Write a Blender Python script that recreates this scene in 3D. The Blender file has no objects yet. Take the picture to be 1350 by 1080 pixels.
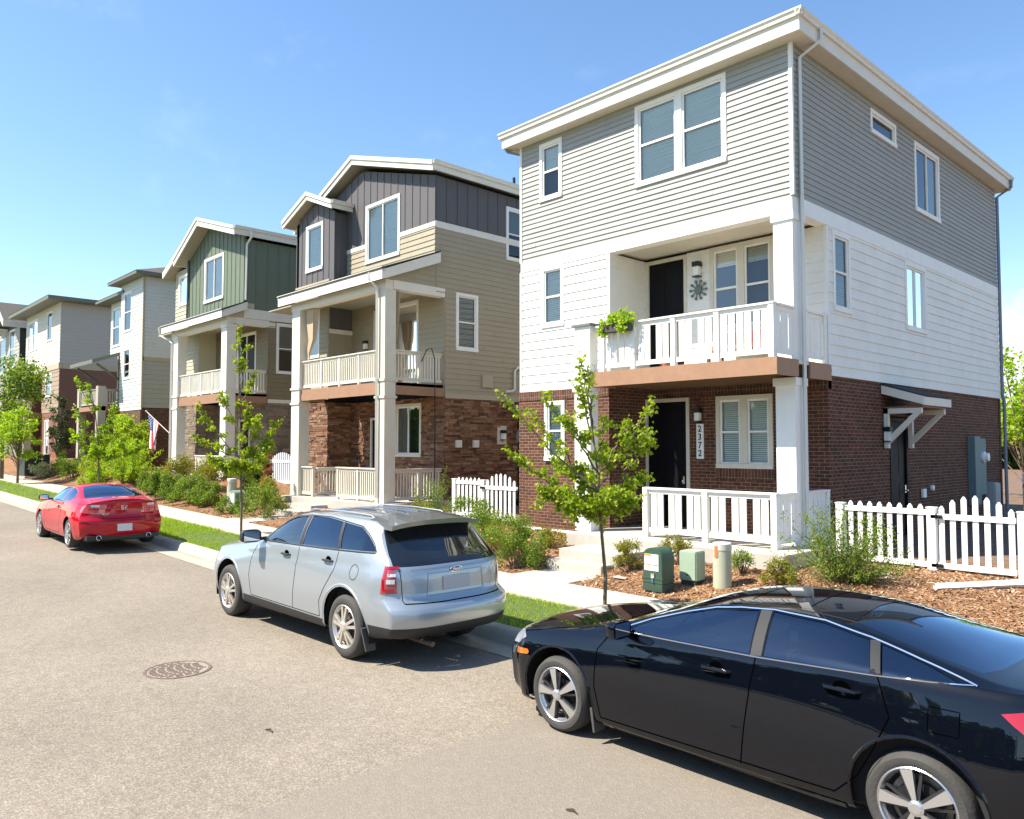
import bpy, bmesh, math, random
from mathutils import Vector, Matrix
from mathutils.bvhtree import BVHTree
R_ = math.radians
SC = bpy.context.scene
COL = SC.collection
# ---------------------------------------------------------------- camera
cam = bpy.data.cameras.new('camera'); camo = bpy.data.objects.new('camera', cam); COL.objects.link(camo)
cam.sensor_fit = 'HORIZONTAL'; cam.sensor_width = 36.0; cam.lens = 36.0*1036/1350
cam.clip_start = 0.1; cam.clip_end = 3000
camo.location = (0, 0, 2.5)
_ps = R_(43.35); _th = math.atan(48/1036)
_d = Vector((-math.cos(_ps)*math.cos(_th), math.sin(_ps)*math.cos(_th), math.sin(_th)))
camo.rotation_euler = _d.to_track_quat('-Z', 'Y').to_euler()
SC.camera = camo
# ---------------------------------------------------------------- world
W = bpy.data.worlds.new('World'); SC.world = W; W.use_nodes = True
nt = W.node_tree; nt.nodes.clear()
SUN = Vector((-.38, -.64, 1.0)).normalized()
EL = math.asin(SUN.z); AZ = math.atan2(SUN.x, SUN.y)
sky = nt.nodes.new('ShaderNodeTexSky'); sky.sky_type = 'NISHITA'; sky.sun_disc = False
sky.sun_elevation = EL; sky.sun_rotation = AZ; sky.air_density = 1.0; sky.dust_density = 0.35; sky.ozone_density = 1.6
bg = nt.nodes.new('ShaderNodeBackground'); bg.inputs[1].default_value = 0.087
tc = nt.nodes.new('ShaderNodeTexCoord')
sep = nt.nodes.new('ShaderNodeSeparateXYZ'); nt.links.new(tc.outputs['Generated'], sep.inputs[0])
# thin cirrus: stretched noise in direction space
mp = nt.nodes.new('ShaderNodeMapping'); mp.inputs['Scale'].default_value = (1.6, 4.5, 7.0); mp.inputs['Rotation'].default_value = (0, .3, .6)
nt.links.new(tc.outputs['Generated'], mp.inputs[0])
n1 = nt.nodes.new('ShaderNodeTexNoise'); n1.inputs['Scale'].default_value = 1.7; n1.inputs['Detail'].default_value = 9; n1.inputs['Roughness'].default_value = .62
nt.links.new(mp.outputs[0], n1.inputs[0])
r1 = nt.nodes.new('ShaderNodeMapRange'); r1.inputs[1].default_value = .56; r1.inputs[2].default_value = .85; r1.inputs[3].default_value = 0; r1.inputs[4].default_value = .15
nt.links.new(n1.outputs[0], r1.inputs[0])
# low cumulus bank in one quarter of the horizon (beyond the right-hand house)
n2 = nt.nodes.new('ShaderNodeTexNoise'); n2.inputs['Scale'].default_value = 5.5; n2.inputs['Detail'].default_value = 8; n2.inputs['Roughness'].default_value = .55
nt.links.new(tc.outputs['Generated'], n2.inputs[0])
add = nt.nodes.new('ShaderNodeMath'); add.operation = 'MULTIPLY_ADD'; add.inputs[1].default_value = -2.6
nt.links.new(sep.outputs[2], add.inputs[0]); nt.links.new(n2.outputs[0], add.inputs[2])
dot = nt.nodes.new('ShaderNodeVectorMath'); dot.operation = 'DOT_PRODUCT'; dot.inputs[1].default_value = (-.08, .99, .1)
nt.links.new(tc.outputs['Generated'], dot.inputs[0])
rd = nt.nodes.new('ShaderNodeMapRange'); rd.inputs[1].default_value = .86; rd.inputs[2].default_value = .985; rd.inputs[3].default_value = -.5; rd.inputs[4].default_value = .42
nt.links.new(dot.outputs['Value'], rd.inputs[0])
ad2 = nt.nodes.new('ShaderNodeMath'); ad2.operation = 'ADD'; nt.links.new(add.outputs[0], ad2.inputs[0]); nt.links.new(rd.outputs[0], ad2.inputs[1])
r2 = nt.nodes.new('ShaderNodeMapRange'); r2.inputs[1].default_value = .42; r2.inputs[2].default_value = .56; r2.inputs[4].default_value = .9
nt.links.new(ad2.outputs[0], r2.inputs[0])
mxm = nt.nodes.new('ShaderNodeMath'); mxm.operation = 'MAXIMUM'
nt.links.new(r1.outputs[0], mxm.inputs[0]); nt.links.new(r2.outputs[0], mxm.inputs[1])
mix = nt.nodes.new('ShaderNodeMixRGB'); mix.inputs[2].default_value = (6.8, 7.0, 7.3, 1)
nt.links.new(mxm.outputs[0], mix.inputs[0])
hs = nt.nodes.new('ShaderNodeHueSaturation'); hs.inputs['Saturation'].default_value = 1.12; hs.inputs['Value'].default_value = 1.3
nt.links.new(sky.outputs[0], hs.inputs['Color']); nt.links.new(hs.outputs[0], mix.inputs[1])
nt.links.new(mix.outputs[0], bg.inputs[0])
wo = nt.nodes.new('ShaderNodeOutputWorld'); nt.links.new(bg.outputs[0], wo.inputs[0])
# ---------------------------------------------------------------- sun, exposure
sl = bpy.data.lights.new('sun', 'SUN'); sl.energy = 5.0; sl.angle = R_(.5); sl.color = (1, .93, .80)
so = bpy.data.objects.new('sun', sl); COL.objects.link(so); so.rotation_euler = SUN.to_track_quat('Z', 'Y').to_euler(); so.location = (0, 0, 40)
SC.view_settings.view_transform = 'Standard'; SC.view_settings.look = 'None'; SC.view_settings.exposure = 1.2; SC.view_settings.gamma = 1.0
SC.view_settings.use_curve_mapping = False
SC.render.engine = 'CYCLES'; SC.cycles.max_bounces = 8; SC.cycles.transparent_max_bounces = 16; SC.cycles.use_denoising = True
random.seed(7)
# ---------------------------------------------------------------- object helpers
def tag(o, label=None, cat=None, group=None, kind=None):
    if label: o['label'] = label
    if cat: o['category'] = cat
    if group: o['group'] = group
    if kind: o['kind'] = kind
    return o
def root(name, loc, label, cat, group=None, rz=0):
    o = bpy.data.objects.new(name, None); COL.objects.link(o); o.location = loc; o.rotation_euler = (0, 0, rz)
    o.empty_display_size = .2
    return tag(o, label, cat, group)
def worldloc(p):
    v = Vector((0, 0, 0))
    while p is not None:
        v += p.location; p = p.parent
    return v
def copy_tree(o, parent=None):
    c = o.copy(); COL.objects.link(c); c.parent = parent
    for ch in [x for x in bpy.data.objects if x.parent == o]: copy_tree(ch, c)
    return c
class MB:
    """mesh collector in world coordinates; build() makes ONE object, relative to its parent"""
    def __init__(s): s.v = []; s.f = []; s.m = []; s.r = []
    def poly(s, pts, mi=0, rnd=None):
        b = len(s.v); s.v += [tuple(p) for p in pts]; s.f.append(tuple(range(b, b+len(pts)))); s.m.append(mi); s.r.append(random.random() if rnd is None else rnd)
    def hexa(s, p, mi=0, rnd=None):   # 8 pts: bottom 0-3 ccw, top 4-7
        b = len(s.v); s.v += [tuple(q) for q in p]; rr = random.random() if rnd is None else rnd
        for f in ((0,3,2,1),(4,5,6,7),(0,1,5,4),(1,2,6,5),(2,3,7,6),(3,0,4,7)):
            s.f.append(tuple(b+i for i in f)); s.m.append(mi); s.r.append(rr)
    def box(s, x0, x1, y0, y1, z0, z1, mi=0, rnd=None):
        if x0 > x1: x0, x1 = x1, x0
        if y0 > y1: y0, y1 = y1, y0
        if z0 > z1: z0, z1 = z1, z0
        s.hexa([(x0,y0,z0),(x1,y0,z0),(x1,y1,z0),(x0,y1,z0),(x0,y0,z1),(x1,y0,z1),(x1,y1,z1),(x0,y1,z1)], mi, rnd); return s
    def tube(s, pts, r, n=8, mi=0, cap=True):
        pts = [Vector(p) for p in pts]; rr = r if isinstance(r, (list, tuple)) else [r]*len(pts)
        b = len(s.v); up = None
        for i, p in enumerate(pts):
            d = (pts[min(i+1, len(pts)-1)] - pts[max(i-1, 0)])
            if d.length < 1e-9: d = Vector((0,0,1))
            d.normalize()
            if up is None:
                up = d.cross(Vector((0,0,1)) if abs(d.z) < .9 else Vector((1,0,0))).normalized()
            a = (up - d*up.dot(d)).normalized(); c = d.cross(a); up = a
            for k in range(n):
                t = 2*math.pi*k/n; s.v.append(tuple(p + a*math.cos(t)*rr[i] + c*math.sin(t)*rr[i]))
        for i in range(len(pts)-1):
            for k in range(n):
                s.f.append((b+i*n+k, b+i*n+(k+1)%n, b+(i+1)*n+(k+1)%n, b+(i+1)*n+k)); s.m.append(mi); s.r.append(.5)
        if cap:
            s.f.append(tuple(b+k for k in range(n))[::-1]); s.m.append(mi); s.r.append(.5)
            s.f.append(tuple(b+(len(pts)-1)*n+k for k in range(n))); s.m.append(mi); s.r.append(.5)
        return s
    def lathe(s, c, axis, prof, n=32, mi=0):   # prof list of (dist along axis, radius)
        c = Vector(c); ax = Vector(axis).normalized(); a = ax.cross(Vector((0,0,1)) if abs(ax.z) < .9 else Vector((1,0,0))).normalized(); e = ax.cross(a)
        b = len(s.v)
        for (t, r) in prof:
            for k in range(n):
                w = 2*math.pi*k/n; s.v.append(tuple(c + ax*t + a*math.cos(w)*r + e*math.sin(w)*r))
        for i in range(len(prof)-1):
            for k in range(n):
                s.f.append((b+i*n+k, b+i*n+(k+1)%n, b+(i+1)*n+(k+1)%n, b+(i+1)*n+k)); s.m.append(mi); s.r.append(.5)
        return s
    def prism(s, pts, off, mi=0):   # polygon extruded by vector
        pts = [Vector(p) for p in pts]; off = Vector(off); b = len(s.v); n = len(pts)
        s.v += [tuple(p) for p in pts] + [tuple(p+off) for p in pts]
        s.f.append(tuple(range(b, b+n))); s.f.append(tuple(range(b+2*n-1, b+n-1, -1)))
        for i in range(n): s.f.append((b+i, b+n+i, b+n+(i+1)%n, b+(i+1)%n))
        k = n+2; rr = random.random(); s.m += [mi]*k; s.r += [rr]*k; return s
    def build(s, name, mats, parent=None, smooth=False, bevel=0, rndattr=False, recalc=True):
        w = worldloc(parent) if parent else Vector((0,0,0))
        if not parent and s.v:
            xs = [p[0] for p in s.v]; ys = [p[1] for p in s.v]; zs = [p[2] for p in s.v]
            w = Vector(((min(xs)+max(xs))/2, (min(ys)+max(ys))/2, min(zs)))
        me = bpy.data.meshes.new(name)
        me.from_pydata([(p[0]-w.x, p[1]-w.y, p[2]-w.z) for p in s.v], [], s.f)
        if not isinstance(mats, (list, tuple)): mats = [mats]
        for m in mats: me.materials.append(m)
        if len(mats) > 1: me.polygons.foreach_set('material_index', s.m)
        if rndattr:
            at = me.attributes.new('rnd', 'FLOAT', 'FACE'); at.data.foreach_set('value', s.r)
        if smooth: me.polygons.foreach_set('use_smooth', [True]*len(me.polygons))
        me.update()
        if recalc:
            bm = bmesh.new(); bm.from_mesh(me); bmesh.ops.recalc_face_normals(bm, faces=bm.faces)
            if bevel: bmesh.ops.bevel(bm, geom=[e for e in bm.edges], offset=bevel, segments=2, affect='EDGES', clamp_overlap=True)
            bm.to_mesh(me); bm.free()
        if smooth:
            try: me.set_sharp_from_angle(angle=R_(38))
            except Exception: pass
        o = bpy.data.objects.new(name, me); COL.objects.link(o)
        o.parent = parent
        if not parent: o.location = w
        return o
# ---------------------------------------------------------------- materials
_M = {}
def mat(name, col, rough=.7, metal=0, spec=.5, coat=0, bump=0, bscale=30, var=0, vscale=6, emit=None, rnd=None, noisecol=None):
    if name in _M: return _M[name]
    m = bpy.data.materials.new(name); m.use_nodes = True; _M[name] = m
    t = m.node_tree; b = t.nodes['Principled BSDF']
    b.inputs['Base Color'].default_value = (*col, 1); b.inputs['Roughness'].default_value = rough; b.inputs['Metallic'].default_value = metal
    b.inputs['Specular IOR Level'].default_value = spec; b.inputs['Coat Weight'].default_value = coat; b.inputs['Coat Roughness'].default_value = .03
    g = t.nodes.new('ShaderNodeNewGeometry')
    if rnd:      # colour ramp over the per-face random number
        a = t.nodes.new('ShaderNodeAttribute'); a.attribute_name = 'rnd'
        r = t.nodes.new('ShaderNodeValToRGB'); t.links.new(a.outputs['Fac'], r.inputs[0])
        el = r.color_ramp.elements
        while len(el) < len(rnd): el.new(.5)
        for i, c in enumerate(rnd): el[i].position = i/(len(rnd)-1); el[i].color = (*c, 1)
        t.links.new(r.outputs[0], b.inputs['Base Color'])
    if var or noisecol:
        n = t.nodes.new('ShaderNodeTexNoise'); n.inputs['Scale'].default_value = vscale; n.inputs['Detail'].default_value = 6; n.inputs['Roughness'].default_value = .65
        t.links.new(g.outputs['Position'], n.inputs['Vector'])
        mx = t.nodes.new('ShaderNodeMixRGB')
        rr = t.nodes.new('ShaderNodeMapRange'); rr.inputs[1].default_value = .3; rr.inputs[2].default_value = .7
        t.links.new(n.outputs[0], rr.inputs[0]); t.links.new(rr.outputs[0], mx.inputs[0])
        c2 = noisecol or tuple(c*(1-var) for c in col); c1 = col if noisecol else tuple(min(1, c*(1+var*.6)) for c in col)
        mx.inputs[1].default_value = (*c2, 1); mx.inputs[2].default_value = (*c1, 1)
        if rnd:
            mx.blend_type = 'MULTIPLY'; mx.inputs[0].default_value = 1; t.links.remove(mx.inputs[0].links[0])
            cr = t.nodes.new('ShaderNodeMapRange'); cr.inputs[3].default_value = 1-var; cr.inputs[4].default_value = 1+var*.5
            t.links.new(rr.outputs[0], cr.inputs[0]); mx.inputs[0].default_value = 1
            t.links.new(b.inputs['Base Color'].links[0].from_socket, mx.inputs[1]); t.links.new(cr.outputs[0], mx.inputs[2])
        t.links.new(mx.outputs[0], b.inputs['Base Color'])
    if bump:
        n = t.nodes.new('ShaderNodeTexNoise'); n.inputs['Scale'].default_value = bscale; n.inputs['Detail'].default_value = 5
        t.links.new(g.outputs['Position'], n.inputs['Vector'])
        bp = t.nodes.new('ShaderNodeBump'); bp.inputs['Strength'].default_value = bump; bp.inputs['Distance'].default_value = .02
        t.links.new(n.outputs[0], bp.inputs['Height']); t.links.new(bp.outputs[0], b.inputs['Normal'])
    if emit:
        b.inputs['Emission Color'].default_value = (*emit[:3], 1); b.inputs['Emission Strength'].default_value = emit[3]
    return m
def leafmat(name, cols, trans=.45):
    m = mat(name, cols[0], rough=.5, rnd=cols, spec=.35)
    t = m.node_tree; b = t.nodes['Principled BSDF']; o = t.nodes['Material Output']
    tr = t.nodes.new('ShaderNodeBsdfTranslucent'); ms = t.nodes.new('ShaderNodeMixShader'); ms.inputs[0].default_value = trans
    src = b.inputs['Base Color'].links[0].from_socket
    gm = t.nodes.new('ShaderNodeMixRGB'); gm.blend_type = 'MULTIPLY'; gm.inputs[0].default_value = 1; gm.inputs[2].default_value = (1.5, 1.6, .55, 1)
    t.links.new(src, gm.inputs[1]); t.links.new(gm.outputs[0], tr.inputs[0])
    t.links.new(b.outputs[0], ms.inputs[1]); t.links.new(tr.outputs[0], ms.inputs[2]); t.links.new(ms.outputs[0], o.inputs[0])
    return m
def glassmat(name, tint, opac, base=(.01,.012,.015), ior=1.55, boost=1.0, gcol=(.92,.96,1)):
    if name in _M: return _M[name]
    m = bpy.data.materials.new(name); m.use_nodes = True; _M[name] = m
    t = m.node_tree; t.nodes.clear(); o = t.nodes.new('ShaderNodeOutputMaterial')
    tp = t.nodes.new('ShaderNodeBsdfTransparent'); tp.inputs[0].default_value = (*tint, 1)
    df = t.nodes.new('ShaderNodeBsdfDiffuse'); df.inputs[0].default_value = (*base, 1)
    gl = t.nodes.new('ShaderNodeBsdfGlossy'); gl.inputs['Roughness'].default_value = .01; gl.inputs[0].default_value = (*gcol,1)
    m1 = t.nodes.new('ShaderNodeMixShader'); m1.inputs[0].default_value = opac
    t.links.new(tp.outputs[0], m1.inputs[1]); t.links.new(df.outputs[0], m1.inputs[2])
    fr = t.nodes.new('ShaderNodeFresnel'); fr.inputs[0].default_value = ior
    mu = t.nodes.new('ShaderNodeMath'); mu.operation = 'MULTIPLY'; mu.inputs[1].default_value = boost; mu.use_clamp = True
    t.links.new(fr.outputs[0], mu.inputs[0])
    m2 = t.nodes.new('ShaderNodeMixShader'); t.links.new(mu.outputs[0], m2.inputs[0]); t.links.new(m1.outputs[0], m2.inputs[1]); t.links.new(gl.outputs[0], m2.inputs[2])
    # faint waviness of the pane
    g = t.nodes.new('ShaderNodeNewGeometry'); n = t.nodes.new('ShaderNodeTexNoise'); n.inputs['Scale'].default_value = 1.4
    t.links.new(g.outputs['Position'], n.inputs['Vector']); bp = t.nodes.new('ShaderNodeBump'); bp.inputs['Strength'].default_value = .12; bp.inputs['Distance'].default_value = .02
    t.links.new(n.outputs[0], bp.inputs['Height']); t.links.new(bp.outputs[0], gl.inputs['Normal'])
    t.links.new(m2.outputs[0], o.inputs[0]); return m
def brickmat(name, c1, c2, mortar, bw=.21, bh=.0725, ms=.006, soldier=False):
    m = mat(name, c1, rough=.85, spec=.25)
    t = m.node_tree; b = t.nodes['Principled BSDF']
    g = t.nodes.new('ShaderNodeNewGeometry'); s = t.nodes.new('ShaderNodeSeparateXYZ'); t.links.new(g.outputs['Position'], s.inputs[0])
    a = t.nodes.new('ShaderNodeMath'); a.operation = 'ADD'; t.links.new(s.outputs[0], a.inputs[0]); t.links.new(s.outputs[1], a.inputs[1])
    c = t.nodes.new('ShaderNodeCombineXYZ'); 
    t.links.new(a.outputs[0], c.inputs[0]); t.links.new(s.outputs[2], c.inputs[1])
    br = t.nodes.new('ShaderNodeTexBrick'); t.links.new(c.outputs[0], br.inputs['Vector'])
    br.inputs['Scale'].default_value = 1; br.inputs['Brick Width'].default_value = bw; br.inputs['Row Height'].default_value = bh
    br.inputs['Mortar Size'].default_value = ms; br.inputs['Mortar Smooth'].default_value = .3
    br.inputs['Color1'].default_value = (*c1,1); br.inputs['Color2'].default_value = (*c2,1); br.inputs['Mortar'].default_value = (*mortar,1)
    if soldier: br.offset = 0
    n = t.nodes.new('ShaderNodeTexNoise'); n.inputs['Scale'].default_value = 9; n.inputs['Detail'].default_value = 6; t.links.new(g.outputs['Position'], n.inputs['Vector'])
    cr = t.nodes.new('ShaderNodeMapRange'); cr.inputs[1].default_value = .3; cr.inputs[2].default_value = .7; cr.inputs[3].default_value = .72; cr.inputs[4].default_value = 1.2
    t.links.new(n.outputs[0], cr.inputs[0])
    mx = t.nodes.new('ShaderNodeMixRGB'); mx.blend_type = 'MULTIPLY'; mx.inputs[0].default_value = 1
    t.links.new(br.outputs[0], mx.inputs[1]); t.links.new(cr.outputs[0], mx.inputs[2]); t.links.new(mx.outputs[0], b.inputs['Base Color'])
    bp = t.nodes.new('ShaderNodeBump'); bp.invert = True; bp.inputs['Strength'].default_value = .6; bp.inputs['Distance'].default_value = .008
    t.links.new(br.outputs['Fac'], bp.inputs['Height']); t.links.new(bp.outputs[0], b.inputs['Normal'])
    return m
WHITE = mat('white_trim_paint', (.78,.77,.73), .55, var=.05, vscale=3)
FENCEW = mat('white_vinyl', (.84,.84,.82), .45)
CREAM = mat('cream_trim_paint', (.60,.565,.47), .6, var=.07, vscale=3)
CREAML = mat('light_cream_trim_paint', (.68,.65,.57), .6, var=.06, vscale=3)
LAPW = mat('white_lap_paint', (.76,.745,.685), .6, var=.07, vscale=2)
LAPG = mat('grey_beige_lap_paint', (.325,.325,.30), .65, var=.07, vscale=2)
BROWN = mat('brown_band_paint', (.30,.165,.095), .6, var=.12, vscale=5)
DARKIN = mat('dark_interior', (.02,.02,.022), .9)
ROOF = mat('asphalt_shingle', (.085,.075,.068), .95, bump=.6, bscale=60, var=.35, vscale=25)
ROOFDK = mat('dark_shingle', (.03,.03,.032), .95, bump=.5, bscale=60, var=.3, vscale=25)
DOOR = mat('dark_door_paint', (.005,.005,.007), .5, spec=.15)
GLASS = glassmat('window_glass', (.93,.97,.96), .0, boost=1.25)
GLASSD = glassmat('dim_window_glass', (.55,.62,.66), .2, boost=1.15)
BLIND = mat('white_blind', (.80,.83,.78), .6)
BLINDB = mat('beige_blind', (.55,.52,.42), .6)
CONC = mat('concrete', (.42,.39,.34), .9, bump=.25, bscale=40, var=.14, vscale=3.0)
CONCD = mat('old_concrete', (.36,.33,.285), .9, bump=.3, bscale=40, var=.22, vscale=2.2)
BLACKM = mat('black_metal', (.015,.015,.016), .4, metal=.3)
CHROME = mat('chrome', (.75,.75,.77), .12, metal=1)
LAMPG = mat('frosted_lamp_glass', (.8,.8,.76), .35)
BRICK = brickmat('brown_brick', (.135,.048,.026), (.065,.027,.018), (.23,.185,.135))
BRICKS = brickmat('soldier_brick', (.125,.046,.027), (.07,.03,.02), (.20,.165,.12), bw=.075, bh=.23, soldier=True)
STONE_R = mat('red_ledge_stone', (.2,.1,.06), .9, rnd=[(.07,.03,.018),(.18,.08,.042),(.28,.15,.08),(.13,.06,.034),(.33,.21,.125)], var=.3, vscale=14, bump=.5, bscale=25)
STONE_T = mat('tan_ledge_stone', (.2,.16,.12), .9, rnd=[(.13,.105,.08),(.22,.175,.13),(.30,.245,.18),(.19,.15,.115),(.25,.165,.12)], var=.3, vscale=14, bump=.5, bscale=25)
# ---------------------------------------------------------------- ground
def rise(x):
    t = -x-12
    if t <= -3: return 0.0
    if t < 3: return .017*(t+3)**2/12
    return .017*t
def sst(a, b, x):
    t = max(0, min(1, (x-a)/(b-a))); return t*t*(3-2*t)
def bed(x, y):
    h = .16 + .29*sst(9.9, 12.4, y) + .05*sst(12.4, 15, y)
    h += .38*sst(26, 31, -x)*sst(10, 12.8, y) if x < -26 else 0
    for (a, b_, yy) in ((-10.5, -9.12, 12.1), (-22.9, -21.4, 12.4), (-35.9, -34.4, 12.9)):
        if a+.04 < x < b_-.04 and y < yy: h = min(h, .14)
    return h
def strip(name, xs, prof, m, noise=0):
    """profile = list of (y, dz or function) swept along x"""
    mb = MB(); n = len(prof)
    for x in xs:
        for (y, dz) in prof:
            z = rise(x) + (dz(x, y) if callable(dz) else dz)
            if noise: z += noise*(random.random()-.5)
            mb.v.append((x, y, z))
    for i in range(len(xs)-1):
        for k in range(n-1):
            a = i*n+k; mb.f.append((a, a+1, a+n+1, a+n)); mb.m.append(0); mb.r.append(.5)
    o = mb.build(name, m, smooth=True); tag(o, kind='structure'); return o
def frange(a, b, s):
    n = max(1, int(round((b-a)/s))); return [a+(b-a)*i/n for i in range(n+1)]
XS = frange(-150, -60, 10)[:-1] + frange(-60, 8, 1) + frange(8, 120, 14)[1:]
# warm beige asphalt with exposed aggregate, worn patches and a few cracks
asph = mat('beige_asphalt', (.205,.178,.155), .92, spec=.3)
t = asph.node_tree; b = t.nodes['Principled BSDF']; g = t.nodes.new('ShaderNodeNewGeometry')
def noise(t, vec, sc, det=4, rough=.6):
    n = t.nodes.new('ShaderNodeTexNoise'); n.inputs['Scale'].default_value = sc; n.inputs['Detail'].default_value = det; n.inputs['Roughness'].default_value = rough
    t.links.new(vec, n.inputs['Vector']); return n.outputs[0]
def mrange(t, s, a, b_, c, d):
    n = t.nodes.new('ShaderNodeMapRange'); n.inputs[1].default_value = a; n.inputs[2].default_value = b_; n.inputs[3].default_value = c; n.inputs[4].default_value = d
    t.links.new(s, n.inputs[0]); return n.outputs[0]
def mulc(t, a, b_):
    n = t.nodes.new('ShaderNodeMixRGB'); n.blend_type = 'MULTIPLY'; n.inputs[0].default_value = 1
    t.links.new(a, n.inputs[1]); t.links.new(b_, n.inputs[2]); return n.outputs[0]
vo = t.nodes.new('ShaderNodeTexVoronoi'); vo.inputs['Scale'].default_value = 75; t.links.new(g.outputs['Position'], vo.inputs['Vector'])
ramp = t.nodes.new('ShaderNodeValToRGB'); e = ramp.color_ramp.elements
e[0].color = (.168,.138,.106,1); e[1].color = (.30,.265,.213,1); e.new(.5).color = (.212,.180,.142,1); e.new(.86).color = (.25,.218,.175,1)
sp = t.nodes.new('ShaderNodeSeparateColor'); t.links.new(vo.outputs['Color'], sp.inputs[0]); t.links.new(sp.outputs[0], ramp.inputs[0])
big = mrange(t, noise(t, g.outputs['Position'], .35, 5, .6), .3, .7, .86, 1.10)
med = mrange(t, noise(t, g.outputs['Position'], 7, 6, .7), .3, .7, .88, 1.1)
c = mulc(t, mulc(t, ramp.outputs[0], big), med)
# newer, smoother patch beyond a seam across the lane; tar seam line; oil drips in the parking strip
sx = t.nodes.new('ShaderNodeSeparateXYZ'); t.links.new(g.outputs['Position'], sx.inputs[0])
wob = t.nodes.new('ShaderNodeMath'); wob.operation = 'MULTIPLY_ADD'; wob.inputs[1].default_value = .35; t.links.new(noise(t, g.outputs['Position'], 1.3, 6), wob.inputs[0]); t.links.new(sx.outputs[0], wob.inputs[2])
pm = mrange(t, wob.outputs[0], -5.08, -5.0, 0, 1)
pmx = t.nodes.new('ShaderNodeMixRGB'); t.links.new(pm, pmx.inputs[0]); t.links.new(c, pmx.inputs[1]); pmx.inputs[2].default_value = (.195,.170,.140,1)
hlf = t.nodes.new('ShaderNodeMixRGB'); hlf.inputs[0].default_value = .62; t.links.new(c, hlf.inputs[1]); t.links.new(pmx.outputs[0], hlf.inputs[2]); c = hlf.outputs[0]
st_ = mrange(t, noise(t, g.outputs['Position'], 2.6, 7, .75), .62, .74, 1.0, .80); c = mulc(t, c, st_)
vc = t.nodes.new('ShaderNodeTexVoronoi'); vc.feature = 'DISTANCE_TO_EDGE'; vc.inputs['Scale'].default_value = .28
wv = t.nodes.new('ShaderNodeVectorMath'); wv.operation = 'MULTIPLY_ADD'; wv.inputs[1].default_value = (.9,.9,.9)
nn_ = t.nodes.new('ShaderNodeTexNoise'); nn_.inputs['Scale'].default_value = 1.1; nn_.inputs['Detail'].default_value = 8; t.links.new(g.outputs['Position'], nn_.inputs['Vector']); t.links.new(nn_.outputs['Color'], wv.inputs[0]); t.links.new(g.outputs['Position'], wv.inputs[2]); t.links.new(wv.outputs[0], vc.inputs['Vector'])
c = mulc(t, c, mrange(t, vc.outputs['Distance'], 0.0, .0035, .93, 1.0))
t.links.new(c, b.inputs['Base Color'])
bp = t.nodes.new('ShaderNodeBump'); bp.inputs['Strength'].default_value = .5; bp.inputs['Distance'].default_value = .006
t.links.new(vo.outputs['Distance'], bp.inputs['Height']); t.links.new(bp.outputs[0], b.inputs['Normal'])
strip('road', XS, [(-5.2, 0), (0, .0), (6.40, 0), (6.7, -.03)], asph)
# far ground sheet to the horizon
mb = MB()
GX = [-1500,-600,-300,-150,-100,-60,-40,-30,-20,-12,-6,0,6,60,300,1500]
GY = [-1500,-400,-150,-60,-30,-14,-5.3]
lawn = mat('far_lawn', (.075,.11,.03), .95, var=.4, vscale=.4)
def far(xg, yg, dz):
    mb = MB(); 
    for x in xg:
        for y in yg: mb.v.append((x, y, min(rise(x), 2.2)+dz))
    for i in range(len(xg)-1):
        for k in range(len(yg)-1):
            a = i*len(yg)+k; mb.f.append((a, a+1, a+len(yg)+1, a+len(yg))); mb.m.append(0); mb.r.append(.5)
    return mb
o = far(GX, GY, .02).build('ground', lawn, smooth=True); tag(o, kind='structure')
o = far(GX, [14.95, 25, 30, 60, 150, 400, 1500], .40).build('ground', mat('back_yard_soil', (.16,.10,.065), .95, var=.35, vscale=3), smooth=True); tag(o, kind='structure')
# far kerb side
strip('curb', XS, [(-5.2,0),(-5.6,-.01),(-5.7,.14),(-5.9,.15),(-5.95,0)], CONCD)
def jointed(name, base, per, dark=.5, stain=None):
    m = mat(name, base, .9); t = m.node_tree; b = t.nodes['Principled BSDF']; g = t.nodes.new('ShaderNodeNewGeometry'); sx = t.nodes.new('ShaderNodeSeparateXYZ'); t.links.new(g.outputs['Position'], sx.inputs[0])
    md = t.nodes.new('ShaderNodeMath'); md.operation = 'PINGPONG'; md.inputs[1].default_value = per/2; t.links.new(sx.outputs[0], md.inputs[0])
    rgb = t.nodes.new('ShaderNodeRGB'); rgb.outputs[0].default_value = (*base, 1)
    c = mulc(t, rgb.outputs[0], mrange(t, md.outputs[0], 0, .012, dark, 1.0)); c = mulc(t, c, mrange(t, noise(t, g.outputs['Position'], 1.7, 9, .75), .25, .75, .72, 1.14)); c = mulc(t, c, mrange(t, noise(t, g.outputs['Position'], 70, 3), .3, .7, .92, 1.06))
    if stain: c = mulc(t, c, mrange(t, sx.outputs[1], stain[0], stain[1], 1.0, .72))
    t.links.new(c, b.inputs['Base Color']); bp = t.nodes.new('ShaderNodeBump'); bp.inputs['Strength'].default_value = .3; bp.inputs['Distance'].default_value = .01; t.links.new(noise(t, g.outputs['Position'], 45, 5), bp.inputs['Height']); t.links.new(bp.outputs[0], b.inputs['Normal']); return m
strip('gutter', XS, [(6.43,.0035),(6.86,-.018),(6.9,-.012)], jointed('gutter_concrete', (.42,.365,.285), 3.05, .45, (6.72, 6.86)))
# curb with rounded nose and joints
curbm = jointed('curb_concrete', (.44,.385,.305), 3.05, .4)
strip('curb', XS, [(6.9,-.012),(6.945,.07),(6.975,.115),(7.02,.137),(7.09,.143),(7.155,.142),(7.16,.05)], curbm)
grassb = mat('lawn_soil', (.07,.10,.022), .95, var=.3, vscale=8)
strip('grass_verge', XS, [(7.155,.12),(7.3,.145),(7.9,.16),(8.5,.15),(8.66,.13)], grassb)
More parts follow.
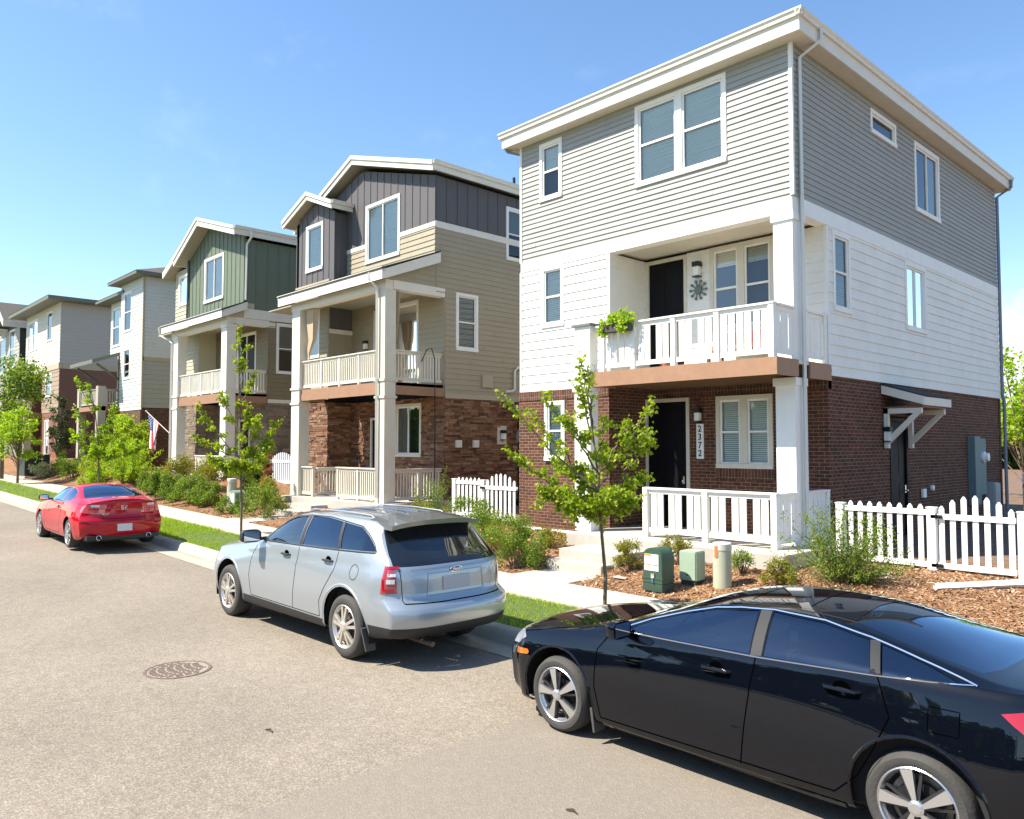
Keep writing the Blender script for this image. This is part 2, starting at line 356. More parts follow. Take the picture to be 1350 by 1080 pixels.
# sidewalk with joints every 1.5 m
swm = mat('sidewalk_concrete', (.45,.40,.33), .9)
t = swm.node_tree; b = t.nodes['Principled BSDF']; g = t.nodes.new('ShaderNodeNewGeometry'); sx = t.nodes.new('ShaderNodeSeparateXYZ'); t.links.new(g.outputs['Position'], sx.inputs[0])
md = t.nodes.new('ShaderNodeMath'); md.operation = 'PINGPONG'; md.inputs[1].default_value = .76; t.links.new(sx.outputs[0], md.inputs[0])
jt = mrange(t, md.outputs[0], .0, .012, .45, 1.0)
rgb = t.nodes.new('ShaderNodeRGB'); rgb.outputs[0].default_value = (.46,.405,.33,1)
c = mulc(t, mulc(t, rgb.outputs[0], jt), mrange(t, noise(t, g.outputs['Position'], 1.6, 8, .7), .25, .75, .8, 1.12)); c = mulc(t, c, mrange(t, noise(t, g.outputs['Position'], 60, 3), .3, .7, .93, 1.05))
t.links.new(c, b.inputs['Base Color'])
strip('sidewalk', XS, [(8.66,.1),(8.665,.158),(9.94,.166),(9.945,.1)], swm)
# planting bed of bark mulch
mulch = mat('bark_mulch', (.25,.13,.075), .95, spec=.2)
t = mulch.node_tree; b = t.nodes['Principled BSDF']; g = t.nodes.new('ShaderNodeNewGeometry')
vo = t.nodes.new('ShaderNodeTexVoronoi'); vo.inputs['Scale'].default_value = 38; vo.inputs['Randomness'].default_value = 1
mpn = t.nodes.new('ShaderNodeMapping'); mpn.inputs['Scale'].default_value = (1,1.7,1); t.links.new(g.outputs['Position'], mpn.inputs[0])
nn = t.nodes.new('ShaderNodeTexNoise'); nn.inputs['Scale'].default_value = 14; t.links.new(g.outputs['Position'], nn.inputs['Vector'])
va = t.nodes.new('ShaderNodeVectorMath'); va.operation = 'MULTIPLY_ADD'; va.inputs[1].default_value = (.12,.12,.12); t.links.new(nn.outputs['Color'], va.inputs[0]); t.links.new(mpn.outputs[0], va.inputs[2])
t.links.new(va.outputs[0], vo.inputs['Vector'])
ramp = t.nodes.new('ShaderNodeValToRGB'); e = ramp.color_ramp.elements; e[0].color = (.10,.045,.022,1); e[1].color = (.52,.34,.20,1); e.new(.35).color = (.24,.115,.055,1); e.new(.7).color = (.37,.20,.10,1)
sp = t.nodes.new('ShaderNodeSeparateColor'); t.links.new(vo.outputs['Color'], sp.inputs[0]); t.links.new(sp.outputs[0], ramp.inputs[0])
c = mulc(t, ramp.outputs[0], mrange(t, noise(t, g.outputs['Position'], .9, 5), .3, .7, .8, 1.15)); t.links.new(c, b.inputs['Base Color'])
bp = t.nodes.new('ShaderNodeBump'); bp.inputs['Strength'].default_value = 1; bp.inputs['Distance'].default_value = .03; t.links.new(vo.outputs['Distance'], bp.inputs['Height']); t.links.new(bp.outputs[0], b.inputs['Normal'])
strip('mulch_bed', frange(-75, -20, 1)[:-1]+frange(-20, 6, .16), [(9.945, lambda x,y: .11)]+[(y, bed) for y in frange(9.98, 15, .16)], mulch, noise=.022)
# loose bark chips (uncountable)
mb = MB()
for i in range(23000):
    if i < 16500: x = random.uniform(-13.5, -1.5); y = random.uniform(9.98, 14.2)
    else: x = random.uniform(-26, -13.5); y = random.uniform(9.98, 12.6)
    z = rise(x)+bed(x, y)+.006; l = random.uniform(.008,.034); w = l*random.uniform(.25,.5); a = random.uniform(0, 6.3); ti = random.gauss(0,.4)
    u = Vector((math.cos(a), math.sin(a), ti))*l; v = Vector((-math.sin(a), math.cos(a), random.gauss(0,.4)))*w; p = Vector((x,y,z+random.random()*.012))
    mb.poly([p-u-v, p+u-v, p+u+v, p-u+v])
o = mb.build('bark_chips', mat('bark_chip', (.2,.1,.06), .9, rnd=[(.09,.045,.022),(.30,.15,.07),(.43,.25,.135),(.20,.10,.05),(.58,.41,.26)]), rndattr=True, recalc=False); tag(o, 'loose reddish bark chips scattered over the planting beds', 'mulch', kind='stuff')
# grass blades on the verge
mb = MB()
def blade(x, y, h, z):
    a = random.uniform(0, 6.3); w = .005+.003*random.random(); lx = random.gauss(0, .35)*h; ly = random.gauss(0,.35)*h
    dx, dy = math.cos(a)*w, math.sin(a)*w
    mb.poly([(x-dx,y-dy,z),(x+dx,y+dy,z),(x+lx,y+ly,z+h)])
for i in range(62000):
    x = -2.5-abs(random.random()**1.4)*25 if i < 45000 else random.uniform(-60,-20)
    y = random.uniform(7.12, 8.69); s = 1 if x > -20 else 1.6
    edge = min(y-7.12, 8.69-y)
    blade(x, y, random.uniform(.03,.07)*s*(1 if edge > .05 else .75), rise(x)+.135)
o = mb.build('grass', leafmat('grass_blade', [(.15,.25,.012),(.25,.38,.02),(.36,.48,.03),(.20,.32,.015),(.48,.50,.09)], .4), rndattr=True, recalc=False); tag(o, 'bright green mown grass on the verge between curb and sidewalk', 'grass', kind='stuff')
# ---------------------------------------------------------------- wall frames
class Fr:
    """a vertical wall plane: front walls face -y (u = x), side walls face +x (u = y)"""
    def __init__(s, kind, d): s.k = kind; s.d = d
    def P(s, u, z, o=0):
        if s.k == 'f': return (u, s.d-o, z)
        if s.k == 's': return (s.d+o, u, z)
        if s.k == 'l': return (s.d-o, u, z)
        return (u, s.d+o, z)
    def box(s, mb, u0, u1, z0, z1, o0, o1, mi=0, rnd=None):
        a = s.P(u0, z0, o0); c = s.P(u1, z1, o1); mb.box(a[0], c[0], a[1], c[1], a[2], c[2], mi, rnd)
def rects(u0, u1, z0, z1, ops):
    """rectangle minus openings, as rectangles"""
    zs = sorted({z0, z1} | {z for o in ops for z in (o[2], o[3]) if z0 < z < z1}); out = []
    for a, b_ in zip(zs, zs[1:]):
        us = [(u0, u1)]; m = (a+b_)/2
        for o in ops:
            if o[2] < m < o[3]:
                nu = []
                for (p, q) in us:
                    if o[1] <= p or o[0] >= q: nu.append((p, q)); continue
                    if o[0] > p: nu.append((p, o[0]))
                    if o[1] < q: nu.append((o[1], q))
                us = nu
        out += [(p, q, a, b_) for p, q in us]
    return out
def lap(par, F, u0, u1, z0, z1, m, h=.16, ops=(), name='siding'):
    mb = MB(); z = z0
    while z < z1-1e-4:
        zt = min(z+h, z1)
        for (p, q, a, b_) in rects(u0, u1, z, zt, ops):
            ta = .004+.020*(1-(a-z)/h); tb = .004+.020*(1-(b_-z)/h)
            # butt joints every 3.6 m, staggered from course to course
            js = [u0+((round((z-z0)/h)*1.37) % 3.6)+3.6*k for k in range(-1, 8)]
            cuts = [p]+[j for j in js if p+.1 < j < q-.1]+[q]
            for pp, qq in zip(cuts, cuts[1:]):
                qq -= .004 if qq != q else 0; e = random.gauss(0, .0012)
                mb.hexa([F.P(pp,a,-.02),F.P(qq,a,-.02),F.P(qq,a,ta+e),F.P(pp,a,ta+e),F.P(pp,b_,-.02),F.P(qq,b_,-.02),F.P(qq,b_,tb),F.P(pp,b_,tb)])
        z += h
    return mb.build(name, m, par)
def flat(par, F, u0, u1, z0, z1, m, ops=(), name='wall', o1=0.0, top=None):
    mb = MB()
    for (p, q, a, b_) in rects(u0, u1, z0, z1, ops): F.box(mb, p, q, a, b_, -.12, o1)
    return mb.build(name, m, par)
def batten(par, F, u0, u1, z0, topf, m, ops=(), step=.4, name='board_siding'):
    mb = MB(); n = max(1, round((u1-u0)/step))
    us = sorted(set([u0+(u1-u0)*i/n for i in range(n+1)] + [v for o in ops for v in o[:2] if u0 < v < u1]))
    for p, q in zip(us, us[1:]):
        zt0, zt1 = topf(p), topf(q); zm = min(zt0, zt1)
        for (a_, b_, c_, d_) in rects(p, q, z0, zm, ops): F.box(mb, a_, b_, c_, d_, -.06, 0)
        mb.hexa([F.P(p,zm,-.06),F.P(q,zm,-.06),F.P(q,zm,0),F.P(p,zm,0),F.P(p,zt0+.001,-.06),F.P(q,zt1+.001,-.06),F.P(q,zt1+.001,0),F.P(p,zt0+.001,0)])
    for i in range(n+1):
        u = u0+(u1-u0)*i/n; u = max(u0+.02, min(u1-.02, u))
        for (a_, b_, c_, d_) in rects(u-.02, u+.02, z0, topf(u)-.01, ops): F.box(mb, a_, b_, c_, d_, 0, .018)
    return mb.build(name, m, par)
def stone(par, F, u0, u1, z0, z1, m, ops=(), name='stone_wall', far=False, endcap=0):
    mb = MB(); z = z0; k = 1.6 if far else 1
    while z < z1-.01:
        h = min(random.choice((.045,.06,.075,.09))*k, z1-z); u = u0-random.random()*.2
        if z1-z-h < .03: h = z1-z
        while u < u1:
            w = random.uniform(.12,.42)*k; p, q = max(u, u0), min(u+w, u1)
            if q-p > .01:
                d = random.uniform(.0,.035); r = random.random()
                for (a_, b_, c_, d_) in rects(p+.002, q-.002, z+.003, z+h-.003, ops): F.box(mb, a_, b_, c_, d_, -.08, d, 0, r)
            u += w
        z += h
    for (a_, b_, c_, d_) in rects(u0, u1, z0, z1, ops): F.box(mb, a_, b_, c_, d_, -.1, -.02, 0, .0)
    return mb.build(name, m, par, rndattr=True)
def window(par, F, u0, u1, z0, z1, kind='hung', trim=WHITE, tw=.09, blind=None, glass=GLASS, sill=True, n=1, mull=.12, bl=(0, 1), sash=None, base=0.0, hb=(0, 1)):
    """outer size includes trim. kind: hung, slide, fixed, french. n = panes side by side"""
    if u0 > u1: u0, u1 = u1, u0
    sash = sash or WHITE; B = base
    mb = MB()
    F.box(mb, u0, u1, z1-tw, z1, B-.05, B+.036); F.box(mb, u0, u1, z0, z0+tw, B-.05, B+(.052 if sill else .036))
    F.box(mb, u0, u0+tw, z0+tw, z1-tw, B-.05, B+.034); F.box(mb, u1-tw, u1, z0+tw, z1-tw, B-.05, B+.034)
    a, b_ = u0+tw, u1-tw; lo, hi = z0+tw, z1-tw; W_ = (b_-a-mull*(n-1))/n
    for i in range(1, n): F.box(mb, a+W_*i+mull*(i-1), a+W_*i+mull*i, lo, hi, B-.05, B+.032)
    fr = mb.build('window_frame', trim, par)
    for i in range(n):
        p = a+(W_+mull)*i; q = p+W_; sw = .042; s = MB()
        F.box(s, p, q, hi-sw, hi, B-.04, B+.006); F.box(s, p, q, lo, lo+sw, B-.04, B+.006)
        F.box(s, p, p+sw, lo+sw, hi-sw, B-.04, B+.005); F.box(s, q-sw, q, lo+sw, hi-sw, B-.04, B+.005)
        m_ = (lo+hi)/2; c_ = (p+q)/2
        if kind == 'hung': F.box(s, p+sw, q-sw, m_-.022, m_+.022, B-.04, B+.012)
        if kind == 'slide': F.box(s, c_-.022, c_+.022, lo+sw, hi-sw, B-.04, B+.012)
        s.build('sash', sash, fr)
        g = MB(); g.poly([F.P(p+.02, lo+.02, B-.02), F.P(q-.02, lo+.02, B-.02), F.P(q-.02, hi-.02, B-.02), F.P(p+.02, hi-.02, B-.02)]); g.build('pane', glass, fr)
        bk = MB(); F.box(bk, p, q, lo, hi, B-.19, B-.185); 
        for (aa, bb) in ((p, p+.005), (q-.005, q)): F.box(bk, aa, bb, lo, hi, B-.185, B-.04)
        bk.build('dark_room', DARKIN, fr)
        if blind:
            bl_ = MB(); z = hi-.02-(hi-lo)*(1-bl[1]); zend = lo+.03+(hi-lo)*bl[0]
            while z > zend:
                x0, x1 = p+.03+(q-p-.06)*hb[0], p+.03+(q-p-.06)*hb[1]; dz = random.gauss(0, .0012)
                bl_.poly([F.P(x0, z, B-.060), F.P(x1, z+dz, B-.060), F.P(x1, z-.034+dz, B-.070), F.P(x0, z-.034, B-.070)]); z -= .042
            bl_.build('blind', blind, fr, recalc=False)
    return fr
def door(par, F, u0, u1, z0, z1, m=DOOR, trim=CREAM, glass=False, tw=.08, panels=True):
    mb = MB(); F.box(mb, u0, u0+tw, z0, z1-tw, -.06, .03); F.box(mb, u1-tw, u1, z0, z1-tw, -.06, .03); F.box(mb, u0, u1, z1-tw, z1, -.06, .032)
    fr = mb.build('door_frame', trim, par); d = MB()
    F.box(d, u0+tw, u1-tw, z0+.01, z1-tw-.005, -.05, -.015)
    if panels:
        w = u1-u0-2*tw
        for (a, b_) in ((.12,.44),(.56,.88)):
            for (c_, e_) in ((.08,.45),(.53,.93)):
                za = z0+(z1-z0)*c_; zb = z0+(z1-z0)*e_
                F.box(d, u0+tw+w*a, u0+tw+w*b_, za, zb, -.015, -.008)
    dd = d.build('door', m, par)
    k = MB(); F.box(k, u1-tw-.10, u1-tw-.05, z0+.95, z0+1.12, -.015, .02); k.lathe(F.P(u1-tw-.075, z0+1.0, .0), Vector(F.P(0,0,1))-Vector(F.P(0,0,0)), [(0,.02),(.03,.02),(.045,.032),(.07,.03),(.075,0)], 10)
    k.build('door_handle', CHROME, dd); return dd
def wlamp(par, F, u, z, s=1.0):
    s *= .85; mb = MB(); F.box(mb, u-.085*s, u+.085*s, z+.06*s, z+.17*s, 0, .17*s); F.box(mb, u-.06*s, u+.06*s, z-.17*s, z+.06*s, 0, .03*s); F.box(mb, u-.085*s, u+.085*s, z-.175*s, z-.15*s, .03*s, .165*s)
    o = mb.build('wall_lamp', BLACKM, par); g = MB(); F.box(g, u-.07*s, u+.07*s, z-.149*s, z+.059*s, .035*s, .15*s); g.build('lamp_shade', LAMPG, o)
def slab(mb, pts, th, mi=0):   # roof plane polygon (top), thickness down
    mb.prism(pts, (0,0,-th), mi)
def railing(par, F, us, z0, ztop, m, zbot=.10, style='picket', posts=None, post_w=.09, o=0.0, bw=.035, gap=.10, name='railing', postdown=0, cap=.13):
    u0, u1 = us; mb = MB()
    F.box(mb, u0, u1, ztop-.035, ztop, o-cap/2, o+cap/2); F.box(mb, u0, u1, ztop-.12, ztop-.035, o-.02, o+.02)
    r = mb.build(name, m, par); mb = MB(); F.box(mb, u0, u1, z0+zbot, z0+zbot+.09, o-.02, o+.02); mb.build('bottom_rail', m, r)
    b = MB(); zb, zt = z0+zbot+.09, ztop-.12; posts = posts or [u0+post_w/2, u1-post_w/2]
    for p in posts:
        pm = MB(); F.box(pm, p-post_w/2, p+post_w/2, z0-postdown, ztop-.036, o-post_w/2-.002, o+post_w/2+.002); pm.build('railing_post', m, r)
    if style == 'picket':
        u = u0+gap/2
        while u+bw < u1: F.box(b, u, u+bw, zb, zt, o-.014, o+.014); u += bw+gap
    else:        # wide boards in pairs between the posts
        for p, q in zip(posts, posts[1:]):
            a, e_ = p+post_w/2, q-post_w/2; n = 3; L = (e_-a); wB = .13; pair = 2*wB+.03; g_ = (L-n*pair)/(n)
            if g_ < .02: n = 2; g_ = (L-n*pair)/n
            if L < .5: n = 1; g_ = (L-pair)/1
            for i in range(n):
                s = a+g_/2+i*(pair+g_)
                F.box(b, s, s+wB, zb, zt, o-.012, o+.012); F.box(b, s+wB+.03, s+pair, zb, zt, o-.012, o+.012)
    if b.v: b.build('baluster_row', m, r)
    return r
def column(par, x0, x1, y0, y1, z0, z1, m, bands=(), name='porch_column'):
    mb = MB(); mb.box(x0, x1, y0, y1, z0, z1)
    for (a, b_) in bands: mb.box(x0-.035, x1+.035, y0-.035, y1+.035, a, b_)
    return mb.build(name, m, par)
def downspout(par, pts, m, r=.035, name='downspout'):
    return MB().tube(pts, r, 4).build(name, m, par)
def gutter(mb, p0, p1, out, h=.13, w=.12, mi=0):
    """K-style trough from p0 to p1 (top outer line at z), out = outward unit vector"""
    p0, p1, out = Vector(p0), Vector(p1), Vector(out); d = [(0,0),(0,-h*.25),(-w*.25,-h*.55),(-w*.3,-h),(-w,-h),(-w,0),(-w*.9,0),(-w*.9,-h*.85),(-w*.38,-h*.85),(-w*.3,-h*.5),(-w*.1,-h*.2),(-w*.1,0)]
    mb.prism([p0+out*a+Vector((0,0,b_)) for a, b_ in d], p1-p0, mi)
# ================================================================ HOUSE 1 : grey and white three-storey house
def H1():
    h = root('house', (-10.4, 18, 0), 'nearest house, grey over white siding over brown brick, with white railed balcony', 'house', 'houses along the street')
    xr, xl, yf, yb, yk = -6.8, -13.95, 13.5, 14.8, 25.8
    F = Fr('f', yf); B = Fr('f', yb); S = Fr('s', xr); SB = Fr('s', xr-.05); L = Fr('l', xl); K = Fr('b', yk); RT = Fr('s', -11.14)
    # inner core keeps rooms dark
    c = MB(); c.box(xl+.2, -11.35, yf+.2, yb+.2, .5, 6.9); c.box(xl+.2, xr-.22, yf+.2, yk-.2, 7.0, 9.9); c.box(xl+.2, xr-.25, yb+.2, yk-.2, .5, 7.1); c.build('house_core', DARKIN, h)
    # ---- top storey
    w1 = (-13.3, -12.55, 8.42, 9.85); w2 = (-10.38, -8.14, 8.08, 9.87)
    lap(h, F, xl, xr, 7.02, 9.98, LAPG, .118, [w1, w2], 'grey_siding')
    window(h, F, *w1, blind=BLIND, bl=(.5, 1)); window(h, F, *w2, n=2, blind=BLIND, mull=.16)
    sw1 = (17.0, 18.4, 9.24, 9.78); sw2 = (19.5, 21.15, 8.05, 9.74)
    lap(h, S, yf+.02, yk, 7.09, 9.98, LAPG, .118, [sw1, sw2], 'grey_siding')
    window(h, S, *sw1, kind='fixed', glass=GLASSD); window(h, S, *sw2, kind='slide', blind=BLIND, glass=GLASSD, tw=.1, hb=(.5,1))
    # ---- white band + middle storey
    wl = (-13.25, -12.5, 5.33, 6.80)
    mb = MB(); F.box(mb, xl, xr, 6.80, 7.02, -.25, .03); S.box(mb, yf+.252, yk, 6.79, 7.09, -.2, .03); mb.box(xr-.2, xr+.001, yf, yf+.25, 6.803, 7.09); mb.build('frieze_band', WHITE, h)
    lap(h, F, xl, -11.14, 3.82, 6.80, LAPW, .205, [wl], 'white_siding'); window(h, F, *wl, blind=BLIND)
    w3 = (15.05, 15.85, 5.15, 6.75); w4 = (18.75, 20.05, 5.15, 6.74)
    lap(h, S, yb, yk, 3.86, 6.79, LAPW, .205, [w3, w4], 'white_siding'); window(h, S, *w3, blind=BLIND, glass=GLASSD); window(h, S, *w4, kind='slide', blind=BLIND, glass=GLASSD, hb=(.5,1))
    bw = (-9.38, -7.88, 4.95, 6.80)
    lap(h, B, -11.14, xr, 4.05, 6.80, LAPW, .205, [(-11.1, -9.97, 4.05, 6.82), bw], 'white_siding')
    window(h, B, *bw, n=2, trim=CREAM, glass=GLASS, blind=BLINDB, bl=(.78, 1), mull=.16)
    door(h, B, -11.1, -9.97, 4.06, 6.78)
    lap(h, RT, yf+.02, yb, 4.05, 6.80, LAPW, .205, (), 'white_siding')
    mb = MB(); mb.box(xl, xr, yf+.02, yb+.1, 6.86, 6.90); mb.build('balcony_ceiling', CREAM, h)
    for bx in ((xl-.03, xl+.035, yf-.035, yf+.03, 3.82, 6.80), (-11.17, -11.105, yf-.035, yf+.03, 3.82, 6.80), (xl-.03, xl+.035, yf-.035, yf+.03, 7.03, 9.97), (xr-.035, xr+.035, yf-.035, yf+.03, 7.1, 9.97), (xr-.03, xr+.035, yb-.03, yb+.04, 3.9, 6.78)):
        mb = MB(); mb.box(*bx); mb.build('corner_board', WHITE, h)
    # ---- left and rear faces
    lap(h, L, yf+.02, yk, 3.82, 9.98, LAPW, .205, (), 'white_siding'); lap(h, K, xl, xr, 3.82, 9.98, LAPG, .2, (), 'grey_siding')
    # ---- brick storey
    bwin = (-13.1, -12.45, 2.15, 3.56); lw = (-9.24, -7.93, 2.03, 3.56); dr = (-11.13, -9.92, .7, 3.56)
    flat(h, F, xl-.05, -11.14, .55, 3.60, BRICK, [bwin], 'brick_wall', .04); window(h, F, *bwin, blind=BLIND, base=.045)
    flat(h, B, -11.14, xr+.02, .70, 4.0, BRICK, [lw, dr], 'brick_wall', .04); window(h, B, *lw, n=2, trim=CREAM, blind=BLIND, mull=.17, base=.045)
    door(h, Fr('f', yb-.04), *dr[:2], .71, 3.57, panels=True)
    SS = Fr('s', xr+.02); sd = (17.75, 18.75, .5, 3.15)
    flat(h, SS, yb+.001, yk, .35, 3.86, BRICK, [sd], 'brick_wall', -.04)
    flat(h, RT, yf+.03, yb, .7, 4.0, BRICK, (), 'brick_wall', .035)
    flat(h, L, yf+.03, yk, .4, 3.82, BRICK, (), 'brick_wall', .03); flat(h, K, xl, xr, .4, 3.82, BRICK, (), 'brick_wall', .03)
    mb = MB(); F.box(mb, xl-.05, -11.14, 3.60, 3.82, -.1, .055); B.box(mb, -11.09, xr+.02, 3.60, 3.76, -.1, .052); B.box(mb, lw[0]-.02, lw[1]+.02, 1.80, 2.03, -.05, .075); F.box(mb, bwin[0]-.05, bwin[1]+.05, 3.561, 3.60, -.05, .048); mb.build('soldier_course', BRICKS, h)
    door(h, Fr('s', xr-.03), *sd[:2], .5, 3.12, m=DOOR, trim=DOOR)
    mb = MB(); F.box(mb, xl-.04, -11.14, .44, .55, -.1, .052); mb.build('base_flashing', FENCEW, h)
    mb = MB(); F.box(mb, xl-.02, -11.16, .1, .44, -.2, .0); S.box(mb, yb, yk, .1, .35, -.2, -.02); mb.build('foundation', CONCD, h)
    # ---- porch slab and steps
    mb = MB(); mb.box(-11.2, -6.35, 12.12, 14.95, .1, .70); pz = mb.build('porch_slab', CONC, h, bevel=.012)
    mb = MB(); mb.box(-10.5, -9.05, 11.15, 12.118, .0, .53); mb.build('step', CONC, h, bevel=.012)
    mb = MB(); mb.box(-10.5, -9.13, 10.80, 11.148, .0, .36); mb.build('step', CONC, h, bevel=.012)
    mb = MB(); mb.box(-10.48, -9.14, 9.95, 10.797, .0, .178); mb.build('front_walk', CONC, h)
    # ---- balcony deck and brown band
    mb = MB(); mb.box(-10.93, -6.75, 12.72, yb-.06, 3.99, 4.05); d = mb.build('balcony_deck', CREAM, h)
    mb = MB(); mb.box(-10.93, -6.73, 12.68, 12.72, 3.75, 4.06); mb.box(-6.77, -6.73, 12.72, 13.48, 3.75, 4.06); mb.box(-6.77, -6.73, 13.92, yb+.0, 3.75, 4.06); mb.box(-10.93,-10.89,12.72,13.4,3.75,4.06); mb.build('deck_fascia', BROWN, d)
    mb = MB()
    for i in range(11): mb.box(-10.85, -6.8, 12.80+i*.19, 12.84+i*.19, 3.78, 3.985)
    mb.build('deck_joist', mat('joist_wood', (.16,.09,.05), .8), d)
    column(h, -11.38, -10.94, 12.6, 12.86, .70, 5.06, WHITE, [(3.66, 3.74)])
    mb = MB(); mb.box(-11.43, -10.89, 12.55, 12.91, 5.06, 5.11); mb.build('column_cap', mat('grey_metal_cap', (.16,.15,.14), .5), h)
    column(h, -7.2, -6.82, 13.5, 13.9, .70, 3.748, WHITE, [(3.60, 3.745)]); column(h, -7.2, -6.82, 13.5, 13.9, 4.062, 6.80, WHITE, [(6.66, 6.797)])
    r = Fr('f', 12.76)
    railing(h, r, (-10.94, -6.79), 4.06, 5.04, WHITE, style='board', posts=[-10.7, -9.9, -8.92, -7.95, -6.85], zbot=.07, post_w=.1)
    railing(h, r, (-9.66, -6.79), .70, 1.68, WHITE, style='board', posts=[-9.61, -8.24, -6.85], zbot=.10, post_w=.11)
    s = Fr('s', -6.84)
    for z0 in (4.06, .70):
        railing(h, s, (12.83, 13.50), z0, z0+.97, WHITE, style='board', posts=[12.85, 13.47], post_w=.04, zbot=.08); railing(h, s, (13.9, 14.76), z0, z0+.97, WHITE, style='board', posts=[13.93, 14.70], post_w=.11, zbot=.08)
    # ---- lamps, house number, ornament
    wlamp(h, B, -9.66, 6.38, 1.15); wlamp(h, Fr('f', yb-.04), -9.66, 3.17, 1.0); wlamp(h, Fr('s', xr-.02), 17.45, 2.75, 1.1)
    mb = MB(); B.box(mb, -9.74, -9.56, 2.22, 2.98, .04, .06); pl = mb.build('number_plate', WHITE, h)
    for i, ch in enumerate('2372'): text(pl, ch, (-9.65, yb-.062, 2.868-i*.178), .19, BLACKM, 'house_number')
    orn = MB()
    for k in range(10):
        a = k*math.pi/5; u = -9.66+.20*math.cos(a); z = 5.93+.20*math.sin(a)
        orn.lathe(B.P(u, z, .03), (0,-1,0), [(0,.03),(.03,.03),(.03,0)], 8)
        orn.tube([B.P(-9.66, 5.93, .05), B.P(u, z, .05)], .014, 5)
    orn.lathe(B.P(-9.66, 5.93, .03), (0,-1,0), [(0,.10),(.04,.09),(.05,0)], 16); o = orn.build('sunburst_ornament', mat('patina_metal', (.13,.17,.15), .5, metal=.4), None)
    tag(o, 'green metal sunburst ornament on the white balcony wall beside the dark door', 'wall ornament')
    # ---- roof
    o_ = .40; x0, x1, y0, y1 = xl-o_, xr+o_, yf-o_, yk+o_; zt = 10.33
    mb = MB(); mb.box(x0+.06, x1-.06, y0+.06, y1-.06, 9.96, 9.99); mb.build('soffit', CREAM, h)
    mb = MB()
    mb.box(x0+.05, x1-.05, y0+.05, y0+.09, 9.95, 10.26); mb.box(x1-.09, x1-.05, y0+.09, y1-.05, 9.95, 10.26); mb.box(x0+.05, x0+.09, y0+.09, y1-.05, 9.95, 10.26); mb.box(x0+.09, x1-.09, y1-.09, y1-.05, 9.95, 10.26)
    mb.build('fascia', CREAML, h)
    for ga in (((x0-.03, y0-.03, zt), (x1+.03, y0-.03, zt), (0,-1,0)), ((x1+.03, y0-.028, zt-.002), (x1+.03, y1, zt-.002), (1,0,0)), ((x0-.03, y0, zt-.002), (x0-.03, y1, zt-.002), (-1,0,0))): mb = MB(); gutter(mb, *ga); mb.build('gutter', CREAML, h)
    mb = MB(); cx = (x0+x1)/2; ry0, ry1 = y0+(x1-x0)/2, y1-(x1-x0)/2; zr = zt+1.0
    A, Bq, C_, D = (x0,y0,zt), (x1,y0,zt), (x1,y1,zt), (x0,y1,zt); P, Q = (cx,ry0,zr), (cx,ry1,zr)
    for p in ([A,Bq,P],[Bq,C_,Q,P],[C_,D,Q],[D,A,P,Q]): mb.poly(p)
    mb.poly([(x0,y0,zt-.03),(x0,y1,zt-.03),(x1,y1,zt-.03),(x1,y0,zt-.03)]); mb.build('roof', ROOF, h)
    GM = mat('grey_downspout', (.50,.50,.45), .5)
    dx = xr+.06
    downspout(h, [(x1+.0, 13.9, 10.23), (x1-.0, 13.9, 10.0), (dx, 13.72, 9.72), (dx, 13.72, .85), (dx+.12, 13.55, .76), (dx+.28, 13.4, .74)], mat('pale_downspout', (.60,.61,.58), .5), .04)
    downspout(h, [(x1, yk+.15, 10.22), (x1, yk+.15, 10.0), (xr+.05, yk+.05, 9.75), (xr+.05, yk+.05, 4.0), (xr+.09, yk+.05, 3.8), (xr+.09, yk+.05, .6)], mat('blue_grey_downspout', (.16,.19,.24), .5), .045)
    downspout(h, [(x0+.05, yf-.3, 10.05), (x0+.1, yf-.2, 9.9), (xl-.04, yf+.1, 9.8), (xl-.06, yf+.15, 4)], mat('blue_grey_downspout', (0,0,0)), .04)
    # ---- side door hood
    a = MB(); X0 = xr+.0; y0, y1 = 17.35, 18.95
    slab(a, [(X0, y0, 3.84), (X0+.82, y0, 3.56), (X0+.82, y1, 3.56), (X0, y1, 3.84)], .05); hd = a.build('door_hood', ROOFDK, h)
    a = MB(); a.hexa([(X0,y0-.03,3.62),(X0+.84,y0-.03,3.36),(X0+.84,y0+.01,3.36),(X0,y0+.01,3.62),(X0,y0-.03,3.80),(X0+.84,y0-.03,3.53),(X0+.84,y0+.01,3.53),(X0,y0+.01,3.80)]); a.box(X0+.81, X0+.85, y0+.012, y1+.03, 3.35, 3.52); a.build('hood_fascia', CREAML, hd)
    for y in (y0+.12, y1-.12):
        a = MB(); a.box(X0, X0+.09, y-.05, y+.05, 2.45, 3.30); a.box(X0, X0+.76, y-.05, y+.05, 3.19, 3.30)
        a.prism([(X0+.05,y-.04,2.50),(X0+.05,y-.04,2.66),(X0+.60,y-.04,3.19),(X0+.73,y-.04,3.19)], (0,.08,0)); a.build('hood_bracket', CREAML, hd)
    a = MB(); a.box(X0, X0+.78, y0+.1, y1-.1, 3.31, 3.34); a.build('hood_ceiling', mat('cedar_board', (.26,.12,.06), .6), hd)
    # ---- meters
    GMt = mat('meter_grey_paint', (.12,.19,.19), .5)
    a = MB(); a.box(X0-.02, X0+.16, 22.9, 23.35, .95, 2.75); a.box(X0-.02, X0+.12, 23.35, 23.95, 1.2, 2.7); mt = a.build('meter_box', GMt, h, bevel=.01)
    a = MB(); a.lathe((X0+.12, 23.65, 2.2), (1,0,0), [(0,.15),(.06,.15),(.07,.12),(.15,.11),(.17,0)], 18); a.build('meter_dial', LAMPG, mt)
    a = MB(); a.box(X0-.02, X0+.25, 24.2, 24.7, .5, 1.5); a.build('gas_meter', mat('gas_meter_grey', (.35,.36,.36), .5), h, bevel=.03)
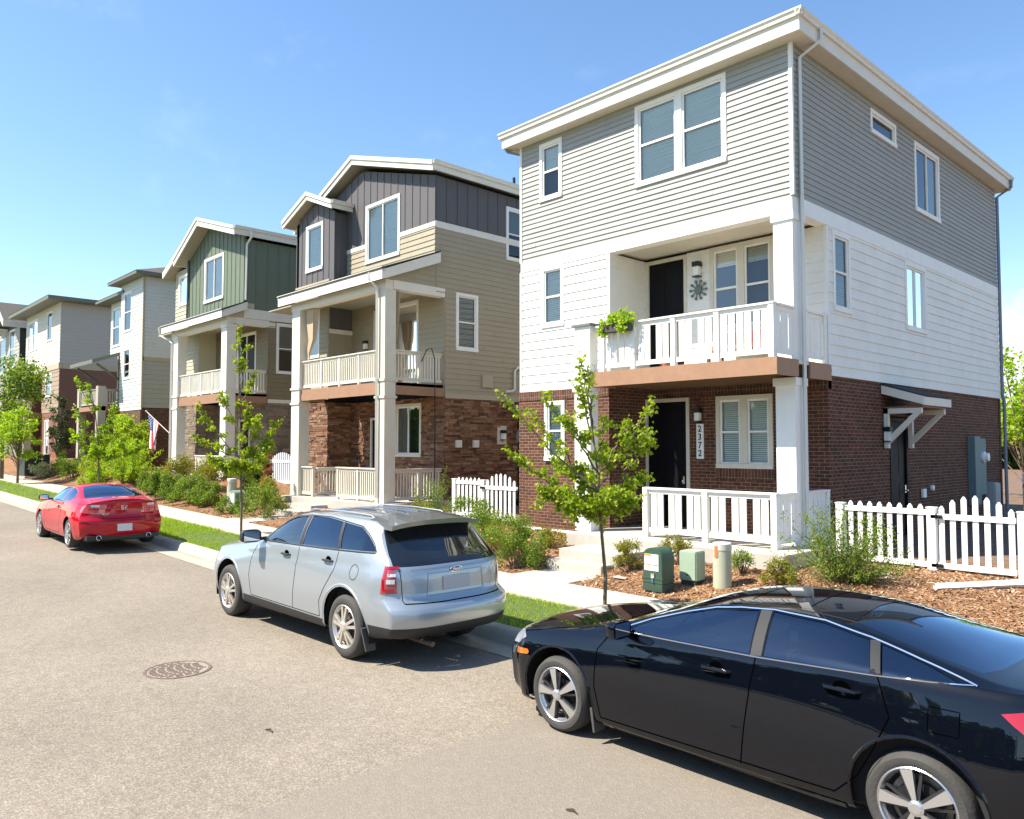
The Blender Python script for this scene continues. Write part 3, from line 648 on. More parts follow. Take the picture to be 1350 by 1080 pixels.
    a = MB(); a.lathe((X0-.02, 20.2, 1.5), (1,0,0), [(0,.07),(.06,.07),(.08,0)], 10); a.box(X0, X0+.05, 19.5, 19.7, 1.3, 1.5); a.build('wall_vent', LAMPG, h)
    return h
def text(par, s, loc, size, m, name, rot=(math.pi/2, 0, 0), depth=.004, shear=0):
    c = bpy.data.curves.new(name, 'FONT'); c.body = s; c.size = size; c.extrude = depth; c.align_x = 'CENTER'; c.align_y = 'CENTER'; c.shear = shear; c.offset = size*.012
    o = bpy.data.objects.new(name, c); COL.objects.link(o); dg = bpy.context.evaluated_depsgraph_get(); dg.update()
    me = bpy.data.meshes.new_from_object(o.evaluated_get(dg)); bpy.data.objects.remove(o); bpy.data.curves.remove(c)
    me.materials.clear(); me.materials.append(m); ob = bpy.data.objects.new(name, me); COL.objects.link(ob)
    ob.parent = par; ob.location = Vector(loc)-(worldloc(par) if par else Vector((0,0,0))); ob.rotation_euler = rot
    return ob
H1()
# ================================================================ HOUSES 2 AND 3 : gabled houses with column porches
LAP2 = mat('khaki_lap_paint', (.33,.285,.20), .65, var=.05, vscale=2); BB2 = mat('brown_grey_board_paint', (.095,.088,.09), .65, var=.06, vscale=2)
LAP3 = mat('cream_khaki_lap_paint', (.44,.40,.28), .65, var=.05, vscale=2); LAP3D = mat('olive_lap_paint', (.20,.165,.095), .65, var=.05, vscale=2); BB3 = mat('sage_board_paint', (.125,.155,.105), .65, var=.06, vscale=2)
def porch_roof(h, x0, x1, y0, y1, z0, z1, gx=0, cheek=None):
    mb = MB(); slab(mb, [(x0,y0,z0),(x1,y0,z0),(x1,y1,z1),(x0,y1,z1)], .05); r = mb.build('porch_roof', ROOFDK, h)
    mb = MB(); mb.box(x0, x1, y0+.02, y0+.06, z0-.33, z0-.05)
    for x in (x0, x1-.04): mb.hexa([(x,y0+.062,z0-.33),(x+.04,y0+.062,z0-.33),(x+.04,y1,z1-.36),(x,y1,z1-.36),(x,y0+.062,z0-.05),(x+.04,y0+.062,z0-.05),(x+.04,y1,z1-.05),(x,y1,z1-.05)])
    mb.build('fascia', CREAML, r)
    if cheek:
        xx, ya, za, m_ = cheek; mb = MB(); sl = (z1-z0)/(y1-y0); z = za
        while z < z1-.06:
            zt = min(z+.165, z1-.06); yy = max(ya, y0+(zt+.06-z0)/sl); mb.hexa([(xx-.05,yy,z),(xx+.022,yy,z),(xx+.022,y1+.4,z),(xx-.05,y1+.4,z),(xx-.05,yy,zt),(xx+.006,yy,zt),(xx+.006,y1+.4,zt),(xx-.05,y1+.4,zt)]); z += .165
        mb.build('siding', m_, h)
    mb = MB(); gutter(mb, (x0-.05,y0,z0+.02), (x1,y0,z0+.02), (0,-1,0), .12, .12); mb.build('gutter', CREAML, r)
    return r
def gable(h, x0, xp, x1, y0, y1, z0, zp, z1, th=.09, bd=.26, m=None):
    """roof with ridge along y; left eave (x0,z0), ridge (xp,zp), right eave (x1,z1)"""
    mb = MB(); slab(mb, [(x0,y0,z0),(xp,y0,zp),(xp,y1,zp),(x0,y1,z0)], th); slab(mb, [(xp,y0,zp),(x1,y0,z1),(x1,y1,z1),(xp,y1,zp)], th); r = mb.build('roof', ROOF, h)
    mb = MB()
    for (a, za, c, zc) in ((x0,z0,xp,zp),(xp,zp,x1,z1)):
        mb.hexa([(a,y0-.05,za-bd-.04),(c,y0-.05,zc-bd-.04),(c,y0-.002,zc-bd-.04),(a,y0-.002,za-bd-.04),(a,y0-.05,za-.02),(c,y0-.05,zc-.02),(c,y0-.002,zc-.02),(a,y0-.002,za-.02)])
        mb.hexa([(a,y0-.09,za-.12),(c,y0-.09,zc-.12),(c,y0-.051,zc-.12),(a,y0-.051,za-.12),(a,y0-.09,za+.01),(c,y0-.09,zc+.01),(c,y0-.051,zc+.01),(a,y0-.051,za+.01)])
    mb.build('rake_board', CREAML, r)
    mb = MB(); mb.box(x0-.001, x0+.04, y0, y1, z0-bd, z0-.05); mb.build('fascia', CREAML, r); mb = MB(); mb.box(x1-.04, x1+.001, y0, y1, z1-bd, z1-.05); mb.build('fascia', CREAML, r)
    mb = MB(); gutter(mb, (x1+.1,y0-.05,z1+.03), (x1+.1,y1,z1+.03), (1,0,0), .12, .11); mb.build('gutter', CREAML, r); mb = MB(); gutter(mb, (x0-.1,y0-.05,z0+.03), (x0-.1,y1,z0+.03), (-1,0,0), .12, .11); mb.build('gutter', CREAML, r)
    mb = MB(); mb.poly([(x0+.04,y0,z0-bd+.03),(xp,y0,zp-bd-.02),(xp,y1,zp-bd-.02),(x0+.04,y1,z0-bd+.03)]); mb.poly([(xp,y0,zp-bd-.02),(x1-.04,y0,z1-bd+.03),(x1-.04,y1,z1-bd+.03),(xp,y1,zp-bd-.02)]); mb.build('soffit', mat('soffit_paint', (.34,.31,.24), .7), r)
    return r
def H2():
    h = root('house', (-22.9, 19, .5), 'house with dark board gables, tan siding and red stone base behind the silver car', 'house', 'houses along the street')
    xr, xl = -18.75, -26.4; yc, yu, yb, yk = 12.7, 14.5, 14.87, 26.0
    U = Fr('f', yu); B = Fr('f', yb); S = Fr('s', xr); SS = Fr('s', xr+.03); BY = Fr('f', 14.0); BL = Fr('f', 13.95)
    c = MB(); c.box(xl+.2, xr-.22, yb+.2, yk, .5, 8.4); c.box(xl+.2, xr-.22, yu+.2, yk, 8.4, 10.5); c.box(xl+.2, -24.25, 14.2, yb+.2, .5, 8.2); c.box(xl+.2, -24.0, 14.3, yb+.2, 8.3, 10.3); c.build('house_core', DARKIN, h)
    # upper storey: boards over lap, gable
    top = lambda u: min(10.72 + (u-xl)*.34, 11.95, 11.95-(u+22.98)*.285 if u > -22.98 else 99)
    wu = (-22.56, -20.58, 8.62, 10.62)
    batten(h, U, xl+.1, xr, 9.32, top, BB2, [wu]); lap(h, U, xl+.1, xr, 8.1, 9.18, LAP2, .17, [wu])
    mb = MB()
    for (p, q) in ((-23.75, wu[0]), (wu[1], xr+.03)): U.box(mb, p, q, 9.181, 9.32, -.03, .035)
    S.box(mb, yu+.0, yk, 9.14, 9.34, -.03, .035); mb.build('belt_board', CREAML, h)
    window(h, U, *wu, kind='slide', blind=BLIND, tw=.1)
    sw = (17.42, 18.9, 8.62, 10.4)
    batten(h, S, yu+.02, yk, 9.34, lambda u: 10.75, BB2, [sw], .42); lap(h, S, yu+.02, yk, 7.16, 9.14, LAP2, .165, [sw]); window(h, S, *sw, kind='hung', glass=GLASSD, blind=BLIND, bl=(.5,1))
    # bay
    wb = (-25.72, -24.52, 8.75, 10.45); btop = lambda u: 10.65+(u+26.45)*.44 if u < -25.1 else 11.2-(u+25.1)*.42
    batten(h, BY, -26.45, -23.76, 7.8, btop, BB2, [wb], .385); batten(h, Fr('s', -23.76), 14.02, 14.5, 7.8, lambda u: 10.6, BB2, (), .3); window(h, BY, *wb, kind='fixed', blind=BLIND, tw=.1)
    gable(h, -26.95, -25.15, -23.42, 13.7, 15.0, 10.85, 11.55, 10.86, bd=.24)
    gable(h, -27.0, -22.98, -18.45, 14.2, 26.4, 10.75, 12.4, 11.04, bd=.26)
    # middle storey
    lw = (15.3, 16.2, 5.45, 7.25); lap(h, S, yb+.02, yk, 4.06, 7.16, LAP2, .165, [lw]); window(h, S, *lw, blind=BLIND, bl=(0,1), glass=GLASSD, trim=WHITE)
    fd = (-22.6, -20.05, 4.36, 7.15)
    lap(h, B, -24.2, xr, 4.36, 7.4, LAP2, .165, [fd])
    fr = window(h, B, -21.6, -20.05, 4.5, 7.15, kind='fixed', trim=CREAML, glass=glassmat('green_glass', (.5,.62,.5), .25, base=(.10,.16,.10), boost=2.0), n=1); door(h, B, -22.6, -21.65, 4.4, 7.1, m=DOOR, trim=CREAML)
    lap(h, BL, xl, -24.0, 4.1, 8.3, LAP2, .165, [(-25.7,-24.6,5.6,7.5)]); window(h, BL, -25.7, -24.6, 5.6, 7.5, kind='hung', blind=BLIND)
    lap(h, Fr('s', -24.0), 13.97, yb, 4.36, 6.4, LAP2, .165); batten(h, Fr('s', -24.0), 13.97, yb, 6.55, lambda u: 7.4, BB2); mb = MB(); mb.box(-24.02, -23.96, 13.95, yb, 6.4, 6.55); mb.build('belt_board', CREAML, h)
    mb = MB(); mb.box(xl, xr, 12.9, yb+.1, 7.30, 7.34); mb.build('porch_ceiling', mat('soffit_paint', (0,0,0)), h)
    porch_roof(h, -24.75, -18.5, 12.4, 14.52, 7.55, 8.38, cheek=(-18.76, 12.72, 7.29, LAP2))
    mb = MB(); mb.box(-24.35, xr+.0, 12.72, 12.98, 7.02, 7.30); mb.box(xr-.27, xr+.02, 12.981, yb, 7.04, 7.301); mb.build('porch_beam', CREAML, h)
    # ground storey
    st = (15.0, yk)
    stone(h, SS, yb, yk, .75, 3.95, STONE_R, [(17.9, 19.1, .75, 3.3)]); stone(h, B, -24.2, xr+.02, .86, 4.0, STONE_R, [(-21.3,-19.88,2.15,3.85), (-22.75,-21.75,.86,3.5)]); stone(h, BL, xl, -24.0, .8, 4.0, STONE_R); stone(h, Fr('s', -24.0), 13.97, yb, .86, 4.0, STONE_R)
    window(h, B, -21.3, -19.88, 2.15, 3.85, kind='slide', trim=CREAM, glass=glassmat('green_reflecting_glass', (.45,.55,.4), .3, base=(.04,.06,.03), boost=2.0)); door(h, B, -22.75, -21.75, .87, 3.45)
    mb = MB(); S.box(mb, yb+.0, yk, 3.95, 4.10, -.02, .08); mb.build('belt_board', mat('khaki_belt_paint', (.38,.33,.23), .65), h)
    door(h, Fr('s', xr-.02), 17.9, 19.1, .6, 3.2, trim=DOOR)
    a = MB(); X0 = xr+.03; slab(a, [(X0,17.75,3.92),(X0+.9,17.75,3.62),(X0+.9,19.3,3.62),(X0,19.3,3.92)], .05); hd = a.build('door_hood', ROOFDK, h)
    a = MB(); a.hexa([(X0,17.71,3.72),(X0+.92,17.71,3.42),(X0+.92,17.75,3.42),(X0,17.75,3.72),(X0,17.71,3.88),(X0+.92,17.71,3.58),(X0+.92,17.75,3.58),(X0,17.75,3.88)]); a.prism([(X0,17.85,2.6),(X0,17.85,2.9),(X0+.6,17.85,3.5),(X0+.75,17.85,3.5)], (0,.1,0)); a.build('hood_bracket', mat('greyed_trim', (.30,.31,.30), .6), hd)
    wlamp(h, Fr('s', xr+.05), 17.2, 2.85, 1.1); a = MB(); Fr('s', xr+.03).box(a, 17.0, 17.4, 2.55, 3.15, 0, .03); a.build('lamp_block', CREAM, h); wlamp(h, B, -23.0, 5.95, 1.1)
    a = MB()
    for y in (15.25, 15.95): SS.box(a, y, y+.22, 2.45, 2.68, .02, .10)
    a.build('vent_hood', CREAML, h)
    a = MB(); SS.box(a, 16.35, 16.8, 4.35, 4.75, -.01, .05); a.build('vent_hood', mat('khaki_belt_paint', (0,0,0)), h)
    downspout(h, [(xr+.08,17.35,4.25),(xr+.09,17.6,4.27),(xr+.09,17.75,4.35),(xr+.09,17.75,4.95),(xr+.09,17.9,5.08),(xr+.09,18.1,5.0)], CREAML, .05, 'vent_pipe')
    # columns, deck, rails
    for (x0, x1) in ((-24.25, -23.72), (-19.2, -18.75)): column(h, x0, x1, yc, yc+.38, .86, 7.02, CREAM, [(3.87, 3.94), (4.36, 4.43)])
    mb = MB(); mb.box(-23.72, -19.2, yc+.10, yb-.05, 4.25, 4.34); mb.box(-19.2, xr-.0, yc+.40, yb-.05, 4.25, 4.34); d = mb.build('balcony_deck', CREAM, h)
    mb = MB(); mb.box(-23.72, -19.2, yc+.06, yc+.10, 3.99, 4.345); mb.box(xr-.04, xr, yc+.385, yb, 3.99, 4.345); mb.box(-24.2,-24.16,yc+.4,13.9,3.99,4.345); mb.build('deck_fascia', BROWN, d)
    f = Fr('f', yc+.14); s = Fr('s', xr-.1)
    kw = dict(style='picket', bw=.045, gap=.062, post_w=.075, zbot=.06)
    railing(h, f, (-23.72, -19.2), 4.35, 5.30, CREAM, posts=[-22.5,-21.4,-20.3], **kw); railing(h, s, (13.08, yb-.03), 4.35, 5.30, CREAM, posts=[14.0], **kw)
    railing(h, f, (-21.5, -19.2), .86, 1.85, CREAM, posts=[-21.44,-20.3], **kw); railing(h, f, (-23.72, -22.95), .86, 1.83, CREAM, posts=[-22.98], **kw); railing(h, s, (13.08, yb-.03), .86, 1.83, CREAM, posts=[14.0], **kw); railing(h, Fr('s', -22.95), (12.95, 14.0), .86, 1.8, CREAM, posts=[14.0], **kw)
    downspout(h, [(-19.15,12.42,7.5),(-19.15,12.42,7.3),(-19.05,12.62,7.05),(-19.05,12.64,1.0),(-19.1,12.5,.9)], CREAML, .05)
    mb = MB(); mb.box(-24.4, -18.4, 12.45, yb+.1, .2, .858); mb.build('porch_slab', CONC, h, bevel=.012)
    for (a, b_, zt) in ((11.9,12.448,.70),(11.35,11.898,.54),(10.8,11.348,.40)): m = MB(); m.box(-22.9,-21.4,a,b_,.1,zt); m.build('step', CONC, h, bevel=.012)
    mb = MB(); mb.box(-22.88, -21.42, 9.96, 10.797, .1, .352); mb.build('front_walk', CONC, h)
    flat(h, Fr('l', xl), 14.0, yk, .5, 11.0, LAP2, (), 'side_wall'); flat(h, Fr('b', yk), xl, xr, .5, 10.9, LAP2, (), 'rear_wall')
    # gathered outdoor curtain at the left column and at the right one
    for (cx, cy, w) in ((-23.35, 12.95, .30), (-18.95, 13.25, .12)):
        cu = MB(); n = 14
        prof = [(7.0, 1.0), (6.5, .9), (6.0, .62), (5.6, .35), (5.45, .22), (5.35, .3)]
        for j in range(len(prof)-1):
            for i in range(n):
                def pt(i_, j_):
                    a = (i_ % n)/n*2*math.pi; z, k = prof[j_]; r = w*k*(1+.22*math.sin(5*a)); return (cx-(.22 if k < .5 else 0)*w/.3+r*math.cos(a), cy+.35*r*math.sin(a), z)
                cu.poly([pt(i,j), pt(i+1,j), pt(i+1,j+1), pt(i,j+1)])
        o = cu.build('curtain', mat('beige_canvas', (.42,.33,.22), .8), None); tag(o, 'beige outdoor curtain tied back at the left column of the tan balcony' if cx < -20 else 'narrow beige curtain hanging behind the right column of the tan balcony', 'curtain')
    # things leaning behind the balcony rail
    pk = MB(); pk.box(-19.1, -19.07, 13.4, 13.56, 4.345, 5.2); o = pk.build('wooden_board', mat('tan_plank', (.5,.33,.2), .6), None); tag(o, 'tan board standing behind the side rail of the tan balcony', 'board')
    cord = MB().tube([(-18.74,14.0,5.0),(-18.70,14.15,5.36),(-18.65,14.3,5.42),(-18.6,14.38,5.1),(-18.6,14.4,3.5),(-18.6,14.4,1.6),(-18.55,14.35,1.0),(-18.5,13.9,.92),(-18.5,13.4,.93)], .018, 6); o = cord.build('black_cable', BLACKM, None, smooth=True); tag(o, 'black cable hanging from the tan balcony rail down to the ground', 'cable')
    return h
H2()
def H3():
    h = root('house', (-35, 19, .9), 'house with sage green board gable and tan stone porch', 'house', 'houses along the street')
    xr, xl, xm = -30.9, -39.2, -36.75; yc, yu, yb, yk = 13.3, 14.0, 15.1, 26.0
    U = Fr('f', yu); U2 = Fr('f', 14.3); B = Fr('f', yb); S = Fr('s', xr)
    c = MB(); c.box(xl+.2, xr-.22, yb+.2, yk, 1, 8.4); c.box(xm+.2, xr-.22, yu+.2, yk, 8.4, 10.7); c.box(xl+.2, xm, 14.5, yb+.3, 1, 11); c.build('house_core', DARKIN, h)
    top = lambda u: min(11.15+(u+37.0)*.50, 12.3-(u+34.6)*.245 if u > -34.6 else 99)
    wu = (-34.95, -32.88, 8.85, 10.85); wl = (-38.8, -37.35, 9.25, 10.75)
    batten(h, U, xm, xr, 8.0, top, BB3, [wu], .42); batten(h, S, yu+.02, yk, 8.15, lambda u: 11.05, BB3, (), .5); batten(h, Fr('l', xm), yu, 14.3, 8, lambda u: 11, BB3, (), .3)
    window(h, U, *wu, kind='slide', blind=BLIND, tw=.11, bl=(0,1)); lap(h, U2, xl, xm, 7.9, 11.0, LAP3, .18, [wl]); window(h, U2, *wl, kind='fixed', blind=BLIND, tw=.11)
    gable(h, -37.2, -34.5, -30.6, 13.46, 26.4, 11.2, 12.58, 11.42, bd=.32)
    mb = MB(); slab(mb, [(-39.75,13.9,11.0),(-37.0,13.9,12.2),(-37.0,26,12.2),(-39.75,26,11.0)], .1); r = mb.build('roof', ROOF, h)
    mb = MB(); mb.hexa([(-39.75,13.82,10.72),(-36.9,13.82,11.95),(-36.9,13.9,11.95),(-39.75,13.9,10.72),(-39.75,13.82,11.02),(-36.9,13.82,12.25),(-36.9,13.9,12.25),(-39.75,13.9,11.02)]); mb.build('rake_board', CREAML, r)
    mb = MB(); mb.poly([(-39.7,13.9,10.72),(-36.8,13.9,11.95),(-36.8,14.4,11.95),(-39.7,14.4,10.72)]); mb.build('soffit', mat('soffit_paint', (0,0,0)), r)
    # middle storey
    mb = MB(); S.box(mb, yu+.0, yk, 7.76, 8.15, -.05, .035); mb.box(-37.0, xr+.0, yc+.02, yc+.3, 7.45, 7.75); mb.box(xr-.28, xr+.02, yc+.302, 15.4, 7.48, 7.752); mb.build('belt_board', CREAML, h)
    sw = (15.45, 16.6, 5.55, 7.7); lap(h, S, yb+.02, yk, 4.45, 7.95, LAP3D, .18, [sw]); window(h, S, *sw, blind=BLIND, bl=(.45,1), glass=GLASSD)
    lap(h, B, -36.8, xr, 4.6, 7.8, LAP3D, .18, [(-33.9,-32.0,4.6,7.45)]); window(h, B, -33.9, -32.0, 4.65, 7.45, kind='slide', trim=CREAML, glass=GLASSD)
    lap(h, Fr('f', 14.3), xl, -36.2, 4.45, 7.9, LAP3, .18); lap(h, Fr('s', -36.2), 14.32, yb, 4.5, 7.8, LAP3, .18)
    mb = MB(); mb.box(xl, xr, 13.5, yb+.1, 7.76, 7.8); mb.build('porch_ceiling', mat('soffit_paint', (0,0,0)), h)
    porch_roof(h, -37.4, -30.65, 12.95, 14.05, 7.98, 8.45, cheek=(-30.9, 13.3, 7.74, LAP3))
    stone(h, Fr('s', xr+.03), yb, yk, 1.0, 4.3, STONE_T, far=True); stone(h, B, -36.3, xr+.02, 1.25, 4.4, STONE_T, [(-33.6,-32.5,1.25,3.7)], far=True); door(h, B, -33.6, -32.5, 1.26, 3.65); stone(h, Fr('f', 14.27), xl, -36.2, 1.0, 4.4, STONE_T, far=True); stone(h, Fr('s', -36.17), 14.3, yb, 1.2, 4.4, STONE_T, far=True)
    mb = MB(); S.box(mb, yb, yk, 4.3, 4.45, -.02, .07); mb.build('belt_board', CREAML, h)
    for (x0, x1) in ((-36.65, -36.1), (-31.4, -30.88)): column(h, x0, x1, yc, yc+.4, 1.27, 7.45, CREAML, [(4.15, 4.24), (4.68, 4.77), (7.3, 7.448)])
    mb = MB(); mb.box(-36.1, -31.4, yc+.1, yb-.05, 4.55, 4.65); mb.box(-31.4, xr, yc+.41, yb-.05, 4.55, 4.65); d = mb.build('balcony_deck', CREAM, h)
    mb = MB(); mb.box(-36.1, -31.4, yc+.06, yc+.10, 4.28, 4.66); mb.box(xr-.04, xr, yc+.402, yb, 4.28, 4.66); mb.build('deck_fascia', BROWN, d)
    f = Fr('f', yc+.14); s = Fr('s', xr-.1); kw = dict(style='picket', bw=.05, gap=.07, post_w=.08, zbot=.06)
    railing(h, f, (-36.1, -31.4), 4.66, 5.66, CREAML, posts=[-34.9,-33.7,-32.5], **kw); railing(h, s, (13.7, yb-.03), 4.66, 5.66, CREAML, posts=[14.4], **kw); railing(h, f, (-34.15, -31.4), 1.27, 2.1, CREAML, posts=[-34.1,-32.8], **kw)
    downspout(h, [(-37.4,12.9,7.95),(-37.4,12.95,7.6),(-37.0,13.25,7.35),(-36.7,13.25,7.2),(-36.72,13.25,1.5)], CREAML, .06)
    downspout(h, [(-30.5,14.1,11.3),(-30.5,14.1,11.05),(-30.8,14.05,10.8),(-30.85,14.05,8.5)], CREAML, .05); downspout(h, [(xm,13.95,11.1),(xm,13.92,8.3)], mat('dark_downspout', (.06,.07,.05), .5), .05)
    mb = MB(); mb.box(-36.8, -30.6, 13.05, yb+.1, .4, 1.268); mb.build('porch_slab', CONC, h); 
    for k in range(4): m = MB(); m.box(-35.9,-34.4,12.52-k*.42,12.94-k*.42,.3,1.10-k*.17); m.build('step', CONC, h)
    flat(h, Fr('l', xl), 14.3, yk, .5, 11.0, LAP3, (), 'side_wall'); flat(h, Fr('b', yk), xl, xr, .5, 11, LAP3, (), 'rear_wall')
H3()
# ================================================================ FAR HOUSES
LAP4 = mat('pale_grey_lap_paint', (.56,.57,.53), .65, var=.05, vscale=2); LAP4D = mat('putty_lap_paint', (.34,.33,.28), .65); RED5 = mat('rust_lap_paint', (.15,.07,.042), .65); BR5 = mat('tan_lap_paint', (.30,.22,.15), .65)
def hiproof(h, x0, x1, y0, y1, z, rise_, th=.16, m=ROOF, fm=None):
    mb = MB(); w = min(x1-x0, y1-y0)/2; cx = (x0+x1)/2; P, Q = (cx, y0+w, z+rise_), (cx, y1-w, z+rise_); A, B_, C_, D = (x0,y0,z), (x1,y0,z), (x1,y1,z), (x0,y1,z)
    for p in ([A,B_,P],[B_,C_,Q,P],[C_,D,Q],[D,A,P,Q]): mb.poly(p)
    r = mb.build('roof', m, h); mb = MB(); mb.box(x0+.02, x1-.02, y0+.02, y1-.02, z-th, z-.003); mb.build('fascia', fm or mat('olive_fascia', (.13,.135,.10), .6), r)
DULL = mat('dull_khaki_trim', (.38,.35,.28), .65)
def H4():
    h = root('house', (-46, 19, 1.2), 'pale grey house with putty lower siding and a hooded balcony', 'house', 'houses along the street')
    xr, xm, xl, yk = -42.9, -46.5, -50.3, 25.5; F = Fr('f', 14.0); G_ = Fr('f', 14.9); S = Fr('s', xr)
    c = MB(); c.box(xl+.2, xr-.22, 15.2, yk, 1, 11); c.box(xm+.2, xr-.22, 14.25, 15.3, 1, 11); c.build('house_core', DARKIN, h)
    wa = (-46.0,-44.7,8.7,10.9) ; wb = (-45.9,-44.8,6.1,7.8); wc = (-50.0,-47.2,8.3,10.6)
    lap(h, F, xm, xr, 4.4, 11.4, LAP4, .19, [wa, wb]); window(h, F, *wa); window(h, F, *wb)
    lap(h, Fr('f', 14.6), xl, xm, 7.9, 11.3, LAP4, .19, [wc]); window(h, Fr('f', 14.6), *wc, n=2, blind=BLIND, bl=(.5,1)); lap(h, Fr('f', 15.1), xl, xm, 4.6, 8, LAP4D, .19, [(-49.4,-46.9,4.7,7.6)]); window(h, Fr('f', 15.1), -49.4, -46.9, 4.7, 7.6, n=2, trim=WHITE)
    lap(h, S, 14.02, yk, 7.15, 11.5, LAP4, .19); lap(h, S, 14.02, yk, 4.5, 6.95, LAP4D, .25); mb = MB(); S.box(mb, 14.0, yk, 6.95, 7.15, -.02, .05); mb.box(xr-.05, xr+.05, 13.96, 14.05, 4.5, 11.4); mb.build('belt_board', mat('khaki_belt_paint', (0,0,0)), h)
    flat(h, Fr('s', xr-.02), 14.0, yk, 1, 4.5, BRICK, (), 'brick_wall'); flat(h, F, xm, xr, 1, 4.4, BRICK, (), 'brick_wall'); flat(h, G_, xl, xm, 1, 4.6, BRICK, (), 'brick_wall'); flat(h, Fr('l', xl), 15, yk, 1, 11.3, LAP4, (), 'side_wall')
    hiproof(h, -47.1, -42.3, 13.4, 26, 11.55, .9); hiproof(h, -51.1, -46.0, 13.9, 26, 11.1, .8)
    mb = MB(); slab(mb, [(-50.9,12.6,7.2),(-46.55,12.6,7.2),(-46.55,14.8,8.0),(-50.9,14.8,8.0)], .2); hd = mb.build('balcony_hood', mat('olive_fascia', (0,0,0)), h); mb = MB(); 
    for x in (-46.8, -50.5): mb.tube([(x,12.9,7.0),(x,14.9,5.6)], .07, 4)
    mb.build('hood_bracket', mat('olive_fascia', (0,0,0)), hd)
    mb = MB(); mb.box(-50.8,-46.8,13.0,15,4.45,4.7); d = mb.build('balcony_deck', BROWN, h)
    for x in (-50.8, -47.2): column(h, x, x+.4, 13.0, 13.4, 1.2, 5.8, DULL)
    railing(h, Fr('f', 13.1), (-50.4,-47.2), 4.7, 5.65, DULL, style='picket', bw=.08, gap=.06); railing(h, Fr('s', -46.85), (13.4,14.9), 4.7, 5.65, DULL, style='picket', bw=.08, gap=.06)
def H5():
    h = root('house', (-62, 19, 1.4), 'fifth house from the right, cream siding over rust brown siding with a flat overhanging roof', 'house', 'houses along the street')
    xr, xm, xl, yk = -59.1, -63.6, -68.8, 25.5; F = Fr('f', 14.0); S = Fr('s', xr); G_ = Fr('f', 15.4)
    c = MB(); c.box(xl+.2, xr-.22, 15.7, yk, 1, 11); c.box(xm+.2, xr-.22, 14.25, 15.8, 1, 11.5); c.box(xl+.2, xm+.3, 14.25, 15.8, 8.2, 11.5); c.build('house_core', DARKIN, h)
    lap(h, F, xl, xr, 8.1, 12.3, mat('cream_lap_paint', (.58,.55,.45), .65), .24, [(-68.2,-65.2,9.5,11.8),(-62.6,-61.2,9.8,11.9)]); window(h, F, -68.2,-65.2,9.5,11.8, n=2); window(h, F, -62.6,-61.2,9.8,11.9)
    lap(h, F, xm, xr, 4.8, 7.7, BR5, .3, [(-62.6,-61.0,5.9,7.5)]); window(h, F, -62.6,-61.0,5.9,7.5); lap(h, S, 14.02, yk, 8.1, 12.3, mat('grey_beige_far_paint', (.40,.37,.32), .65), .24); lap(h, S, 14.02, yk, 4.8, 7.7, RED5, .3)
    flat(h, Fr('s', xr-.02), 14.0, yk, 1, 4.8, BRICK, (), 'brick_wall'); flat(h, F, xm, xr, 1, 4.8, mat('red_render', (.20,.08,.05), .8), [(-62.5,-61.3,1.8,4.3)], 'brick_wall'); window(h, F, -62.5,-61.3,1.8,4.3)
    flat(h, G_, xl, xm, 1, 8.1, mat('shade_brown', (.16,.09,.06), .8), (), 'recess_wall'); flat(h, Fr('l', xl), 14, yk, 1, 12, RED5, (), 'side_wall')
    mb = MB(); F.box(mb, xl, xr, 7.7, 8.1, -.2, .05); S.box(mb, 14.2, yk, 7.7, 8.1, -.02, .05); mb.build('belt_board', mat('khaki_belt_paint', (0,0,0)), h)
    hiproof(h, -70, -58.2, 13.0, 26.5, 12.45, 1.0, .25)
    mb = MB(); mb.box(-69.4,-63.8,13.0,15.4,4.55,4.85); mb.build('balcony_deck', BROWN, h)
    for x in (-69.4,-64.3): column(h, x, x+.45, 13.0, 13.45, 1.4, 5.9, DULL); 
    column(h, -69.4, -69.0, 13.9, 14.3, 5.9, 8, DULL)
    railing(h, Fr('f', 13.1), (-69.0,-64.3), 4.85, 5.85, DULL, style='picket', bw=.1, gap=.08); railing(h, Fr('f', 13.1), (-69.0,-65.6), 1.5, 2.5, DULL, style='picket', bw=.1, gap=.08)
def H6():
    h = root('house', (-78, 19, 1.6), 'farthest house at the left edge, dark gabled dormer with pale trim above the street tree', 'house', 'houses along the street')
    xr, xl, yk = -72.0, -84, 26; F = Fr('f', 14.2); S = Fr('s', xr)
    c = MB(); c.box(xl+.2, xr-.22, 14.5, yk, 1, 12); c.build('house_core', DARKIN, h)
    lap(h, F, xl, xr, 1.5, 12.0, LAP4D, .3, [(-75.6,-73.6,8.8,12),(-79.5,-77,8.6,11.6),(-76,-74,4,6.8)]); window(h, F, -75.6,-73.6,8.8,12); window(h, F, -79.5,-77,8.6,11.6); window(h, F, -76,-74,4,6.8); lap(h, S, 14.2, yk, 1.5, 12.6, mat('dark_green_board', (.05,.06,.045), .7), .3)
    gable(h, -77.6, -74.8, -71.6, 13.0, 27, 12.3, 14.2, 12.3, bd=.45); gable(h, -84.5, -80, -76.5, 13.6, 27, 11.8, 13.6, 12.2, bd=.45)
    batten(h, F, -77.4, xr, 12.0, lambda u: 13.9-abs(u+74.8)*.6, mat('dark_green_board', (0,0,0)), (), .6)
H4(); H5(); H6()
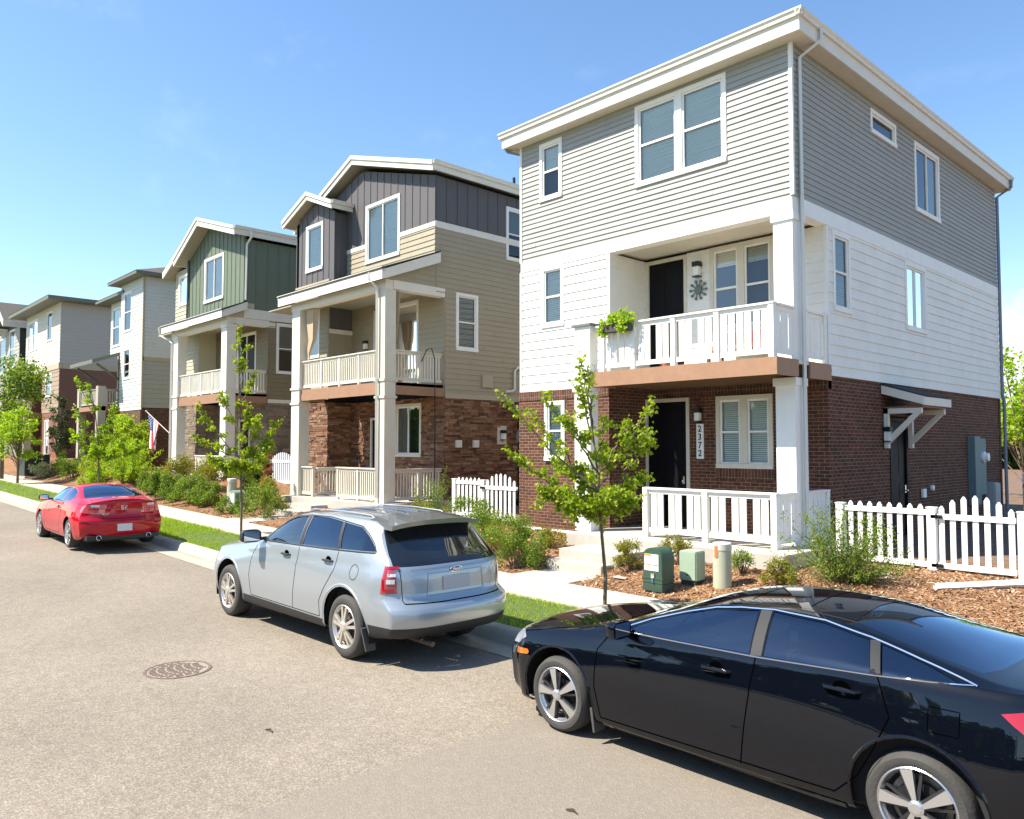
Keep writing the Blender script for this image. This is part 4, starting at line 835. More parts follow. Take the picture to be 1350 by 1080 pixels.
# ================================================================ CARS
def pch(tab, x):
    """monotone cubic through (x, y) table"""
    n = len(tab)
    if x <= tab[0][0]: return tab[0][1]
    if x >= tab[-1][0]: return tab[-1][1]
    i = 0
    while tab[i+1][0] < x: i += 1
    def sl(k): return (tab[k+1][1]-tab[k][1])/(tab[k+1][0]-tab[k][0])
    def m(k):
        if k == 0: return sl(0)
        if k == n-1: return sl(n-2)
        a, b_ = sl(k-1), sl(k)
        return 0 if a*b_ <= 0 else 2*a*b_/(a+b_)
    h = tab[i+1][0]-tab[i][0]; t = (x-tab[i][0])/h; y0, y1 = tab[i][1], tab[i+1][1]
    return (2*t**3-3*t*t+1)*y0+(t**3-2*t*t+t)*h*m(i)+(-2*t**3+3*t*t)*y1+(t**3-t*t)*h*m(i+1)
class Car:
    """lofted body. local x: front negative; the kerb-away side is -y (towards the camera)"""
    def __init__(s, T): s.T = T
    def loft(s):
        T = s.T; NL, NG, NR = 12, 6, 11
        xs = frange(T['xf0'], T['xf'], .045)[:0]
        bm = bmesh.new(); rings = []
        def ring(x, X):       # nominal x, mapping function
            zb, wb, zm, wm, zs, ws, zr, wr, zc = [pch(T[k], x) for k in ('zb','wb','zm','wm','zs','ws','zr','wr','zc')]
            pts = [(wb-.09, zb), (wb-.02, zb+.012)]
            for i in range(NL):
                t = i/(NL-1); z = zb+.04+(zs-zb-.04)*t
                y = pch([(zb+.03, wb), (zm, wm), (zs, ws)], z) + T.get('crk', .012)*math.exp(-((z-pch(T['cr'], x))/.035)**2)*(1 if zs-zb > .3 else .3)
                pts.append((y, z))
            hgt = max(zr-zs, .001)
            for i in range(1, NG):
                t = i/(NG-1); pts.append((ws+(wr-ws)*t+.06*hgt*math.sin(math.pi*t), zs+hgt*t))
            for i in range(1, NR):
                f = 1-i/(NR-1); f = f**1.0; y = wr*math.sin(f*math.pi/2)**.9 if f > 0 else 0
                pts.append((y, zr+(zc-zr)*(1-(y/max(wr, .01))**T.get('crown', 2.4))))
            out = []
            for (y, z) in pts: out.append((X(y, z), y, z))
            return out
        W_ = T['W']
        def endx(prof, kk, y, z): return pch(prof, z) + kk*(abs(y)/W_)**T.get('cp', 4.5)
        xa, xb = T['xa'], T['xb']
        st = []
        nf = 13
        for i in range(nf):
            t = 1-i/nf; xn = xa+(T['xf']-xa)*t
            st.append(ring(xn, lambda y, z, t=t: xa+(endx(T['front'], T['kf'], y, z)-xa)*t))
        n = int((xb-xa)/.05)
        for i in range(n+1):
            x = xa+(xb-xa)*i/n; st.append(ring(x, lambda y, z, x=x: x))
        for i in range(1, nf+1):
            t = i/nf; xn = xb+(T['xr']-xb)*t
            st.append(ring(xn, lambda y, z, t=t: xb+(endx(T['rear'], -T['kr'], y, z)-xb)*t))
        for r in st: rings.append([bm.verts.new((x, -y, z)) for x, y, z in r] + [bm.verts.new((x, y, z)) for x, y, z in r[-2::-1]])
        for a, b_ in zip(rings, rings[1:]):
            for k in range(len(a)-1): bm.faces.new((a[k], b_[k], b_[k+1], a[k+1]))
        # end caps
        top = 2+NL+NG-1
        for ri, prof, kk in ((0, T['front'], T['kf']), (-1, T['rear'], -T['kr'])):
            R = rings[ri]; rr = st[ri if ri == 0 else -1]; nn = len(rr); fr = [p[1]/rr[top-1][1] for p in rr[top-1:]]
            rows = []
            for i in range(top-1):
                w, z = rr[i][1], rr[i][2]
                row = [R[i]] + [bm.verts.new((endx(prof, kk, f*w, z), -f*w, z)) for f in fr[1:]] + [bm.verts.new((endx(prof, kk, f*w, z), f*w, z)) for f in fr[-2:0:-1]] + [R[len(R)-1-i]]
                rows.append(row)
            rows.append(R[top-1:len(R)-top+1])
            for a, b_ in zip(rows, rows[1:]):
                for k in range(len(a)-1): bm.faces.new((a[k], a[k+1], b_[k+1], b_[k]))
        bmesh.ops.recalc_face_normals(bm, faces=bm.faces)
        if sum(f.normal.z*f.calc_area() for f in bm.faces if f.calc_center_median().z > 1) < 0: bmesh.ops.reverse_faces(bm, faces=bm.faces)
        bm.normal_update(); s.bm = bm
        s.tree = BVHTree.FromBMesh(bm); bm.verts.ensure_lookup_table(); bm.faces.ensure_lookup_table()
        s.ref = [([v.co.copy() for v in f.verts], [v.normal.copy() for v in f.verts]) for f in bm.faces]
        s.nid = 1
    def nrm(s, p):
        loc, n, i, d = s.tree.find_nearest(p)
        vs, ns = s.ref[i]; w = [1/(1e-5+(v-loc).length_squared) for v in vs]
        return sum((a*b_ for a, b_ in zip(ns, w)), Vector((0,0,0))).normalized()
    def cut(s, poly, ax, filt, ids=(0,)):
        """cut a convex polygon drawn in the plane ax (pair of axes) into the shell; returns region id"""
        bm = s.bm; a, b_ = ax; c = 3-a-b_; n = len(poly)
        lo = [min(p[k] for p in poly)-1e-4 for k in (0, 1)]; hi = [max(p[k] for p in poly)+1e-4 for k in (0, 1)]
        def near(f):
            if f.material_index not in ids or not filt(f): return False
            xs = [v.co[a] for v in f.verts]; ys = [v.co[b_] for v in f.verts]
            return max(xs) > lo[0] and min(xs) < hi[0] and max(ys) > lo[1] and min(ys) < hi[1]
        for i in range(n):
            p, q = poly[i], poly[(i+1)%n]; co = [0,0,0]; no = [0,0,0]; co[a], co[b_] = p; no[a], no[b_] = -(q[1]-p[1]), q[0]-p[0]
            fs = [f for f in bm.faces if near(f)]; g = set(fs)
            for f in fs: g.update(f.edges); g.update(f.verts)
            bmesh.ops.bisect_plane(bm, geom=list(g), dist=1e-5, plane_co=co, plane_no=no)
            bm.normal_update()
        sgn = sum(poly[i][0]*poly[(i+1)%n][1]-poly[(i+1)%n][0]*poly[i][1] for i in range(n)); id_ = s.nid; s.nid += 1
        for f in bm.faces:
            if f.material_index in ids and filt(f):
                m = f.calc_center_median(); ok = True
                for i in range(n):
                    p, q = poly[i], poly[(i+1)%n]
                    if ((q[0]-p[0])*(m[b_]-p[1])-(q[1]-p[1])*(m[a]-p[0]))*sgn < -1e-9: ok = False; break
                if ok: f.material_index = id_
        return id_
    def piece(s, ids, name, m, par, off=0.0, smooth=True):
        ids = ids if isinstance(ids, (list, tuple)) else [ids]; mp = {}; V = []; F_ = []; N = []
        for f in s.bm.faces:
            if f.material_index in ids:
                ff = []
                for v in f.verts:
                    if v not in mp:
                        nv = s.nrm(v.co); mp[v] = len(V); V.append(v.co+nv*off); N.append(nv)
                    ff.append(mp[v])
                F_.append(ff)
        me = bpy.data.meshes.new(name); me.from_pydata([tuple(v) for v in V], [], F_); me.materials.append(m)
        me.polygons.foreach_set('use_smooth', [True]*len(me.polygons)); me.update()
        if V: me.normals_split_custom_set_from_vertices([tuple(n) for n in N])
        o = bpy.data.objects.new(name, me); COL.objects.link(o); o.parent = par; return o
    def proj(s, p, ax, side):
        """project a 2D point onto the shell along the remaining axis from side (+1/-1)"""
        a, b_ = ax; c = 3-a-b_; o = [0,0,0]; o[a], o[b_] = p; o[c] = 3*side; d = [0,0,0]; d[c] = -side
        h = s.tree.ray_cast(Vector(o), Vector(d)); return h[0], (h[1] if h[0] else None)
    def line(s, pts, ax, side, closed=False, step=.03):
        P = []
        ps = list(pts)+([pts[0]] if closed else [])
        for p, q in zip(ps, ps[1:]):
            L = math.hypot(q[0]-p[0], q[1]-p[1]); k = max(1, int(L/step))
            for i in range(k): P.append((p[0]+(q[0]-p[0])*i/k, p[1]+(q[1]-p[1])*i/k))
        P.append(ps[-1]); out = []
        for p in P:
            h, n = s.proj(p, ax, side)
            if h is not None: out.append((h, s.nrm(h)))
        return out
    def ribbon(s, pts, ax, side, w, m, name, par, off=.0015, closed=False, h=0):
        """flat strip of width w lying on the shell"""
        L = s.line(pts, ax, side, closed); mb = MB()
        if len(L) < 2: return None
        pr = []
        for i, (p, n) in enumerate(L):
            t = (L[min(i+1, len(L)-1)][0]-L[max(i-1, 0)][0]); 
            if closed and i in (0, len(L)-1): t = L[1][0]-L[-2][0]
            e = t.normalized().cross(n).normalized()*w/2; pr.append((p-e+n*off, p+n*(off+h), p+e+n*off))
        for (a, b_, c), (d, e, f) in zip(pr, pr[1:]): mb.poly([a, d, e, b_]); mb.poly([b_, e, f, c])
        o = mb.build(name, m, None, smooth=True, recalc=False); 
        for v in o.data.vertices: v.co += o.location
        o.location = (0,0,0); o.parent = par; return o
def local(mb, name, m, par, **k):
    o = mb.build(name, m, None, **k)
    for v in o.data.vertices: v.co += o.location
    o.location = (0,0,0); o.parent = par; return o
def circ(cx, cz, r, n=22, a0=0, a1=2*math.pi): return [(cx+r*math.cos(a0+(a1-a0)*i/n), cz+r*math.sin(a0+(a1-a0)*i/n)) for i in range(n)]
TYRE = mat('tyre_rubber', (.045,.043,.040), .8, bump=.2, bscale=50, var=.15, vscale=8)
TREAD = TYRE
ALLOY = mat('alloy', (.62,.62,.62), .28, metal=.85); ALLOYW = mat('warm_alloy', (.70,.66,.60), .3, metal=.75); DARKW = mat('wheel_shadow_black', (.008,.008,.009), .6); GUN = mat('gunmetal_alloy', (.05,.05,.055), .35, metal=.6)
SEAM = mat('panel_gap', (.001,.001,.001), 1.0, spec=0); BLKP = mat('black_plastic', (.018,.018,.02), .55); GREYP = mat('grey_plastic', (.07,.07,.072), .6)
CABIN = mat('cabin_black', (.02,.02,.021), .9); SEAT = mat('seat_cloth', (.10,.095,.09), .9)
TINT = glassmat('dark_car_glass', (.30,.38,.42), .3, base=(.006,.009,.014), boost=2.6, gcol=(.50,.72,1.0)); TINT2 = glassmat('smoked_car_glass', (.22,.27,.30), .45, base=(.006,.008,.011), boost=1.7, gcol=(.6,.78,1.0))
TINTL = glassmat('light_car_glass', (.45,.55,.52), .2, boost=1.7); TINTG = glassmat('windscreen_glass', (.5,.6,.56), .25, boost=1.5)
PLATE = mat('blurred_plate', (.6,.61,.63), .5)
def wheel(par, x, y, R, rr, w, style, rimm, out=-1):
    """out=-1: outer face towards -y"""
    c = Vector((x, y, R)); ax = (0, out, 0); n = 48
    hub = MB(); hub.lathe(c, ax, [(-w*.6,.0),(-w*.6,rr*.6),(-w*.25,rr*.62),(-w*.25,.0)], 20)
    W_ = local(hub, 'wheel', DARKW, par)
    t = MB(); sw = R-rr
    t.lathe(c, ax, [(-w+.02,rr),(-w,rr+sw*.35),(-w+.005,rr+sw*.75),(-w+.03,R-.008),(-w*.8,R),(-.05,R),(-.018,R-.012),(-.004,R-.03),(.004,rr+sw*.62),(.006,rr+sw*.35),(.0,rr+.012),(-.008,rr)], n)
    for k in range(3): # tread grooves read as dark rings
        pass
    for k in range(0):
        a = 2*math.pi*k/72; p = c+Vector((math.cos(a)*(R-.006), out*-.006, math.sin(a)*(R-.006))); q = c+Vector((math.cos(a+.02)*(R-.028), out*.0015, math.sin(a+.02)*(R-.028))); e = Vector((-math.sin(a), 0, math.cos(a)))*.004; s_ = Vector((0, out*.003, 0))
        t.poly([p-e+s_, p+e+s_, q+e+s_, q-e+s_])
    ty = local(t, 'tyre', TYRE, W_, smooth=True)
    r = MB(); r.lathe(c, ax, [(-w*.7,rr*.9),(-.035,rr*.90),(-.02,rr*.94),(-.004,rr*.97),(.004,rr),(-.003,rr+.008),(-.012,rr+.006)], n)
    def wedge(a, r0, r1, w0, w1, d0, d1, th=.02, sk=0, mi=0):
        u = Vector((math.cos(a), 0, math.sin(a))); v = Vector((-math.sin(a), 0, math.cos(a))); o = Vector((0, out, 0))
        P = [u*r0-v*w0, u*r0+v*w0, u*r1+v*(w1+sk), u*r1-v*(w1-sk)]; dd = [d0, d0, d1, d1]
        r.hexa([c+p+o*(d-th) for p, d in zip(P, dd)] + [c+p+o*d for p, d in zip(P, dd)], mi)
    if style == 'sedan':
        for k in range(5):
            a = R_(100)+k*2*math.pi/5
            wedge(a, .045, rr*.97, .012, .038, .012, -.002, .03, sk=.022)
            wedge(a+.34, .05, rr*.95, .014, .009, -.004, -.016, .02, sk=-.01, mi=1); wedge(a-.30, .05, rr*.95, .012, .008, -.006, -.018, .02, mi=1)
        r.lathe(c, ax, [(-.03,.05),(.012,.047),(.020,.03),(.020,0)], 20)
    elif style == 'suv':
        for k in range(5):
            a = R_(90)+k*2*math.pi/5
            for s_ in (-1, 1): wedge(a+s_*.22, .05, rr*.96, .017, .017, .012, -.004, .03, sk=-s_*.006)
        r.lathe(c, ax, [(-.03,.07),(.012,.066),(.024,.045),(.024,0)], 20)
    else:
        for k in range(7):
            a = R_(90)+k*2*math.pi/7; wedge(a, .05, rr*.97, .02, .03, .012, -.002, .025)
        r.lathe(c, ax, [(-.03,.06),(.015,.055),(.02,0)], 16)
    ri = local(r, 'rim', [rimm, GUN], W_); 
    b_ = MB(); b_.lathe(c, ax, [(-.09,rr*.78),(-.085,rr*.78),(-.085,.02)], 28); local(b_, 'brake_disc', mat('brake_steel', (.16,.15,.14), .4, metal=.7), W_)
    return W_
def arch_liner(par, x, yo, yi, r, z):
    mb = MB(); n = 20
    for s_ in (-1,):
        for i in range(n):
            a0, a1 = math.pi*(i/n*1.16-.08), math.pi*((i+1)/n*1.16-.08)
            p = [(x+r*math.cos(a), z+r*math.sin(a)) for a in (a0, a1)]
            mb.poly([(p[0][0], yo, p[0][1]), (p[1][0], yo, p[1][1]), (p[1][0], yi, p[1][1]), (p[0][0], yi, p[0][1])])
    mb.poly([(x+r*math.cos(math.pi*(i/n*1.16-.08)), yi, z+r*math.sin(math.pi*(i/n*1.16-.08))) for i in range(n+1)])
    local(mb, 'wheel_housing', mat('wheel_housing_black', (.006,.006,.006), .95), par, recalc=False)
def seats(par, rows, zf, zh, w=.5):
    for (x, ys) in rows:
        for y in ys:
            m = MB(); m.box(x-.28, x+.22, y-w/2, y+w/2, zf, zf+.16); m.hexa([(x+.16,y-w/2,zf+.12),(x+.30,y-w/2,zf+.12),(x+.30,y+w/2,zf+.12),(x+.16,y+w/2,zf+.12),(x+.30,y-w*.42,zh),(x+.42,y-w*.42,zh),(x+.42,y+w*.42,zh),(x+.30,y+w*.42,zh)])
            o = local(m, 'seat', SEAT, par, bevel=.02); h = MB(); h.box(x+.33, x+.43, y-.13, y+.13, zh+.03, zh+.2); local(h, 'headrest', SEAT, o, bevel=.02)
def mirror(par, x, y, z, m, s=1):
    b_ = MB(); L = [(0,0),(.10,-.012),(.17,.0)]; 
    n = 20; rings = []
    for (fx, k) in ((-.085,.35),(-.06,.72),(-.02,.95),(.03,1.0),(.055,.96)):
        sg = lambda v: math.copysign(abs(v)**.55, v); rings.append([(x+fx*s, y-.115*s+.115*s*k*sg(math.cos(t)), z+.072*s*k*sg(math.sin(t))) for t in [2*math.pi*i/n for i in range(n)]])
    bi = len(b_.v)
    for r in rings: b_.v += r
    for i in range(len(rings)-1):
        for k in range(n): b_.f.append((bi+i*n+k, bi+i*n+(k+1)%n, bi+(i+1)*n+(k+1)%n, bi+(i+1)*n+k)); b_.m.append(0); b_.r.append(.5)
    b_.f.append(tuple(bi+k for k in range(n))); b_.m.append(0); b_.r.append(.5); b_.f.append(tuple(bi+(len(rings)-1)*n+k for k in range(n))); b_.m.append(0); b_.r.append(.5)
    b_.box(x-.03, x+.03, y-.03, y+.10, z-.07, z-.03)
    o = local(b_, 'wing_mirror', m, par, smooth=True)
    g = MB(); g.poly([(x+.057*s, y-.115*s-.09*s, z-.052*s), (x+.057*s, y-.115*s+.09*s, z-.052*s), (x+.057*s, y-.115*s+.09*s, z+.055*s), (x+.057*s, y-.115*s-.09*s, z+.055*s)]); local(g, 'mirror_glass', mat('mirror_silver', (.8,.8,.82), .03, metal=1), o); return o
def handle(c, x, z, m, par, w=.20, bulge=.03, cupm=None):
    P, N = c.proj((x, z), (0, 2), -1); 
    cup = MB(); cup.lathe(P+Vector((0,-.001,0)), (0,-1,0), [(0,.045),(.002,.045),(.002,0)], 16); 
    for i, v in enumerate(cup.v): cup.v[i] = (P.x+(v[0]-P.x)*1.3, v[1], v[2]+.008)
    local(cup, 'handle_cup', cupm or SEAM, par)
    mb = MB(); mb.tube([P+Vector((-w/2,.0,0)), P+Vector((-w/2+.02,-bulge,.002)), P+Vector((0,-bulge-.006,.004)), P+Vector((w/2-.02,-bulge,.002)), P+Vector((w/2,.0,0))], [.010,.013,.014,.013,.010], 8); return local(mb, 'door_handle', m, par, smooth=True)
sideL = lambda f: f.normal.y < -.15; sideR = lambda f: f.normal.y > .15
upf = lambda f: f.normal.z > .12; backf = lambda f: f.normal.x > .12
def paint(name, col, metal=0, rough=.3, flake=False):
    return mat(name, col, rough, metal=metal, coat=1.0, spec=(.5 if metal else .0))
def common(c, r, body, wb, R, arch_r, yside, pid):
    for sx in (-wb/2, wb/2):
        for side, fl in ((-1, sideL), (1, sideR)):
            c.cut(circ(sx, R+.01, arch_r, 26), (0, 2), fl); 
# ---------------------------------------------------------------- near black sedan
def sedan():
    r = root('parked_car', (-3.33, 5.98, 0), 'glossy black sedan parked nearest the camera with a chrome window line', 'car', 'cars parked along the curb')
    wb, R, ar = 2.97, .322, .398; W_ = .91
    T = dict(W=W_, xf=-2.40, xr=2.55, xa=-1.98, xb=2.0, xf0=0, kf=.42, kr=.40, cp=3.6, crown=2.3, crk=.016,
      zb=[(-2.4,.24),(-1.9,.17),(2,.18),(2.55,.28)], wb=[(-2.4,.80),(-1.5,.87),(0,.88),(1.5,.88),(2.55,.80)],
      zm=[(-2.4,.5),(-1.5,.56),(0,.55),(1.5,.58),(2.55,.6)], wm=[(-2.4,.84),(-1.5,.915),(0,.905),(1.5,.92),(2.55,.84)],
      zs=[(-2.4,.70),(-2.1,.77),(-1.5,.87),(-1.0,.935),(-.6,.965),(.3,1.0),(1.2,1.055),(1.9,1.08),(2.3,1.09),(2.55,1.06)],
      ws=[(-2.4,.72),(-2.0,.80),(-1.4,.825),(-.6,.835),(.5,.845),(1.4,.83),(2.0,.78),(2.55,.70)],
      zr=[(-2.4,.715),(-2.1,.795),(-1.5,.895),(-1.02,.985),(-.85,1.03),(-.2,1.275),(.05,1.325),(.5,1.35),(.9,1.33),(1.3,1.255),(1.65,1.17),(1.95,1.115),(2.3,1.105),(2.55,1.075)],
      wr=[(-2.4,.66),(-2.0,.73),(-1.5,.745),(-1.0,.74),(-.85,.72),(-.2,.60),(.2,.575),(.8,.57),(1.3,.60),(1.7,.66),(1.95,.70),(2.55,.62)],
      zc=[(-2.4,.76),(-2.1,.85),(-1.6,.945),(-1.05,1.01),(-.9,1.035),(-.15,1.345),(.1,1.385),(.5,1.405),(.9,1.385),(1.3,1.31),(1.7,1.195),(1.9,1.145),(2.3,1.135),(2.55,1.10)],
      cr=[(-2.4,.66),(-1.4,.76),(0,.80),(1.5,.88),(2.55,.93)],
      front=[(.15,-2.28),(.35,-2.40),(.55,-2.42),(.68,-2.36),(.80,-2.20)], rear=[(.2,2.40),(.45,2.52),(.7,2.53),(.95,2.50),(1.1,2.46)])
    lw = lambda z: z-.045*max(0, min(1, (z-1.04)/.22))
    for k_ in ('zr', 'zc'): T[k_] = [(a, lw(b_)) for a, b_ in T[k_]]
    LW = lambda P_: [(a, lw(b_)) for a, b_ in P_]
    c = Car(T); c.loft()
    P = paint('black_car_paint', (.002,.003,.0062), rough=.08)
    RM = 99
    A = []
    for sx in (-wb/2, wb/2):
        for fl in (sideL, sideR): A.append(c.cut(circ(sx, R+.005, ar, 28), (0,2), fl))
    # windows (side view, convex)
    zbF = lambda x: pch(T['zs'], x)
    wf = [(-.80,.985),(.35,1.015),(.30,1.325),(-.05,1.285),(-.30,1.21),(-.60,1.09)]
    wr_ = [(.46,1.02),(1.20,1.055),(1.12,1.262),(.80,1.315),(.42,1.332)]
    wq = [(1.27,1.06),(1.72,1.095),(1.50,1.165),(1.20,1.245)]
    win = [c.cut(w, (0,2), f) for w in (LW(wf), LW(wr_), LW(wq)) for f in (sideL, sideR)]
    ws = c.cut([(-.98,-.66),(-.98,.66),(-.85,.69),(-.22,.57),(-.16,.3),(-.14,0),(-.16,-.3),(-.22,-.57),(-.85,-.69)], (0,1), upf, (0,))
    rw = c.cut([(.98,-.50),(1.50,-.585),(1.78,-.60),(1.84,-.4),(1.86,0),(1.84,.4),(1.78,.60),(1.50,.585),(.98,.50),(.955,0)], (0,1), upf)
    dF = [(-.99,.27),(.30,.27),(.345,.6),(.40,1.0),(.40,1.34),(-.06,1.31),(-.33,1.235),(-.86,1.0),(-1.03,.8),(-1.04,.5)]
    dR = [(.32,.27),(.98,.27),(1.14,.42),(1.33,.80),(1.24,1.06),(1.16,1.275),(.8,1.335),(.40,1.345),(.41,1.0),(.36,.6)]
    hl = c.cut([(-2.5,.62),(-2.05,.66),(-1.93,.74),(-1.98,.80),(-2.2,.80),(-2.5,.74)], (0,2), sideL); hr = c.cut([(-2.5,.62),(-2.05,.66),(-1.93,.74),(-1.98,.80),(-2.2,.80),(-2.5,.74)], (0,2), sideR)
    og = c.cut([(-2.03,.585),(-1.86,.605),(-1.845,.625),(-1.87,.645),(-2.04,.635)], (0,2), sideL)
    tl = [c.cut([(1.93,.97),(2.05,.88),(2.3,.80),(2.6,.80),(2.6,1.03),(2.2,1.04)], (0,2), f) for f in (sideL, sideR)]
    body = c.piece(0, 'body', P, r)
    for i in range(0, 6): c.piece(win[i], 'side_window', TINT, r, -.004)
    c.piece(ws, 'windshield', TINTG, r, -.003); c.piece(rw, 'rear_window', TINT2, r, -.003)
    for h_ in (hl, hr): c.piece(h_, 'headlight', mat('headlight_lens', (.25,.26,.28), .05, spec=.8, coat=1), r)
    c.piece(og, 'side_marker', mat('orange_lens', (.75,.13,.015), .15, coat=1), r, .002)
    for h_ in tl: c.piece(h_, 'taillight', mat('red_lens', (.32,.004,.012), .1, coat=1), r, .001)
    for pts in ([(-1.0,.245),(-1.045,.5),(-1.035,.80),(-.90,.975)], [(.30,.245),(.355,.6),(.405,1.0)], [(1.245,1.05),(1.335,.82),(1.24,.60),(1.14,.42),(.98,.265)], [(-1.0,.245),(.98,.265)]):
        c.ribbon(pts, (0,2), -1, .009, SEAM, 'door_gap', r)
    rc = [(1.64+.085*math.cos(t)+(.0), .87+.075*math.sin(t)) for t in [2*math.pi*i/24 for i in range(24)]]
    rc = [(1.64+max(-.085, min(.085, .12*math.cos(t))), .865+max(-.07, min(.07, .1*math.sin(t)))) for t in [2*math.pi*i/32 for i in range(32)]]
    c.ribbon(rc, (0,2), -1, .006, SEAM, 'fuel_door_gap', r, closed=True)
    c.ribbon([(-1.95,.79),(-1.5,.885),(-1.1,.955),(-.95,.985)], (0,2), -1, .006, SEAM, 'hood_gap', r)
    # chrome: along the tops of the windows and belt
    c.ribbon(LW([(-.86,.985),(-.60,1.105),(-.30,1.225),(-.05,1.298),(.15,1.325),(.42,1.345),(.80,1.33),(1.13,1.275),(1.45,1.19),(1.80,1.10)]), (0,2), -1, .014, CHROME, 'window_chrome', r, h=.006)
    c.ribbon([(-.82,.975),(.4,1.005),(1.2,1.044),(1.78,1.088)], (0,2), -1, .010, CHROME, 'window_chrome', r, h=.004)
    for (a, b_) in (((.36,1.01),(.32,1.33)), ((.45,1.015),(.41,1.34))): pass
    c.ribbon([(.405,1.012),(.36,1.288)], (0,2), -1, .085, mat('satin_pillar', (.02,.021,.023), .6, metal=0, spec=.25), 'door_pillar', r, off=.001)
    c.ribbon([(1.235,1.055),(1.155,1.218)], (0,2), -1, .06, mat('satin_pillar', (0,0,0)), 'door_pillar', r, off=.001)
    c.ribbon([(1.275,1.05),(1.20,1.205)], (0,2), -1, .006, SEAM, 'door_gap', r, off=.003)
    c.ribbon([(-1.05,.175),(-.3,.172),(1.05,.19)], (0,2), -1, .05, BLKP, 'side_skirt', r, h=.015)
    for sx in (-wb/2, wb/2): c.ribbon(circ(sx, R+.005, ar+.012, 30, -.25, math.pi+.4), (0,2), -1, .022, P, 'arch_lip', r, h=.010, off=-.001)
    # cabin
    m = MB(); m.box(-1.0, 2.3, -.78, .78, .2, .93); local(m, 'cabin_floor', CABIN, r)
    m = MB(); m.hexa([(-1.0,-.72,.9),(-.62,-.72,.9),(-.62,.72,.9),(-1.0,.72,.9),(-1.0,-.7,.99),(-.55,-.7,1.0),(-.55,.7,1.0),(-1.0,.7,.99)]); local(m, 'dashboard', CABIN, r)
    m = MB(); m.lathe((-.45,-.38,.98), (-.85,0,.5), [(0,.18),(.02,.195),(.035,.18),(.02,.165),(0,.18)], 24); local(m, 'steering_wheel', BLKP, r, smooth=True)
    m = MB(); m.box(1.45, 2.05, -.6, .6, .98, 1.0); local(m, 'parcel_shelf', CABIN, r)
    seats(r, [(.15,(-.38,.38))], .55, 1.02)
    for sx in (-wb/2, wb/2):
        for yy, out in ((-.89, -1), (.89, 1)): wheel(r, sx, yy, R, .228, .23, 'sedan', ALLOY, out); arch_liner(r, sx, out*.86, out*.56, ar+.03, R)
    m = MB(); m.hexa([(-1.085,-.88,.10),(-1.065,-.88,.10),(-1.065,-.74,.10),(-1.085,-.74,.10),(-1.105,-.895,.30),(-1.08,-.895,.30),(-1.08,-.74,.30),(-1.105,-.74,.30)]); local(m, 'mudflap', GREYP, r)
    m = MB(); m.hexa([(1.895,-.87,.12),(1.915,-.87,.12),(1.915,-.74,.12),(1.895,-.74,.12),(1.865,-.905,.36),(1.895,-.905,.36),(1.895,-.74,.36),(1.865,-.74,.36)]); local(m, 'mudflap', GREYP, r)
    mirror(r, -.74, -.86, 1.03, P); handle(c, .10, .865, P, r, .24); handle(c, 1.03, .925, P, r, .24)
    if 0: m = MB(); m.hexa([(1.12,-.025,1.33),(1.30,-.015,1.30),(1.30,.015,1.30),(1.12,.025,1.33),(1.22,-.006,1.41),(1.30,-.006,1.40),(1.30,.006,1.40),(1.22,.006,1.41)]); None
    c.ribbon([(.15,-.42),(.15,.42)], (0,1), 1, .008, SEAM, 'sunroof_gap', r); c.ribbon([(.62,-.42),(.62,.42)], (0,1), 1, .008, SEAM, 'sunroof_gap', r)
    for y in (-.5,.5): c.ribbon([(0,y*1.04),(.5,y*1.02),(1.0,y*1.02)], (0,1), 1, .012, BLKP, 'roof_ditch', r)
    m = MB(); m.box(-2.0, 2.1, -.7, .7, .16, .24); local(m, 'underbody', BLKP, r)
    return r
